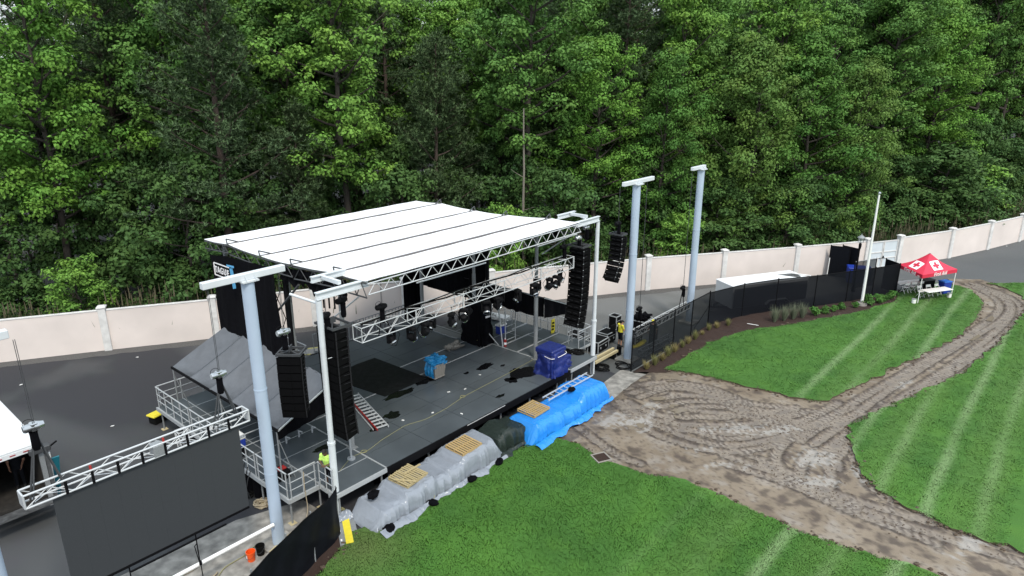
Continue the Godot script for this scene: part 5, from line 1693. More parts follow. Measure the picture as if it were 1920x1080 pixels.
func make_props() -> void:
	# goods under tarpaulins along the stage front
	var o := sthing("silver_tarp_heap", "long heap of goods under a rumpled silver-grey tarpaulin along the stage front", "tarpaulin", 1.6, -1.0)
	covered_heap(o, "tarpaulin", M.tarp_silver, -2.15, 5.1, -1.86, -0.22, func(u: float) -> float: return 0.74 + 0.22 * smoothstep(-0.7, -0.45, u) - 0.2 * smoothstep(0.9, 1.15, u) + 0.12 * smoothstep(1.7, 1.85, u) + 0.16 * smoothstep(2.5, 2.7, u) + 0.06 * noise.get_noise_2d(u * 60.0, 9.0), 41, 0.34)
	var q := Buf.new()
	q.grid(func(s: float, t: float) -> Vector3:
		var n := noise2.get_noise_2d(s * 400.0, t * 300.0)
		return cv(o, P(lerpf(-2.0, -0.8, s) + 0.15 * n, 0.05 + 0.09 * absf(n) + 0.16 * (1.0 - t) * s, lerpf(-1.8, -2.35 + 0.5 * absf(s - 0.4), t))), 24, 12)
	put(o, "loose_corner", q.mesh(), M.tarp_silver)
	q = Buf.new()
	q.grid(func(s: float, t: float) -> Vector3:
		var n := noise2.get_noise_2d(s * 300.0, t * 200.0 + 50.0)
		return cv(o, P(lerpf(-2.05, -2.75, s), 0.06 + 0.30 * (1.0 - s) * sin(PI * t) + 0.1 * n + 0.12 * s, lerpf(-0.5, 0.15, t) * (1.0 - 0.5 * s))), 14, 12)
	put(o, "loose_corner", q.mesh(), M.tarp_silver)
	cable(o, "rope", [P(0.55, 0.95, -1.0), P(0.75, 0.9, -1.5), P(0.8, 0.5, -1.92), P(0.6, 0.1, -2.05)], 0.014, M.cord_yellow)
	o = sthing("green_tarp_heap", "short heap under a dark green tarpaulin between the silver and blue ones", "tarpaulin", 5.9, -1.0)
	covered_heap(o, "tarpaulin", M.tarp_green, 4.75, 7.15, -1.72, -0.25, func(u: float) -> float: return 0.78 + 0.28 * exp(-pow((u - 5.7) / 0.6, 2.0)), 47, 0.3)
	o = sthing("blue_tarp_heap", "long heap of goods under a bright blue tarpaulin at the right of the stage front", "tarpaulin", 9.6, -1.5)
	covered_heap(o, "tarpaulin", M.tarp_blue, 6.4, 13.0, -2.35, -0.6, func(u: float) -> float: return 0.95 - 0.18 * smoothstep(8.8, 9.1, u) + 0.36 * smoothstep(10.3, 10.7, u) + 0.06 * noise.get_noise_2d(u * 50.0, 70.0), 53, 0.34)
	for k in [["newish pine pallet lying on the blue tarpaulin", 7.92, -1.24, 1.0, 0.03, 9, M.pallet, 0.004], ["newish pine pallet lying on the right end of the silver tarpaulin", 3.3, -1.12, 1.05, 0.02, 9, M.pallet, 0.004], ["weathered broken pallet lying on the middle of the silver tarpaulin", 0.28, -0.98, 0.97, 0.12, 11, M.pallet_old, 0.03]]:
		var p := sthing("pallet", k[0], "pallet", k[1], k[2], k[3], "wooden pallets on the tarpaulins")
		org[p] = P(0, 0, 0)
		pallet(p, k[6], k[5], k[7])
		p.rotation.y += k[4]
		p.rotation.x = 0.04
	var p2: Node3D = get_node("pallet_002")
	for k in 2: block(p2, "loose_board", Vector3(-0.4 + 0.75 * k, 0.15, -0.2 + 0.3 * k), Vector3(0.1, 0.02, 0.9), M.pallet_old).rotation.y = 0.5 + k
	o = sthing("ladder", "white aluminium ladder lying on the blue tarpaulin", "ladder", 10.7, -1.3, 1.2)
	ladder(o, P(9.0, 1.13, -1.12), P(12.45, 1.34, -1.36), P(0.02, 0, 0.2), 10, 0.028, M.truss, M.truss)
	sandbag("black sandbag on the left end of the silver tarpaulin", -1.35, -0.82, 0.84, 0.4, 1.15)
	sandbag("black sandbag on the blue tarpaulin beside the white ladder", 10.6, -1.52, 1.10, 0.2)
	sandbag("black sandbag holding down the loose lower left corner of the silver tarpaulin", -1.62, -2.0, 0.08, 1.2, 1.2)
	sandbag("black sandbag on the grass at the right end of the silver tarpaulin", 4.45, -2.12, 0.10, 0.5)
	sandbag("black sandbag on the grass below the newish pallet on the silver tarpaulin", 2.7, -2.15, 0.10, 0.1)
	sandbag("black sandbag on the grass below the middle of the silver tarpaulin", 0.5, -2.12, 0.10, 1.9)

	# on the stage
	o = sthing("covered_desk", "tall equipment desk wrapped in a dark blue tarpaulin at the right front of the stage", "tarpaulin", 11.6, 0.6, DECK)
	q = Buf.new()
	lump(q, o, 11.0, 12.2, -0.02, 1.15, DECK, 1.35, 0.14, 9)
	lump(q, o, 12.0, 12.95, 0.25, 1.15, DECK, 0.75, 0.2, 13)
	put(o, "skirt", q.mesh(), M.tarp_navy)
	slab(o, "lid", 10.97, 12.2, 2.38, 2.66, 0.0, 1.16, M.tarp_navy, 0.05)
	cable(o, "strap", [P(10.96, 2.30, 0.5), P(10.95, 2.28, 0.0), P(11.6, 2.24, -0.05), P(12.2, 2.28, 0.0), P(12.24, 2.3, 0.6)], 0.018, M.tent_white)
	o = sthing("hamper_cart", "pale grey wheeled hamper with a light blue sheet hanging out of it, mid-stage", "cart", 7.17, 4.7, DECK)
	q = Buf.new()
	var a := [P(6.85, 1.32, 4.45), P(7.5, 1.32, 4.45), P(7.5, 1.32, 4.95), P(6.85, 1.32, 4.95)]
	var b := [P(6.76, 2.0, 4.36), P(7.58, 2.0, 4.36), P(7.58, 2.0, 5.04), P(6.76, 2.0, 5.04)]
	for i in 4:
		q.face(cv(o, P(7.17, 1.6, 4.7)), [cv(o, a[i]), cv(o, a[(i + 1) % 4]), cv(o, b[(i + 1) % 4]), cv(o, b[i])])
	put(o, "side_panel", q.mesh(), M.wood_grey)
	for i in 4: bar(o, "rim", b[i], b[(i + 1) % 4], 0.04, 0.05, M.wood_grey)
	for i in 7: bar(o, "rib", P(6.86 + i * 0.105, 1.33, 4.44), P(6.78 + i * 0.128, 1.98, 4.35), 0.02, 0.02, M.wood_grey)
	slab(o, "bottom", 6.82, 7.53, 1.24, 1.32, 4.42, 4.98, M.wood_grey)
	for c in [[6.9, 4.5], [7.45, 4.5], [6.9, 4.9], [7.45, 4.9]]: rod(o, "caster", P(c[0] - 0.02, 1.21, c[1]), P(c[0] + 0.03, 1.21, c[1]), 0.06, M.rubber, 10)
	q = Buf.new()
	lump(q, o, 6.78, 7.45, 4.4, 5.0, 1.85, 0.5, 0.3, 21)
	put(o, "blue_sheet", q.mesh(), M.tarp_cyan)
	q = Buf.new()
	q.grid(func(s: float, t: float) -> Vector3: return cv(o, P(6.72 - 0.12 * sin(PI * t) + 0.05 * sin(s * 17.0), lerpf(2.12, 1.35, t), lerpf(4.3, 4.9, s) + 0.05 * noise2.get_noise_2d(s * 200.0, t * 200.0))), 14, 14)
	put(o, "blue_sheet", q.mesh(), M.tarp_cyan)
	o = sthing("fuel_jug", "small yellow jug on the stage floor by the black-covered stack", "jug", 11.9, 6.2, DECK)
	slab(o, "body", 11.75, 12.1, DECK, DECK + 0.40, 6.05, 6.3, M.yellow_pale, 0.05)
	slab(o, "handle", 11.85, 12.0, DECK + 0.40, DECK + 0.46, 6.14, 6.2, M.yellow_pale, 0.02)
	o = sthing("fire_extinguisher", "small red fire extinguisher by the gate frame right of the stage", "extinguisher", 12.75, 4.8, DECK)
	rod(o, "cylinder", P(12.75, DECK, 4.8), P(12.75, DECK + 0.42, 4.8), 0.085, M.red, 12)
	rod(o, "valve", P(12.75, DECK + 0.42, 4.8), P(12.75, DECK + 0.52, 4.8), 0.03, M.tent_white)
	rod(o, "label_band", P(12.75, DECK + 0.12, 4.8), P(12.75, DECK + 0.26, 4.8), 0.088, M.tent_white, 12)
	o = sthing("cooler", "blue cooler with a white lid on the right platform behind the gate frame", "cooler", 14.2, 6.4, DECK)
	slab(o, "body", 13.9, 14.5, DECK, DECK + 0.5, 6.2, 6.6, M.blue, 0.03)
	slab(o, "lid", 13.87, 14.53, DECK + 0.5, DECK + 0.62, 6.17, 6.63, M.plastic_white, 0.03)
	o = sthing("cooler", "blue cooler with a white lid at the left platform rail by the big screen", "cooler", -3.5, 5.3, DECK)
	slab(o, "stand", -3.72, -3.2, DECK, DECK + 0.42, 5.12, 5.6, M.black_metal, 0.02)
	slab(o, "body", -3.75, -3.2, DECK + 0.42, DECK + 0.8, 5.1, 5.62, M.blue, 0.03)
	slab(o, "lid", -3.78, -3.17, DECK + 0.8, DECK + 1.0, 5.07, 5.65, M.plastic_white, 0.05)
	q = Buf.new()
	q.prism(PackedVector2Array([Vector2(-2.0, -2.1), Vector2(-1.4, 1.9), Vector2(1.45, 1.9), Vector2(1.3, -2.3), Vector2(0.1, -2.35)]), 0.0, 0.014)
	solo("dance_mat", "black dance floor mat laid on the stage behind the left speakers", "mat", q.mesh(), M.dance_mat, S(5.4, 6.9, DECK + 0.004), TURN)
	# rain water standing on the stage floor
	for k in [["large dark puddle of rain water on the stage floor near the blue-wrapped desk", 10.5, 1.75, 0.80, 0.62], ["small dark puddle on the stage floor left of the large one", 9.5, 1.55, 0.30, 0.30], ["long dark puddle on the stage floor behind the large one", 9.85, 3.75, 0.62, 0.24], ["tiny dark puddle on the stage floor between the hamper and the large puddle", 8.6, 3.9, 0.16, 0.12], ["thin dark puddle near the middle of the stage's front edge", 7.75, 0.75, 0.30, 0.11], ["dark puddle on the stage floor beyond the ladder's lower end", 3.0, 3.3, 0.42, 0.28], ["dark puddle on the stage floor under the ladder's near side", 1.9, 2.9, 0.40, 0.26], ["dark puddle on the left platform below the speakers", -0.7, 3.2, 0.5, 0.22], ["tiny dark puddle right of the long one", 10.6, 3.1, 0.16, 0.10], ["wet dark streak along the near edge of the black mat", 4.6, 4.7, 0.9, 0.25], ["wet dark patch at the near corner of the black mat toward the hamper", 6.6, 4.9, 0.55, 0.35]]:
		var bl := blotch(k[3], k[4], int(k[1] * 13.0), 0.45, 0.003)
		solo("stage_puddle", k[0], "puddle", bl.mesh(), M.deck_wet, S(k[1], k[2], DECK + 0.004), TURN)
	o = sthing("step_ladder", "folded aluminium step ladder with red sides lying on the stage behind the left speakers", "ladder", 2.3, 4.0, DECK)
	for i in 12:
		var f := (i + 0.5) / 12.0
		var c := P(2.75, DECK + 0.30, 5.9).lerp(P(1.85, DECK + 0.10, 2.5), f)
		bar(o, "tread", c + P(-0.26, 0, 0.06), c + P(0.26, 0, -0.06), 0.10, 0.03, M.truss)
	for s in [-1.0, 1.0]:
		var w := P(0.27 * s, 0, -0.06 * s)
		bar(o, "side_rail", P(2.75, DECK + 0.28, 5.9) + w, P(1.85, DECK + 0.08, 2.5) + w, 0.035, 0.09, M.truss if s > 0 else M.red)
		bar(o, "rear_leg", P(2.72, DECK + 0.12, 5.9) + w * 0.9, P(1.75, DECK + 0.05, 2.7) + w * 0.9, 0.03, 0.05, M.truss)
	o = sthing("surf_shaped_board", "long pale grey board with a rounded end lying at the back of the stage", "board", 12.0, 9.0, DECK)
	q = Buf.new()
	var bp := PackedVector2Array([Vector2(-0.3, -1.4), Vector2(0.3, -1.4), Vector2(0.32, 0.9), Vector2(0.22, 1.2), Vector2(0.0, 1.32), Vector2(-0.22, 1.2), Vector2(-0.32, 0.9)])
	q.prism(bp, 0.0, 0.05)
	put(o, "board", q.mesh(), M.galvanized)
	o = sthing("cloth_scrap", "crumpled pale cloth on the stage floor left of the yellow jug", "cloth", 10.6, 6.9, DECK)
	q = Buf.new()
	lump(q, o, 10.2, 11.0, 6.7, 7.1, DECK - 0.02, 0.12, 0.5, 31)
	put(o, "cloth", q.mesh(), M.wood_grey)
	for k in [[3.0, 2.5, "white"], [4.4, 2.0, ""], [6.4, 3.0, ""], [7.2, 2.6, ""], [8.9, 3.2, ""], [5.2, 0.9, ""]]:
		var s := blotch(0.07, 0.04, int(k[0] * 30.0), 0.6, 0.006)
		solo("paper_scrap", "small white scrap of paper or tape on the stage floor", "scrap", s.mesh(), M.plastic_white, S(k[0], k[1], DECK + 0.01), k[0], "scraps on the stage floor")
	o = sthing("rope_line", "yellow cord lying across the stage floor from side to side, knotted in places", "cord", 5.0, 2.0, DECK)
	cable(o, "cord", [P(12.4, DECK + 0.02, 2.32), P(9.9, DECK + 0.02, 2.17), P(7.7, DECK + 0.02, 2.1), P(6.46, DECK + 0.02, 2.05), P(5.1, DECK + 0.02, 1.8), P(3.8, DECK + 0.02, 1.75), P(2.64, DECK + 0.02, 2.02), P(1.2, DECK + 0.02, 1.82), P(0.3, DECK + 0.02, 1.59), P(-0.47, DECK + 0.02, 1.66), P(-1.4, DECK + 0.02, 1.2)], 0.010, M.cord_yellow)
	for k in [[6.46, 2.05], [0.1, 1.6]]: cable(o, "knot", [P(k[0] - 0.2, DECK + 0.03, k[1]), P(k[0], DECK + 0.05, k[1] + 0.12), P(k[0] + 0.15, DECK + 0.03, k[1]), P(k[0], DECK + 0.05, k[1] - 0.1), P(k[0] - 0.15, DECK + 0.03, k[1] + 0.04)], 0.014, M.cord_yellow)
	o = sthing("speaker_stand", "thin silver stand on the left platform under the left front array", "stand", -0.55, 1.6, DECK)
	rod(o, "tube", P(-0.55, DECK, 1.6), P(-0.62, 3.4, 1.5), 0.045, M.alu)
	rod(o, "base", P(-0.55, DECK, 1.6), P(-0.55, DECK + 0.05, 1.6), 0.17, M.alu, 14)
	for k in [[-1.6, 4.75], [-0.95, 4.8], [-0.35, 4.7]]:
		o = sthing("bracket_stub", "short silver bracket standing at the back edge of the left platform", "bracket", k[0], k[1], DECK, "silver brackets on the left platform")
		rod(o, "stub", P(k[0], DECK, k[1]), P(k[0], DECK + 0.32, k[1]), 0.04, M.alu)
		rod(o, "arm", P(k[0], DECK + 0.3, k[1]), P(k[0] + 0.12, DECK + 0.22, k[1] - 0.1), 0.035, M.alu)
	coil("heap of black cable on the right platform behind the blue-wrapped desk", 14.2, 1.6, DECK, 0.55, 7, M.rubber, 0.03)
	coil("second heap of black cable on the right platform near the slim white post", 14.7, 1.0, DECK, 0.45, 6, M.rubber, 0.03)
	coil("loops of black cable on the concrete by the right slim white post", 15.9, 0.2, 0.006, 0.6, 7, M.rubber, 0.025)
	coil("loose black cable loops at the foot of the thick post right of the stage", 17.0, -0.6, 0.006, 0.7, 4, M.rubber, 0.02)
	coil("tan rope heap on the ground by the thick blue post at lower left", -3.85, 3.1, 0.0, 0.36, 8, M.cable_tan, 0.03)
	coil("black and white cable heap under the left platform rail", -3.9, 4.3, 0.0, 0.5, 6, M.rubber, 0.025)
	coil("tangle of grey cable under the front corner of the left platform", -3.0, 0.5, 0.0, 0.42, 7, M.galvanized, 0.022)
	coil("yellow cord coil on the ground under the left platform's front edge", -2.1, 0.35, 0.0, 0.22, 4, M.cord_yellow, 0.02)
	o = sthing("hanging_cables", "black cables hanging from the left platform's rail to the ground", "cable", -3.8, 4.0, 0.0)
	for k in 7: cable(o, "cable", [P(-3.85, 1.9 - 0.1 * k, 5.0 - k * 0.22), P(-3.98, 1.2, 4.8 - k * 0.2), P(-3.9 - 0.03 * k, 0.6, 4.7 - k * 0.16), P(-3.95, 0.05, 4.4 - k * 0.1)], 0.02, M.rubber if k % 3 else M.steel_dark)
	cable(o, "tan_cable", [P(-3.1, 2.0, 1.05), P(-3.2, 1.4, 0.9), P(-3.25, 0.6, 0.75), P(-3.6, 0.08, 0.5)], 0.018, M.cable_tan)
	o = sthing("equipment_drape", "black cloth and gear hanging under the left platform beside the big screen", "cloth", -3.9, 4.6, 0.0)
	q = Buf.new()
	q.grid(func(s: float, t: float) -> Vector3: return cv(o, P(-3.7 + 0.08 * sin(s * 24.0), lerpf(0.02, 1.0, t), lerpf(3.3, 5.6, s))), 40, 4)
	put(o, "cloth", q.mesh(), M.black_cloth)
	o = sthing("road_case", "red-handled dark case on the left platform behind the thick blue post", "case", -3.0, 2.6, DECK, "flight cases")
	slab(o, "body", -3.5, -2.9, DECK, DECK + 0.34, 2.3, 2.9, M.black_metal, 0.02)
	slab(o, "red_patch", -3.3, -2.95, DECK + 0.34, DECK + 0.40, 2.5, 2.75, M.red, 0.01)

	# on the ground, lower left
	o = sthing("storage_tote", "black storage tote with a yellow lid on the dark asphalt", "tote", -3.55, 13.2)
	o.rotation.y += 0.25
	org[o] = P(0, 0, 0)
	slab(o, "tub", -0.36, 0.36, 0.0, 0.40, -0.24, 0.24, M.rubber, 0.04)
	slab(o, "lid", -0.42, 0.42, 0.40, 0.48, -0.29, 0.29, M.yellow, 0.02)
	slab(o, "lid_panel", -0.32, 0.32, 0.48, 0.50, -0.2, 0.2, M.yellow, 0.006)
	for k in [["orange bucket beside the curb under the big screen", M.orange, -5.80, 0.42], ["black bucket right beside the orange one", M.rubber, -5.42, 0.46]]:
		q = Buf.new()
		q.lathe(Vector3.ZERO, [[0.0, 0.0], [0.125, 0.0], [0.152, 0.33], [0.165, 0.335], [0.165, 0.375], [0.15, 0.375], [0.145, 0.34], [0.118, 0.02], [0.0, 0.02]], 20)
		var bk := thing("bucket", k[0], "bucket", S(k[2], k[3], 0.006), 0.0, "buckets by the curb")
		put(bk, "pail", q.mesh(), k[1])
		q = Buf.new()
		var arc := []
		for i in 9: arc.append(Vector3(0.165 * cos(PI * i / 8.0), 0.33 - 0.15 * sin(PI * i / 8.0), 0.10 * sin(PI * i / 8.0) + 0.1))
		q.path(arc, 0.005, 5)
		put(bk, "wire_handle", q.mesh(), M.steel_dark)
		if k[1] == M.orange: block(bk, "white_mark", Vector3(-0.105, 0.19, 0.115), Vector3(0.07, 0.13, 0.004), M.plastic_white).rotation.y = -0.74
	var curb := sthing("concrete_curb", "pale concrete curb running along the black fence at lower left", "curb", -5.0, 0.4)
	for k in [[-3.3, 0.62, -4.35, 0.30], [-4.4, 0.28, -5.2, 0.02], [-5.25, 0.0, -6.4, -0.42], [-6.45, -0.45, -7.8, -1.0]]: bar(curb, "curb_stone", P(k[0], 0.08, k[1]), P(k[2], 0.08, k[3]), 0.34, 0.17, M.wood_pale if k[0] > -5.0 else M.concrete)
	o = sthing("hose", "yellow cord snaking over the slab under the big screen", "cord", -6.5, 0.9)
	cable(o, "cord", [P(-4.6, 0.03, 0.9), P(-5.3, 0.03, 1.0), P(-5.9, 0.03, 0.8), P(-6.6, 0.03, 0.75), P(-7.1, 0.03, 0.45), P(-7.9, 0.03, 0.3), P(-8.6, 0.03, 0.0)], 0.02, M.cord_yellow)
	o = sthing("cable_ramp", "grey cable ramp with a yellow lid on the grass end by the black fence", "cable ramp", -2.65, -0.85, 0.02)
	o.rotation.y -= 0.52
	org[o] = P(0, 0, 0)
	q = Buf.new()
	q.prism(PackedVector2Array([Vector2(-0.34, -0.85), Vector2(0.34, -0.85), Vector2(0.34, 0.85), Vector2(-0.34, 0.85)]), 0.0, 0.08)
	put(o, "base", q.mesh(), M.galvanized)
	slab(o, "yellow_lid", -0.13, 0.14, 0.08, 0.11, -0.84, 0.84, M.yellow)
	for k in 3: slab(o, "bolt_plate", -0.3, -0.24, 0.08, 0.09, -0.6 + k * 0.55, -0.5 + k * 0.55, M.plastic_white)
	o = sthing("bark_strip", "curled strip of bark or rope on the concrete slab below the screen", "debris", -7.5, 1.4)
	cable(o, "strip", [P(-7.1, 0.03, 1.6), P(-7.4, 0.05, 1.45), P(-7.8, 0.03, 1.5)], 0.03, M.cable_tan)
	cable(o, "strip", [P(-6.9, 0.03, 0.72), P(-7.05, 0.06, 0.6), P(-7.3, 0.03, 0.6)], 0.03, M.cable_tan)
	for k in [[-22.6, -38.0, 0.2], [-27.0, -34.2, 1.0], [-19.4, -29.6, 0.6], [48.9, -65.6, 0.0]]:
		solo("litter", "small white scrap of litter on the asphalt", "litter", blotch(0.07, 0.035, int(-k[0] * 9.0), 0.6, 0.01).mesh(), M.plastic_white, Vector3(k[0], 0.02, k[1]), k[2], "litter on the asphalt")
	solo("manhole_frame", "square valve cover with a pale frame at the edge of lawn and mud", "cover", BoxMesh.new(), M.mulch, Vector3(3.95, 0.075, -26.55), 0.4)
	var mf: MeshInstance3D = get_node("manhole_frame")
	q = Buf.new()
	q.box(Vector3.ZERO, Vector3(0.6, 0.14, 0.6))
	mf.mesh = q.mesh()
	for s in [-1.0, 1.0]:
		block(mf, "frame_side", Vector3(s * 0.33, 0.04, 0), Vector3(0.06, 0.1, 0.72), M.wood_grey)
		block(mf, "frame_side", Vector3(0, 0.04, s * 0.33), Vector3(0.6, 0.1, 0.06), M.wood_grey)

	# black windscreen fence at the lower left
	var f := sthing("windscreen_fence", "black fabric fence with folds, bottom left of the stage", "fence", -5.0, -1.6)
	q = Buf.new()
	var line := [Vector2(-2.95, -0.85), Vector2(-3.4, -1.12), Vector2(-4.4, -1.45), Vector2(-5.6, -1.85), Vector2(-7.2, -2.55), Vector2(-9.0, -3.4)]
	var fc := Curve2D.new()
	for i in line.size():
		var dd: Vector2 = (line[mini(i + 1, line.size() - 1)] - line[maxi(i - 1, 0)]) / 6.0
		fc.add_point(line[i], -dd, dd)
	var fl := fc.get_baked_length()
	q.grid(func(s: float, t: float) -> Vector3:
		var c := fc.sample_baked(s * fl)
		var g := 0.06 * sin(s * 34.0 + t * 2.6) * sin(PI * t) + 0.12 * noise.get_noise_2d(s * 260.0 - t * 90.0, t * 60.0) * (1.0 - t * 0.6)
		return cv(f, P(c.x + g * 0.4, lerpf(0.05, 2.05, t) - 0.06 * absf(sin(s * 11.0)) * t, c.y + g)), 110, 14)
	put(f, "fabric", q.mesh(), M.windscreen)
	var top := []
	for i in 24:
		var c := fc.sample_baked(fl * i / 23.0)
		top.append(P(c.x, 2.06 - 0.06 * absf(sin(i / 23.0 * 11.0)), c.y))
	cable(f, "top_rope", top, 0.022, M.black_metal)
	for i in line.size(): rod(f, "post", P(line[i].x, 0, line[i].y + 0.06), P(line[i].x, 2.1, line[i].y + 0.06), 0.03, M.galvanized)

	# box truck at the left edge, its open back towards the screen
	o = sthing("box_truck", "white-roofed box truck with open dark back and a lowered lift platform at the left edge", "truck", -10.7, 8.3)
	slab(o, "roof", -11.95, -9.45, 3.16, 3.26, 8.3, 14.6, M.truck_white, 0.03)
	slab(o, "side_wall", -9.52, -9.45, 0.95, 3.16, 8.36, 14.6, M.truck_white)
	slab(o, "side_wall", -11.95, -11.88, 0.95, 3.16, 8.36, 14.6, M.truck_white)
	slab(o, "front_wall", -11.88, -9.52, 0.95, 3.16, 14.53, 14.6, M.truck_inside)
	slab(o, "floor", -11.88, -9.52, 0.88, 1.0, 8.32, 14.53, M.truck_inside)
	slab(o, "inner_lining", -9.56, -9.522, 1.0, 3.15, 8.4, 14.5, M.truck_inside)
	slab(o, "rear_header", -11.95, -9.45, 2.98, 3.16, 8.26, 8.36, M.truck_white)
	for k in 4: slab(o, "marker_stripe", -11.3 + k * 0.42, -11.12 + k * 0.42, 3.05, 3.09, 8.245, 8.258, M.red)
	slab(o, "rear_post", -9.6, -9.44, 0.9, 3.0, 8.25, 8.36, M.galvanized)
	slab(o, "rear_post", -11.96, -11.8, 0.9, 3.0, 8.25, 8.36, M.galvanized)
	slab(o, "lift_platform", -11.9, -9.4, 0.86, 0.92, 7.75, 8.24, M.plate)
	slab(o, "lift_column", -9.42, -9.30, 0.5, 2.9, 8.26, 8.42, M.plate)
	slab(o, "corner_unit", -9.9, -9.2, 2.86, 3.08, 8.1, 8.4, M.steel_dark, 0.03)
	bar(o, "corner_arm", P(-9.2, 2.98, 8.2), P(-8.95, 3.05, 8.3), 0.05, 0.05, M.black_metal)
	slab(o, "chassis", -11.4, -10.0, 0.5, 0.88, 8.6, 14.4, M.black_metal)
	for v in [10.2, 13.6]:
		for u in [-11.7, -9.75]: rod(o, "wheel", P(u - 0.14, 0.46, v), P(u + 0.14, 0.46, v), 0.46, M.rubber, 18)
	o.position += S(0.07, 0.2) - S(0.0, 0.0)
	o = sthing("folded_banner", "teal printed panel standing against the truck's right side", "panel", -9.2, 8.9)
	var tb := bar(o, "panel", P(-9.22, 0.3, 9.25), P(-9.12, 2.35, 8.65), 0.05, 0.5, M.teal)
	bar(o, "white_panel", P(-9.34, 0.4, 8.75), P(-9.30, 2.7, 8.5), 0.04, 0.28, M.plastic_white)
	for k in 5: bar(o, "print_line", P(-9.17, 0.9 + k * 0.2, 8.86 - k * 0.03), P(-9.165, 1.0 + k * 0.2, 9.06 - k * 0.03), 0.012, 0.04, M.blue_bright)

# ---------------------------------------------------------------- right of the stage
func flight_case(label: String, u: float, v: float, y: float, su: float, sv: float, h: float, yaw: float) -> void:
	var o := sthing("road_case", label, "case", u, v, y, "flight cases")
	o.rotation.y += yaw
	org[o] = P(0, 0, 0)
	slab(o, "body", -su / 2, su / 2, 0.1, h, -sv / 2, sv / 2, M.black_metal, 0.01)
	for x in [-1.0, 1.0]:
		for z in [-1.0, 1.0]:
			bar(o, "corner_trim", P(x * su / 2, 0.1, z * sv / 2), P(x * su / 2, h + 0.012, z * sv / 2), 0.05, 0.05, M.alu)
			rod(o, "caster", P(x * su * 0.36 - 0.03, 0.05, z * sv * 0.34), P(x * su * 0.36 + 0.03, 0.05, z * sv * 0.34), 0.05, M.rubber, 8)
		bar(o, "edge_trim", P(-su / 2, h, x * sv / 2), P(su / 2, h, x * sv / 2), 0.05, 0.05, M.alu)
		bar(o, "edge_trim", P(x * su / 2, h, -sv / 2), P(x * su / 2, h, sv / 2), 0.05, 0.05, M.alu)
		bar(o, "edge_trim", P(-su / 2, h * 0.72, x * (sv / 2 + 0.004)), P(su / 2, h * 0.72, x * (sv / 2 + 0.004)), 0.02, 0.03, M.alu)
	for x in [-0.25, 0.25]: rod(o, "catch_plate", P(x * su, h * 0.45, -sv / 2 - 0.012), P(x * su, h * 0.45, -sv / 2), 0.07, M.alu, 12)

func fence_run(o: Node, pts: Array, tall: float, see: Material, posts := true) -> void:
	for i in pts.size() - 1:
		var a: Vector2 = pts[i]
		var b: Vector2 = pts[i + 1]
		var q := Buf.new()
		q.quad(Vector3(a.x, 0.04, a.y), Vector3(b.x, 0.04, b.y), Vector3(b.x, tall, b.y), Vector3(a.x, tall, a.y))
		put(o, "mesh_screen", q.mesh(), see)
		rod(o, "top_rail", Vector3(a.x, tall + 0.02, a.y), Vector3(b.x, tall + 0.02, b.y), 0.03, M.black_metal)
		rod(o, "bottom_wire", Vector3(a.x, 0.06, a.y), Vector3(b.x, 0.06, b.y), 0.012, M.black_metal, 5)
	if posts:
		for p in pts: rod(o, "post", Vector3(p.x, 0, p.y), Vector3(p.x, tall + 0.1, p.y), 0.04, M.black_metal)

func folding_chair(o: Node3D) -> void:
	for s in [-1.0, 1.0]:
		rod(o, "leg", Vector3(s * 0.2, 0, -0.22), Vector3(s * 0.2, 0.84, 0.24), 0.016, M.plastic_white, 6)
		rod(o, "leg", Vector3(s * 0.18, 0, 0.24), Vector3(s * 0.18, 0.46, -0.12), 0.016, M.plastic_white, 6)
	rod(o, "crossbar", Vector3(-0.2, 0.12, -0.15), Vector3(0.2, 0.12, -0.15), 0.012, M.plastic_white, 6)
	block(o, "seat", Vector3(0, 0.45, 0), Vector3(0.4, 0.035, 0.38), M.plastic_white, 0.012)
	block(o, "backrest", Vector3(0, 0.76, 0.21), Vector3(0.42, 0.2, 0.03), M.plastic_white, 0.012)

func folding_table(label: String, at: Vector3, yaw: float) -> void:
	var o := thing("folding_table", label, "table", at, yaw, "white folding tables")
	block(o, "tabletop", Vector3(0, 0.74, 0), Vector3(2.4, 0.05, 0.76), M.plastic_white, 0.02)
	for s in [-1.0, 1.0]:
		for k in [-1.0, 1.0]: rod(o, "leg", Vector3(s * 0.95, 0, k * 0.28), Vector3(s * 0.9, 0.72, k * 0.28), 0.016, M.steel_dark, 6)
		rod(o, "leg_brace", Vector3(s * 0.93, 0.2, -0.28), Vector3(s * 0.93, 0.2, 0.28), 0.012, M.steel_dark, 6)

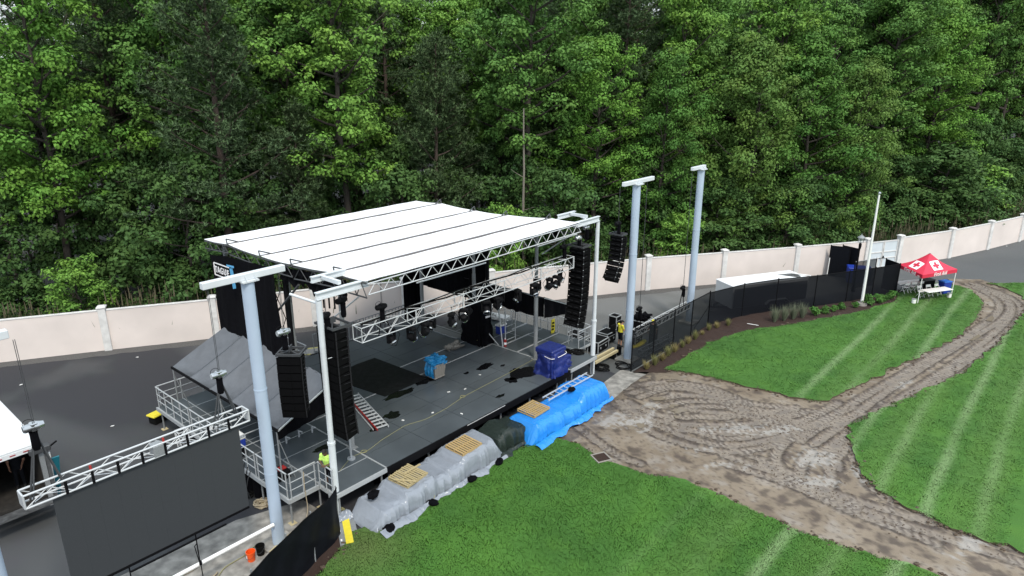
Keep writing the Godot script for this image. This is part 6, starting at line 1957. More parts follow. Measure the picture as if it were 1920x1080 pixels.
func make_tent() -> void:
	# corners: front, right, back, left
	var f := Vector2(29.95, -47.75)
	var r := Vector2(33.45, -49.30)
	var l := Vector2(29.80, -50.75)
	var b := r + l - f
	var mid := (r + l) / 2.0
	var o := thing("first_aid_tent", "red pop-up canopy tent with white cross squares and First Aid lettering on the lawn", "tent", Vector3(mid.x, 0.12, mid.y))
	var at := func(p: Vector2, y: float) -> Vector3: return Vector3(p.x - mid.x, y, p.y - mid.y)
	var eave := 2.18
	var peak := Vector3(0, 3.25, 0)
	var cs := [f, r, b, l]
	for i in 4:
		var a: Vector2 = cs[i]
		var c: Vector2 = cs[(i + 1) % 4]
		var q := Buf.new()
		q.grid(func(s: float, t: float) -> Vector3:
			var p: Vector3 = at.call(a.lerp(c, s), eave)
			var w := p.lerp(peak, t)
			w.y -= 0.16 * sin(PI * t) * (1.0 - 0.4 * sin(PI * s))
			return w, 12, 12)
		put(o, "canopy_panel", q.mesh(), M.tent_red)
		q = Buf.new()
		q.grid(func(s: float, t: float) -> Vector3:
			var p: Vector3 = at.call(a.lerp(c, s), lerpf(eave - 0.27, eave, t))
			return p, 10, 1)
		put(o, "valance", q.mesh(), M.tent_red)
		rod(o, "leg", at.call(a * 0.97 + mid * 0.03, 0.0), at.call(a * 0.97 + mid * 0.03, eave - 0.02), 0.028, M.plastic_white)
		rod(o, "eave_bar", at.call(a * 0.98 + mid * 0.02, eave - 0.1), at.call(c * 0.98 + mid * 0.02, eave - 0.1), 0.018, M.plastic_white, 6)
		# the printed square, cross and lettering on the two sides towards us
		if i == 0 or i == 3:
			var e3: Vector3 = at.call(c, 0.0) - at.call(a, 0.0)
			var long := e3.length()
			var x := e3.normalized()
			var m: Vector3 = at.call((a + c) / 2, eave)
			var up := (peak - m).normalized()
			var n := x.cross(up)
			var patch := func(w: float, h: float, cx: float, cy: float, lift: float, col: Material, called: String) -> void:
				var g := Buf.new()
				g.grid(func(s: float, t: float) -> Vector3:
					var d := clampf((cy + (t - 0.5) * h) / m.distance_to(peak), 0, 1)
					var sx := 0.5 + (cx + (s - 0.5) * w) / long / maxf(1.0 - d, 0.05)
					var p: Vector3 = at.call(a.lerp(c, sx), eave).lerp(peak, d)
					p.y -= 0.16 * sin(PI * d) * (1.0 - 0.4 * sin(PI * sx))
					return p + n * lift, 6, 6)
				put(o, called, g.mesh(), col)
			patch.call(1.0, 0.94, 0.0, 0.72, 0.008, M.tent_white, "cross_square")
			patch.call(0.66, 0.22, 0.0, 0.72, 0.016, M.tent_red, "cross_bar")
			patch.call(0.24, 0.66, 0.0, 0.72, 0.020, M.tent_red, "cross_bar")
			var low := m + Vector3(0, -0.13, 0) + x * (long * 0.04) + x.cross(Vector3.UP) * 0.012
			var turn := Basis(x, Vector3.UP, x.cross(Vector3.UP))
			lettering(o, "lettering", "First Aid", 0.36, M.tent_white, Transform3D(turn, low - x * 0.1))
			if i == 3: bar(o, "maker_patch", at.call(f.lerp(l, 0.10), eave - 0.2) + x.cross(Vector3.UP) * 0.01, at.call(f.lerp(l, 0.18), eave - 0.2) + x.cross(Vector3.UP) * 0.01, 0.01, 0.07, M.tent_white)
	var gw := thing("tent_weight", "pale weight bucket strapped to the front leg of the red tent", "weight", Vector3(29.72, 0.12, -47.85), 0.0, "tent weights")
	rod(gw, "tub", Vector3.ZERO, Vector3(0, 0.3, 0), 0.15, M.plastic_white, 12)
	rod(gw, "lid", Vector3(0, 0.3, 0), Vector3(0, 0.33, 0), 0.16, M.galvanized, 12)
	copy(gw, "pale weight bucket strapped to the right leg of the red tent", Vector3(33.15, 0.12, -49.2), 0.0)
	folding_table("white folding table under the front edge of the red tent", Vector3(31.85, 0.12, -48.75), 0.32)
	folding_table("white folding table at the left side of the red tent, by the fence's end", Vector3(31.0, 0.05, -50.95), 0.26)
	var labels := ["white folding chair under the tent, left one behind the front table", "white folding chair under the tent, middle one behind the front table", "white folding chair under the tent, right one behind the front table", "white folding chair in front of the left table, the one nearest the fence", "white folding chair in front of the left table, middle of three", "white folding chair in front of the left table, the one nearest the tent leg"]
	var first: Node3D
	var spots := [[31.0, -49.25, 0.3], [31.8, -49.5, 0.25], [32.6, -49.75, 0.4], [30.4, -50.35, 3.4], [31.05, -50.55, 3.3], [31.7, -50.75, 3.5]]
	for i in 6:
		var p := Vector3(spots[i][0], 0.11, spots[i][1])
		if i == 0:
			first = thing("folding_chair", labels[0], "chair", p, PI + spots[0][2], "white folding chairs at the red tent")
			folding_chair(first)
		else: copy(first, labels[i], p, PI + spots[i][2])
	var t := thing("storage_tote", "bright blue storage bin under the red tent", "tote", Vector3(33.4, 0.12, -50.3), 0.3)
	block(t, "tub", Vector3(0, 0.45, 0), Vector3(0.75, 0.9, 0.6), M.blue, 0.05)
	block(t, "lid", Vector3(0, 0.93, 0), Vector3(0.82, 0.08, 0.66), M.blue_bright, 0.03)
	t = thing("equipment_case", "black case under the red tent beside the blue bin", "case", Vector3(32.4, 0.1, -50.95), 0.3)
	block(t, "body", Vector3(0, 0.45, 0), Vector3(1.0, 0.85, 0.6), M.black_metal, 0.03)
	block(t, "lid", Vector3(0, 0.9, 0), Vector3(1.04, 0.06, 0.64), M.steel_dark, 0.02)

func shrub_mesh(seed_: int, base: Color, high: float, wide: float, count: int, thin: bool) -> ArrayMesh:
	var r := RandomNumberGenerator.new()
	r.seed = seed_
	var q := Buf.new()
	q.colored = true
	if thin:
		for i in count:
			var a := r.randf() * TAU
			var lean := Vector3(cos(a), 0, sin(a)) * wide * r.randf_range(0.2, 1.0)
			var top := lean + Vector3(0, high * r.randf_range(0.55, 1.1), 0)
			var side := Vector3(-sin(a), 0, cos(a)) * 0.014
			q.tint = base * r.randf_range(0.7, 1.35)
			q.tri(lean * 0.12 - side, lean * 0.12 + side, top)
	else:
		for i in 9:
			var a := r.randf() * TAU
			var c := Vector3(cos(a), 0, sin(a)) * wide * 0.5 * r.randf() + Vector3(0, high * r.randf_range(0.3, 0.8), 0)
			leaf_clump(q, r, c, Vector3(wide, high * 0.5, wide) * 0.45, count, base, 0.13)
	return q.mesh()

func make_right() -> void:
	# flight cases and people's gear behind the stage
	flight_case("black flight case with silver edges, the front one right of the slim white post", 18.1, 1.95, 0, 1.25, 0.9, 0.75, 0.06)
	flight_case("black flight case with silver edges just behind the front one, beside the person in yellow", 19.55, 2.2, 0, 1.0, 0.75, 0.75, 0.0)
	flight_case("low black flight case at the right platform's rail, left of the front one", 17.6, 3.4, 0, 0.9, 0.7, 0.6, 0.05)
	flight_case("low black flight case nearest the right platform's back rail", 18.6, 3.9, 0, 0.8, 0.7, 0.55, 0.0)
	flight_case("black flight case with a dark lid bundle, right of the thick post", 22.9, 1.6, 0, 1.2, 0.9, 0.8, 0.1)
	flight_case("upright black rack case just behind the thick post right of the stage", 21.6, 2.9, 0, 0.6, 0.6, 1.1, 0.0)
	flight_case("black flight case half hidden behind the thick post", 20.6, 0.9, 0, 1.0, 0.8, 0.6, 0.1)
	var o := sthing("display_case", "black flat display standing on the flight cases beside the person in yellow", "display", 19.8, 1.75, 0.76)
	slab(o, "panel", 19.5, 20.1, 0.80, 1.2, 1.85, 1.93, M.black_metal, 0.01)
	slab(o, "foot", 19.6, 20.0, 0.76, 0.80, 1.75, 2.0, M.black_metal)
	o = sthing("cloth_bundle", "black cloth bundle lying on the flight case right of the thick post", "bundle", 22.9, 1.6, 0.8)
	var q := Buf.new()
	lump(q, o, 22.5, 23.3, 1.3, 1.9, 0.78, 0.28, 0.5, 3)
	put(o, "cloth", q.mesh(), M.black_cloth)
	o = sthing("timber_posts", "two pale yellow timber posts lying on blocks right of the slim white post", "timber", 17.0, 0.6)
	bar(o, "timber", P(15.6, 0.42, 0.75), P(18.1, 0.42, 0.75), 0.14, 0.14, M.wood_pale)
	bar(o, "timber", P(15.6, 0.40, 0.42), P(18.0, 0.40, 0.42), 0.14, 0.14, M.wood_pale)
	for u in [15.8, 17.6]: slab(o, "block", u - 0.1, u + 0.1, 0.0, 0.33, 0.3, 0.9, M.black_metal)
	slab(o, "end_block", 18.12, 18.3, 0.05, 0.62, 0.3, 0.55, M.black_metal, 0.02)
	o = sthing("wheel_chock_board", "yellow oval board lying behind the black fence by the thick post", "board", 20.6, 0.45)
	q = Buf.new()
	var pp := PackedVector2Array()
	for i in 20: pp.append(Vector2(0.85 * cos(TAU * i / 20.0), 0.26 * sin(TAU * i / 20.0)))
	q.prism(pp, 0.0, 0.06)
	put(o, "board", q.mesh(), M.yellow)
	o = sthing("yellow_floor_sign", "upright yellow and black folded sign at the right platform's rail", "sign", 16.3, 4.0, DECK)
	bar(o, "leaf", P(16.25, DECK, 4.0), P(16.32, DECK + 0.85, 4.05), 0.04, 0.28, M.yellow)
	bar(o, "leaf", P(16.42, DECK, 4.05), P(16.34, DECK + 0.85, 4.06), 0.04, 0.28, M.yellow)
	for k in 3: bar(o, "black_mark", P(16.235 + 0.02 * k, DECK + 0.2 + k * 0.2, 3.97), P(16.25 + 0.02 * k, DECK + 0.3 + k * 0.2, 3.98), 0.045, 0.14, M.rubber)
	o = sthing("white_folded_sheet", "rumpled white sheet lying at the back of the right platform", "sheet", 16.0, 8.6, DECK)
	q = Buf.new()
	lump(q, o, 15.75, 16.25, 7.6, 9.6, DECK - 0.02, 0.2, 0.4, 17)
	put(o, "sheet", q.mesh(), M.plastic_white)

	# black mesh fence
	var f := thing("mesh_fence", "black chain-link fence with dark windscreen mesh between the yard and the lawns", "fence", Vector3.ZERO)
	fence_run(f, [Vector2(6.83, -35.95), Vector2(8.43, -37.75), Vector2(10.03, -39.55), Vector2(11.6, -41.35), Vector2(13.2, -43.2)], 2.45, M.screen_see)
	fence_run(f, [Vector2(13.2, -43.2), Vector2(16.1, -45.1), Vector2(18.9, -46.3), Vector2(22.0, -47.1), Vector2(24.9, -48.3), Vector2(27.3, -49.25), Vector2(29.7, -50.3)], 2.4, M.screen_dark)
	fence_run(f, [Vector2(29.7, -50.3), Vector2(29.4, -51.8)], 2.4, M.windscreen)
	bar(f, "brace", Vector3(13.2, 1.5, -43.2), Vector3(11.6, 0.2, -41.35), 0.03, 0.03, M.black_metal)
	f = thing("mesh_fence", "pale-framed chain-link gate panel behind the flagpole", "fence", Vector3.ZERO)
	fence_run(f, [Vector2(26.9, -51.6), Vector2(29.1, -52.6)], 2.2, M.screen_see)
	rod(f, "frame_post", Vector3(29.15, 0, -52.6), Vector3(29.15, 2.3, -52.6), 0.06, M.plastic_white)
	rod(f, "frame_rail", Vector3(26.9, 2.24, -51.58), Vector3(29.1, 2.24, -52.58), 0.03, M.galvanized)
	var g := thing("open_gate", "two black windscreen gate leaves standing open against the wall", "gate", Vector3.ZERO)
	fence_run(g, [Vector2(26.6, -55.3), Vector2(27.9, -54.6)], 2.6, M.windscreen)
	fence_run(g, [Vector2(27.75, -55.6), Vector2(28.5, -54.4)], 2.55, M.windscreen)
	rod(g, "pale_stay", Vector3(26.55, 0, -55.2), Vector3(26.6, 1.6, -55.25), 0.04, M.plastic_white)

	# trailer behind the fence
	var e := Vector2(6.4, -2.35).normalized()
	var yaw := -atan2(e.y, e.x)
	var t := thing("cargo_trailer", "white-roofed enclosed cargo trailer parked behind the black fence", "trailer", Vector3(18.2, 0, -47.45), yaw)
	q = Buf.new()
	q.bevel(Vector3(0, 1.30, 0), Vector3(6.6, 1.62, 2.0), 0.04)
	put(t, "body", q.mesh(), M.truck_white)
	q = Buf.new()
	q.bevel(Vector3(0, 2.13, 0), Vector3(6.64, 0.06, 2.04), 0.025)
	put(t, "roof", q.mesh(), M.roof_cloth)
	block(t, "roof_hatch", Vector3(-0.3, 2.175, 0.1), Vector3(0.5, 0.04, 0.5), M.plastic_white, 0.01)
	q = Buf.new()
	q.face(Vector3(2.6, 2.0, 0), [Vector3(1.6, 2.168, -0.4), Vector3(2.9, 2.168, 0.6), Vector3(2.6, 2.168, 0.9)])
	q.face(Vector3(2.6, 2.0, 0), [Vector3(1.6, 2.170, -0.4), Vector3(3.1, 2.170, -0.1), Vector3(2.9, 2.170, 0.6)])
	put(t, "flapping_cover", q.mesh(), M.plate)
	rod(t, "cover_bar", Vector3(2.2, 2.2, -0.9), Vector3(3.35, 2.3, 1.1), 0.04, M.plastic_white)
	block(t, "side_panel", Vector3(0, 1.25, 1.01), Vector3(6.4, 1.4, 0.02), M.trailer_side)
	for x in [0.1, 1.0]:
		rod(t, "wheel", Vector3(x, 0.36, 0.86), Vector3(x, 0.36, 1.06), 0.36, M.rubber, 18)
		rod(t, "wheel", Vector3(x, 0.36, -1.06), Vector3(x, 0.36, -0.86), 0.36, M.rubber, 18)
		rod(t, "hub", Vector3(x, 0.36, 1.05), Vector3(x, 0.36, 1.075), 0.18, M.galvanized, 14)
	for k in [[-0.5, 0.55, -0.2, 0.82], [-0.2, 0.82, 1.3, 0.82], [1.3, 0.82, 1.6, 0.55]]: bar(t, "fender", Vector3(k[0], k[1], 1.12), Vector3(k[2], k[3], 1.12), 0.22, 0.04, M.plastic_white)
	bar(t, "drawbar", Vector3(-3.3, 0.5, 0.5), Vector3(-4.5, 0.5, 0.0), 0.1, 0.1, M.black_metal)
	bar(t, "drawbar", Vector3(-3.3, 0.5, -0.5), Vector3(-4.5, 0.5, 0.0), 0.1, 0.1, M.black_metal)
	rod(t, "jack", Vector3(-4.2, 0.05, 0), Vector3(-4.2, 0.9, 0), 0.04, M.galvanized)

	# flagpole, lamp, bin
	o = thing("flagpole", "tall bare white flagpole with a small ball on top in the planting bed", "flagpole", Vector3(25.75, 0.05, -47.6))
	q = Buf.new()
	q.lathe(Vector3.ZERO, [[0.11, 0.0], [0.10, 2.0], [0.085, 5.0], [0.06, 8.15], [0.0, 8.16]], 14)
	put(o, "pole", q.mesh(), M.plastic_white)
	q = Buf.new()
	q.lathe(Vector3(0, 8.15, 0), [[0.0, 0.0], [0.09, 0.06], [0.11, 0.12], [0.08, 0.2], [0.0, 0.23]], 12)
	put(o, "finial", q.mesh(), M.chrome)
	q = Buf.new()
	q.lathe(Vector3.ZERO, [[0.38, 0.0], [0.36, 0.18], [0.15, 0.2], [0.12, 0.3]], 18)
	put(o, "base", q.mesh(), M.concrete)
	o = thing("street_lamp", "black lamp post with a glass lantern in front of the white gate", "street lamp", Vector3(26.75, 0, -51.0))
	q = Buf.new()
	q.lathe(Vector3.ZERO, [[0.16, 0.0], [0.15, 0.35], [0.09, 0.5], [0.06, 0.7], [0.055, 3.4], [0.10, 3.5], [0.11, 3.8], [0.07, 3.9]], 14)
	put(o, "post", q.mesh(), M.black_metal)
	q = Buf.new()
	q.lathe(Vector3(0, 3.9, 0), [[0.10, 0.0], [0.20, 0.08], [0.24, 0.42], [0.0, 0.43]], 6)
	put(o, "lantern_glass", q.mesh(), M.glass)
	for i in 6:
		var a := TAU * i / 6.0
		rod(o, "lantern_rib", Vector3(cos(a) * 0.2, 3.98, sin(a) * 0.2), Vector3(cos(a) * 0.245, 4.33, sin(a) * 0.245), 0.014, M.black_metal, 5)
	q = Buf.new()
	q.lathe(Vector3(0, 4.32, 0), [[0.29, 0.0], [0.27, 0.04], [0.12, 0.16], [0.04, 0.2], [0.03, 0.3], [0.0, 0.31]], 12)
	put(o, "lantern_roof", q.mesh(), M.galvanized)
	o = thing("waste_bin", "dark blue waste bin behind the fence beside the lamp post", "bin", Vector3(28.2, 0, -53.3), -0.3)
	block(o, "body", Vector3(0, 0.66, 0), Vector3(1.7, 1.2, 1.1), M.blue, 0.05)
	block(o, "lid", Vector3(0, 1.30, 0), Vector3(1.78, 0.10, 1.18), M.blue, 0.04)
	for x in [-0.75, 0.75]: block(o, "side_bracket", Vector3(x, 1.0, 0.57), Vector3(0.12, 0.25, 0.06), M.blue_bright)

	make_tent()

	# planting along the bed
	var grassy := [shrub_mesh(61, Color(0.26, 0.22, 0.085), 0.62, 0.42, 170, true), shrub_mesh(62, Color(0.20, 0.20, 0.07), 0.7, 0.4, 170, true)]
	var spots := [7.75, -36.1, 8.35, -36.7, 8.95, -37.4, 9.4, -38.0, 9.95, -38.65, 10.6, -39.4, 11.1, -40.0, 11.75, -40.75, 12.4, -41.5, 13.05, -42.3, 13.7, -42.75, 14.6, -43.2]
	for i in spots.size() / 2:
		var k := "straw-coloured ornamental grass clump at the fence foot, %s from the muddy end" % NTH[i]
		var s := rng.randf_range(0.7, 1.0) * (1.0 if i < 8 else 0.8)
		var m := put(thing("ornamental_grass", k, "plant", Vector3(spots[i * 2], 0.05, spots[i * 2 + 1]), rng.randf() * TAU, "grass clumps along the fence"), "blades", grassy[i % 2], M.grass)
		m.scale = Vector3(s, s, s)
	var green := [shrub_mesh(71, Color(0.06, 0.16, 0.035), 0.75, 0.5, 60, false), shrub_mesh(72, Color(0.05, 0.13, 0.03), 0.6, 0.45, 55, false)]
	var grey := shrub_mesh(73, Color(0.15, 0.17, 0.11), 1.15, 0.55, 260, true)
	var gs := [18.0, -43.95, 18.75, -44.2, 19.5, -44.5, 20.2, -44.7]
	for i in 4: put(thing("silvery_shrub", "feathery grey-green shrub in the bed below the trailer, %s from the left" % NTH[i], "shrub", Vector3(gs[i * 2], 0.05, gs[i * 2 + 1]), i * 1.3, "grey shrubs in the bed"), "foliage", grey, M.grass)
	gs = [21.3, -45.2, 22.2, -45.7, 23.0, -46.1, 23.8, -46.6, 25.0, -46.9, 26.2, -47.6, 27.2, -48.0, 27.9, -48.45, 28.6, -48.9]
	for i in gs.size() / 2:
		var m := put(thing("green_shrub", "small leafy green shrub in the mulch bed, %s from the left" % NTH[i], "shrub", Vector3(gs[i * 2], 0.05, gs[i * 2 + 1]), i * 1.9, "green shrubs in the bed"), "foliage", green[i % 2], M.leaf)
		var s := [1.0, 0.9, 0.7, 0.85, 0.7, 1.25, 1.0, 0.8, 1.0][i] as float
		m.scale = Vector3(s, s, s)
	o = thing("bed_stake", "short white stake lying in the mulch bed left of the grey shrubs", "stake", Vector3(16.3, 0.12, -43.3), 0.0)
	rod(o, "stake", Vector3(-0.32, 0, -0.2), Vector3(0.3, 0.02, 0.22), 0.022, M.plastic_white, 6)

# ---------------------------------------------------------------- people
# tapered capsules [a, b, ra, rb] joined with a smooth minimum and meshed as surface nets
func skin_over(q: Buf, bones: Array, cell: float, soft: float) -> void:
	var lo := Vector3.INF
	var hi := -Vector3.INF
	for e in bones:
		for p in [e[0], e[1]]:
			var r: float = maxf(e[2], e[3]) + cell * 3.0
			lo = lo.min(p - Vector3.ONE * r)
			hi = hi.max(p + Vector3.ONE * r)
	var n := Vector3i(((hi - lo) / cell).ceil()) + Vector3i.ONE * 2
	var F := PackedFloat32Array()
	F.resize(n.x * n.y * n.z)
	var live := {}
	for e in bones:
		var a: Vector3 = e[0]
		var d: Vector3 = e[1] - a
		var dd := maxf(d.length_squared(), 1e-8)
		var r: float = maxf(e[2], e[3]) + cell * 2.5
		var i0 := Vector3i((((a.min(e[1])) - Vector3.ONE * r - lo) / cell).floor()).clampi(0, 100000)
		var i1 := Vector3i((((a.max(e[1])) + Vector3.ONE * r - lo) / cell).ceil())
		for z in range(i0.z, mini(i1.z + 1, n.z)):
			for y in range(i0.y, mini(i1.y + 1, n.y)):
				for x in range(i0.x, mini(i1.x + 1, n.x)):
					var p := lo + Vector3(x, y, z) * cell
					var t := clampf((p - a).dot(d) / dd, 0, 1)
					var s := p.distance_to(a + d * t) - lerpf(e[2], e[3], t)
					if s < cell * 2.5:
						F[(z * n.y + y) * n.x + x] += exp(-s / soft)
	var val := func(x: int, y: int, z: int) -> float:
		var s := F[(z * n.y + y) * n.x + x]
		return -log(s) * soft if s > 1e-6 else cell * 3.0
	var vid := {}
	var pos := PackedVector3Array()
	var nor := PackedVector3Array()
	for z in n.z - 1:
		for y in n.y - 1:
			var row := (z * n.y + y) * n.x
			for x in n.x - 1:
				var k := row + x
				var c0 := F[k] > 1.0
				var same := true
				for o in [1, n.x, n.x + 1, n.x * n.y, n.x * n.y + 1, n.x * n.y + n.x, n.x * n.y + n.x + 1]:
					if (F[k + o] > 1.0) != c0:
						same = false
						break
				if same: continue
				var g := []
				for c in 8: g.append(val.call(x + (c & 1), y + ((c >> 1) & 1), z + ((c >> 2) & 1)))
				var sum := Vector3.ZERO
				var m := 0
				for ed in [[0, 1], [2, 3], [4, 5], [6, 7], [0, 2], [1, 3], [4, 6], [5, 7], [0, 4], [1, 5], [2, 6], [3, 7]]:
					var ga: float = g[ed[0]]
					var gb: float = g[ed[1]]
					if (ga < 0) != (gb < 0):
						var t := ga / (ga - gb)
						var pa := Vector3(ed[0] & 1, (ed[0] >> 1) & 1, (ed[0] >> 2) & 1)
						var pb := Vector3(ed[1] & 1, (ed[1] >> 1) & 1, (ed[1] >> 2) & 1)
						sum += pa.lerp(pb, t)
						m += 1
				vid[k] = pos.size()
				pos.append(lo + (Vector3(x, y, z) + sum / maxf(m, 1)) * cell)
				nor.append(Vector3(g[1] + g[3] + g[5] + g[7] - g[0] - g[2] - g[4] - g[6], g[2] + g[3] + g[6] + g[7] - g[0] - g[1] - g[4] - g[5], g[4] + g[5] + g[6] + g[7] - g[0] - g[1] - g[2] - g[3]).normalized())
	var step := [1, n.x, n.x * n.y]
	for k in vid:
		var inside := F[k] > 1.0
		for ax in 3:
			if (F[k + step[ax]] > 1.0) == inside: continue
			var u: int = step[(ax + 1) % 3]
			var w: int = step[(ax + 2) % 3]
			if not (vid.has(k - u) and vid.has(k - w) and vid.has(k - u - w)): continue
			var ids := [vid[k], vid[k - u], vid[k - u - w], vid[k - w]]
			if not inside: ids.reverse()
			q.tri_n(pos[ids[0]], pos[ids[1]], pos[ids[2]], nor[ids[0]], nor[ids[1]], nor[ids[2]])
			q.tri_n(pos[ids[0]], pos[ids[2]], pos[ids[3]], nor[ids[0]], nor[ids[2]], nor[ids[3]])

# a hand at the wrist: the fingers run along dir, the palm looks along palm
func hand_bones(wrist: Vector3, dir: Vector3, palm: Vector3, right: float, curl: float) -> Array:
	var f := dir.normalized()
	var p := (palm - f * palm.dot(f)).normalized()
	var side := f.cross(p) * right
	var out := [[wrist, wrist + f * 0.03, 0.027, 0.028]]
	for i in 4:
		var s := (i - 1.5) * 0.021
		var root := wrist + f * 0.085 + side * s
		out.append([wrist + f * 0.02 + side * s * 0.7, root, 0.017, 0.013])
		var long: float = [0.066, 0.078, 0.073, 0.056][i]
		var b1 := (f + p * curl).normalized()
		var b2 := (f + p * curl * 2.6).normalized()
		var k1 := root + b1 * long * 0.55
		out.append([root, k1, 0.0098, 0.009])
		out.append([k1, k1 + b2 * long * 0.5, 0.009, 0.0075])
	var th := wrist + f * 0.022 - side * 0.026
	var t1 := th + (f * 0.7 - side * 0.75 + p * 0.35).normalized() * 0.042
	out.append([th, t1, 0.015, 0.011])
	out.append([t1, t1 + (f * 0.95 - side * 0.15 + p * 0.4).normalized() * 0.032, 0.011, 0.009])
	return out

func person(label: String, at: Vector3, yaw: float, j: Dictionary, skin: Material, shirt: Material, legs: Material, short_legs: bool, cap: Material) -> void:
	var o := thing("person", label, "person", at, yaw)
	var V := func(a: Array) -> Vector3: return Vector3(a[0], a[1], a[2])
	var pelvis: Vector3 = V.call(j.pelvis)
	var chest: Vector3 = V.call(j.chest)
	var neck: Vector3 = V.call(j.neck)
	var head: Vector3 = V.call(j.head)
	var look: Vector3 = V.call(j.look).normalized()
	var body := Buf.new()
	var bones := [[pelvis, chest, 0.115, 0.12], [chest, neck, 0.11, 0.06], [neck, head - Vector3(0, 0.03, 0), 0.052, 0.05]]
	var cloth := [[pelvis + Vector3(-0.06, -0.02, 0), chest + Vector3(-0.07, 0, 0), 0.118, 0.125], [pelvis + Vector3(0.06, -0.02, 0), chest + Vector3(0.07, 0, 0), 0.118, 0.125], [chest, neck - Vector3(0, 0.05, 0), 0.125, 0.07]]
	var pants := [[pelvis + Vector3(-0.06, -0.03, 0), pelvis + Vector3(0.06, -0.03, 0), 0.128, 0.128]]
	var boots := []
	for s in ["l", "r"]:
		var sg := 1.0 if s == "l" else -1.0
		var sh: Vector3 = V.call(j["sh_" + s])
		var el: Vector3 = V.call(j["el_" + s])
		var wr: Vector3 = V.call(j["wr_" + s])
		var hp: Vector3 = V.call(j["hip_" + s])
		var kn: Vector3 = V.call(j["kn_" + s])
		var an: Vector3 = V.call(j["an_" + s])
		bones.append_array([[neck - Vector3(0, 0.06, 0), sh, 0.06, 0.056], [sh, el, 0.052, 0.040], [el, wr, 0.041, 0.028], [hp, kn, 0.085, 0.055], [kn, an, 0.056, 0.038]])
		cloth.append_array([[neck - Vector3(0, 0.075, 0), sh, 0.07, 0.07], [sh, sh.lerp(el, 0.62), 0.07, 0.064]])
		pants.append_array([[hp, kn, 0.098, 0.075]] if short_legs else [[hp, kn, 0.098, 0.07], [kn, an, 0.07, 0.058]])
		boots.append_array([[an + Vector3(0, -0.02, -0.02), an + Vector3(0, -0.05, 0.15), 0.050, 0.038], [an + Vector3(0, 0.03, 0), an, 0.05, 0.05]])
		var hb := Buf.new()
		skin_over(hb, hand_bones(wr, (wr - el).normalized().lerp(V.call(j["hand_" + s]), 0.6), V.call(j["palm_" + s]), sg, j.get("curl", 0.4)), 0.0065, 0.004)
		body.v.append_array(hb.v)
		body.n.append_array(hb.n)
	skin_over(body, bones, 0.017, 0.02)
	# the head has its own fine grid: skull, jaw, nose, brow, ears
	var x := Vector3.UP.cross(look).normalized()
	var up := look.cross(x)
	var hb2 := [[head + up * 0.035 - look * 0.018, head + up * 0.03 + look * 0.028, 0.082, 0.074], [head - up * 0.045 + look * 0.025, head - up * 0.075 + look * 0.055, 0.054, 0.030], [head - up * 0.005 + look * 0.095, head - up * 0.026 + look * 0.112, 0.009, 0.014], [head + up * 0.028 + x * 0.03 + look * 0.088, head + up * 0.028 - x * 0.03 + look * 0.088, 0.016, 0.016], [head - up * 0.055 + look * 0.082 + x * 0.02, head - up * 0.055 + look * 0.082 - x * 0.02, 0.010, 0.010]]
	for s in [-1.0, 1.0]: hb2.append([head + x * s * 0.083 - look * 0.005 + up * 0.012, head + x * s * 0.081 - look * 0.003 - up * 0.02, 0.015, 0.011])
	skin_over(body, hb2, 0.0075, 0.008)
	put(o, "body", body.mesh(), skin)
	var q := Buf.new()
	for s in [-1.0, 1.0]: q.lathe(head + look * 0.090 + x * s * 0.031 + up * 0.006, [[0.0, -0.007], [0.009, 0.0], [0.0, 0.007]], 8)
	put(o, "eyes", q.mesh(), M.hair)
	q = Buf.new()
	skin_over(q, [[head + up * 0.052 - look * 0.03, head + up * 0.062 + look * 0.02, 0.083, 0.072], [head + up * 0.0 - look * 0.06, head - up * 0.04 - look * 0.055, 0.052, 0.04]], 0.009, 0.008)
	put(o, "hair", q.mesh(), M.hair)
	if cap:
		q = Buf.new()
		skin_over(q, [[head + up * 0.065 - look * 0.025, head + up * 0.068 + look * 0.022, 0.088, 0.08]], 0.009, 0.006)
		q.bevel(head + up * 0.062 + look * 0.135, Vector3(0.14, 0.012, 0.11), 0.005, Basis(x, up, look))
		put(o, "cap", q.mesh(), cap)
	q = Buf.new()
	skin_over(q, cloth, 0.017, 0.022)
	put(o, "shirt", q.mesh(), shirt)
	q = Buf.new()
	skin_over(q, pants, 0.017, 0.022)
	put(o, "shorts" if short_legs else "trousers", q.mesh(), legs)
	q = Buf.new()
	skin_over(q, boots, 0.014, 0.012)
	put(o, "shoes", q.mesh(), M.shoes)

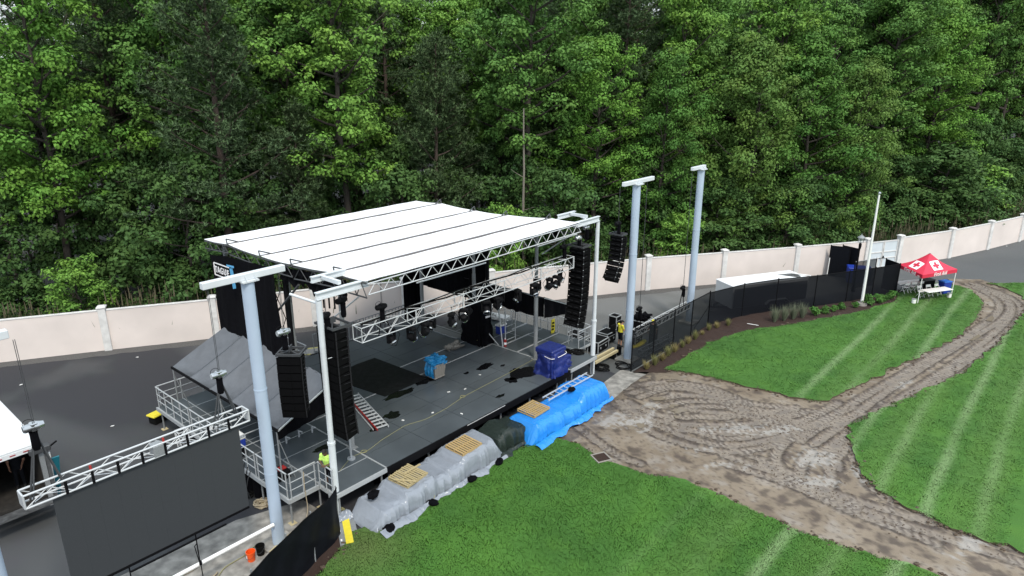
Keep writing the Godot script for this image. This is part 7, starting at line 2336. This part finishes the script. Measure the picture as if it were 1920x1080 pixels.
func make_people() -> void:
	var stand := {
		"pelvis": [0, 0.97, 0], "chest": [0, 1.28, 0.02], "neck": [0, 1.49, 0.0], "head": [0, 1.625, 0.03], "look": [0, -0.1, 1],
		"sh_l": [0.185, 1.43, 0.0], "sh_r": [-0.185, 1.43, 0.0], "el_l": [0.25, 1.15, -0.02], "el_r": [-0.25, 1.15, -0.02], "wr_l": [0.26, 0.90, 0.08], "wr_r": [-0.26, 0.90, 0.08],
		"hand_l": [0, -1, 0.2], "hand_r": [0, -1, 0.2], "palm_l": [-1, 0, 0.3], "palm_r": [1, 0, 0.3],
		"hip_l": [0.09, 0.92, 0], "hip_r": [-0.09, 0.92, 0], "kn_l": [0.11, 0.50, 0.03], "kn_r": [-0.11, 0.50, 0.03], "an_l": [0.12, 0.09, -0.01], "an_r": [-0.12, 0.09, -0.01],
	}
	var lean := stand.duplicate()
	lean.merge({"chest": [0, 1.27, 0.07], "neck": [0, 1.46, 0.12], "head": [0.01, 1.585, 0.19], "look": [0.2, -0.55, 1], "sh_l": [0.185, 1.40, 0.11], "sh_r": [-0.185, 1.40, 0.11], "el_l": [0.25, 1.14, 0.16], "el_r": [-0.25, 1.14, 0.16], "wr_l": [0.06, 1.10, 0.33], "wr_r": [-0.03, 1.13, 0.34], "hand_l": [-1, -0.1, 0.2], "hand_r": [1, -0.1, 0.2], "palm_l": [0, -1, 0.1], "palm_r": [0, -1, 0.1]}, true)
	person("person in a bright lime T-shirt and dark shorts leaning on the left platform's rail", S(-2.28, 0.60, DECK), TURN - 1.2, lean, M.skin_dark, M.hivis, M.trousers, true, null)
	var reach := stand.duplicate()
	reach.merge({"chest": [0, 1.27, 0.05], "neck": [0, 1.47, 0.07], "head": [0, 1.60, 0.11], "look": [-0.2, -0.4, 1], "el_l": [0.25, 1.17, 0.08], "el_r": [-0.25, 1.17, 0.08], "wr_l": [0.17, 1.06, 0.32], "wr_r": [-0.17, 1.06, 0.32], "hand_l": [0, -0.2, 1], "hand_r": [0, -0.2, 1], "palm_l": [-0.3, -1, 0], "palm_r": [0.3, -1, 0]}, true)
	person("person in a mustard yellow T-shirt and dark shorts working at the road cases", Vector3(6.75, 0, -39.7), TURN + 1.2, reach, M.skin, M.tee_yellow, M.trousers, true, M.hair)
	person("person in dark clothes and a yellow cap standing behind the black fence", Vector3(8.75, 0, -39.75), TURN + 2.2, stand, M.skin, M.trousers, M.trousers, false, M.tee_yellow)
	var carry := stand.duplicate()
	carry.merge({"wr_r": [-0.2, 0.98, 0.26], "el_r": [-0.27, 1.16, 0.0], "hand_r": [0.2, -0.7, 0.7], "wr_l": [0.2, 1.02, 0.25]}, true)
	person("person in dark clothes standing inside the open back of the truck, bare forearms showing", S(-10.0, 9.9, 1.0), TURN - 0.4, carry, M.skin, M.trousers, M.trousers, false, null)

func _ready() -> void:
	# camera
	var cam := Camera3D.new()
	cam.name = "camera"
	cam.fov = 45.75
	cam.near = 0.5
	cam.far = 1200.0
	add_child(cam)
	cam.position = Vector3(0, 16.4, 0)
	cam.rotation_degrees = Vector3(-17.54, 0, 0)
	cam.current = true
	# a bright overcast sky and a faint, very soft sun
	var sky := ProceduralSkyMaterial.new()
	sky.sky_top_color = Color(0.86, 0.91, 0.96)
	sky.sky_horizon_color = Color(0.90, 0.92, 0.94)
	sky.sky_curve = 0.2
	sky.ground_bottom_color = Color(0.25, 0.27, 0.22)
	sky.ground_horizon_color = Color(0.55, 0.57, 0.55)
	var env := Environment.new()
	env.background_mode = Environment.BG_SKY
	env.sky = Sky.new()
	env.sky.sky_material = sky
	env.tonemap_mode = Environment.TONE_MAPPER_LINEAR
	env.tonemap_exposure = 1.8
	env.sdfgi_enabled = true
	env.ssao_enabled = true
	env.ssil_enabled = true
	var we := WorldEnvironment.new()
	we.name = "environment"
	we.environment = env
	add_child(we)
	var sun := DirectionalLight3D.new()
	sun.name = "sun"
	sun.light_energy = 0.5
	sun.light_color = Color(1.0, 0.97, 0.92)
	sun.light_angular_distance = 10.0
	sun.shadow_enabled = true
	sun.rotation_degrees = Vector3(-52, 20, 0)
	add_child(sun)

	var clock := Time.get_ticks_msec()
	var lap := func(what: String) -> void: print(what, " ", Time.get_ticks_msec() - clock)
	noise.noise_type = FastNoiseLite.TYPE_SIMPLEX_SMOOTH
	noise.frequency = 0.01
	noise.fractal_octaves = 3
	noise.seed = 3
	noise2.noise_type = FastNoiseLite.TYPE_SIMPLEX
	noise2.frequency = 0.01
	noise2.fractal_octaves = 4
	noise2.seed = 8
	rng.seed = 7
	var ub := Buf.new()
	ub.box(Vector3.ZERO, Vector3.ONE)
	unit_box = ub.mesh()
	make_materials()
	make_ruts()
	fill_rut_grid()
	make_ground()
	lap.call("ground")
	make_wall()
	make_wood()
	lap.call("wood")
	make_stage()
	make_rig()
	lap.call("stage")
	make_props()
	make_right()
	make_people()
	lap.call("props")
	make_clods()
	make_turf_blades()
	lap.call("grass")
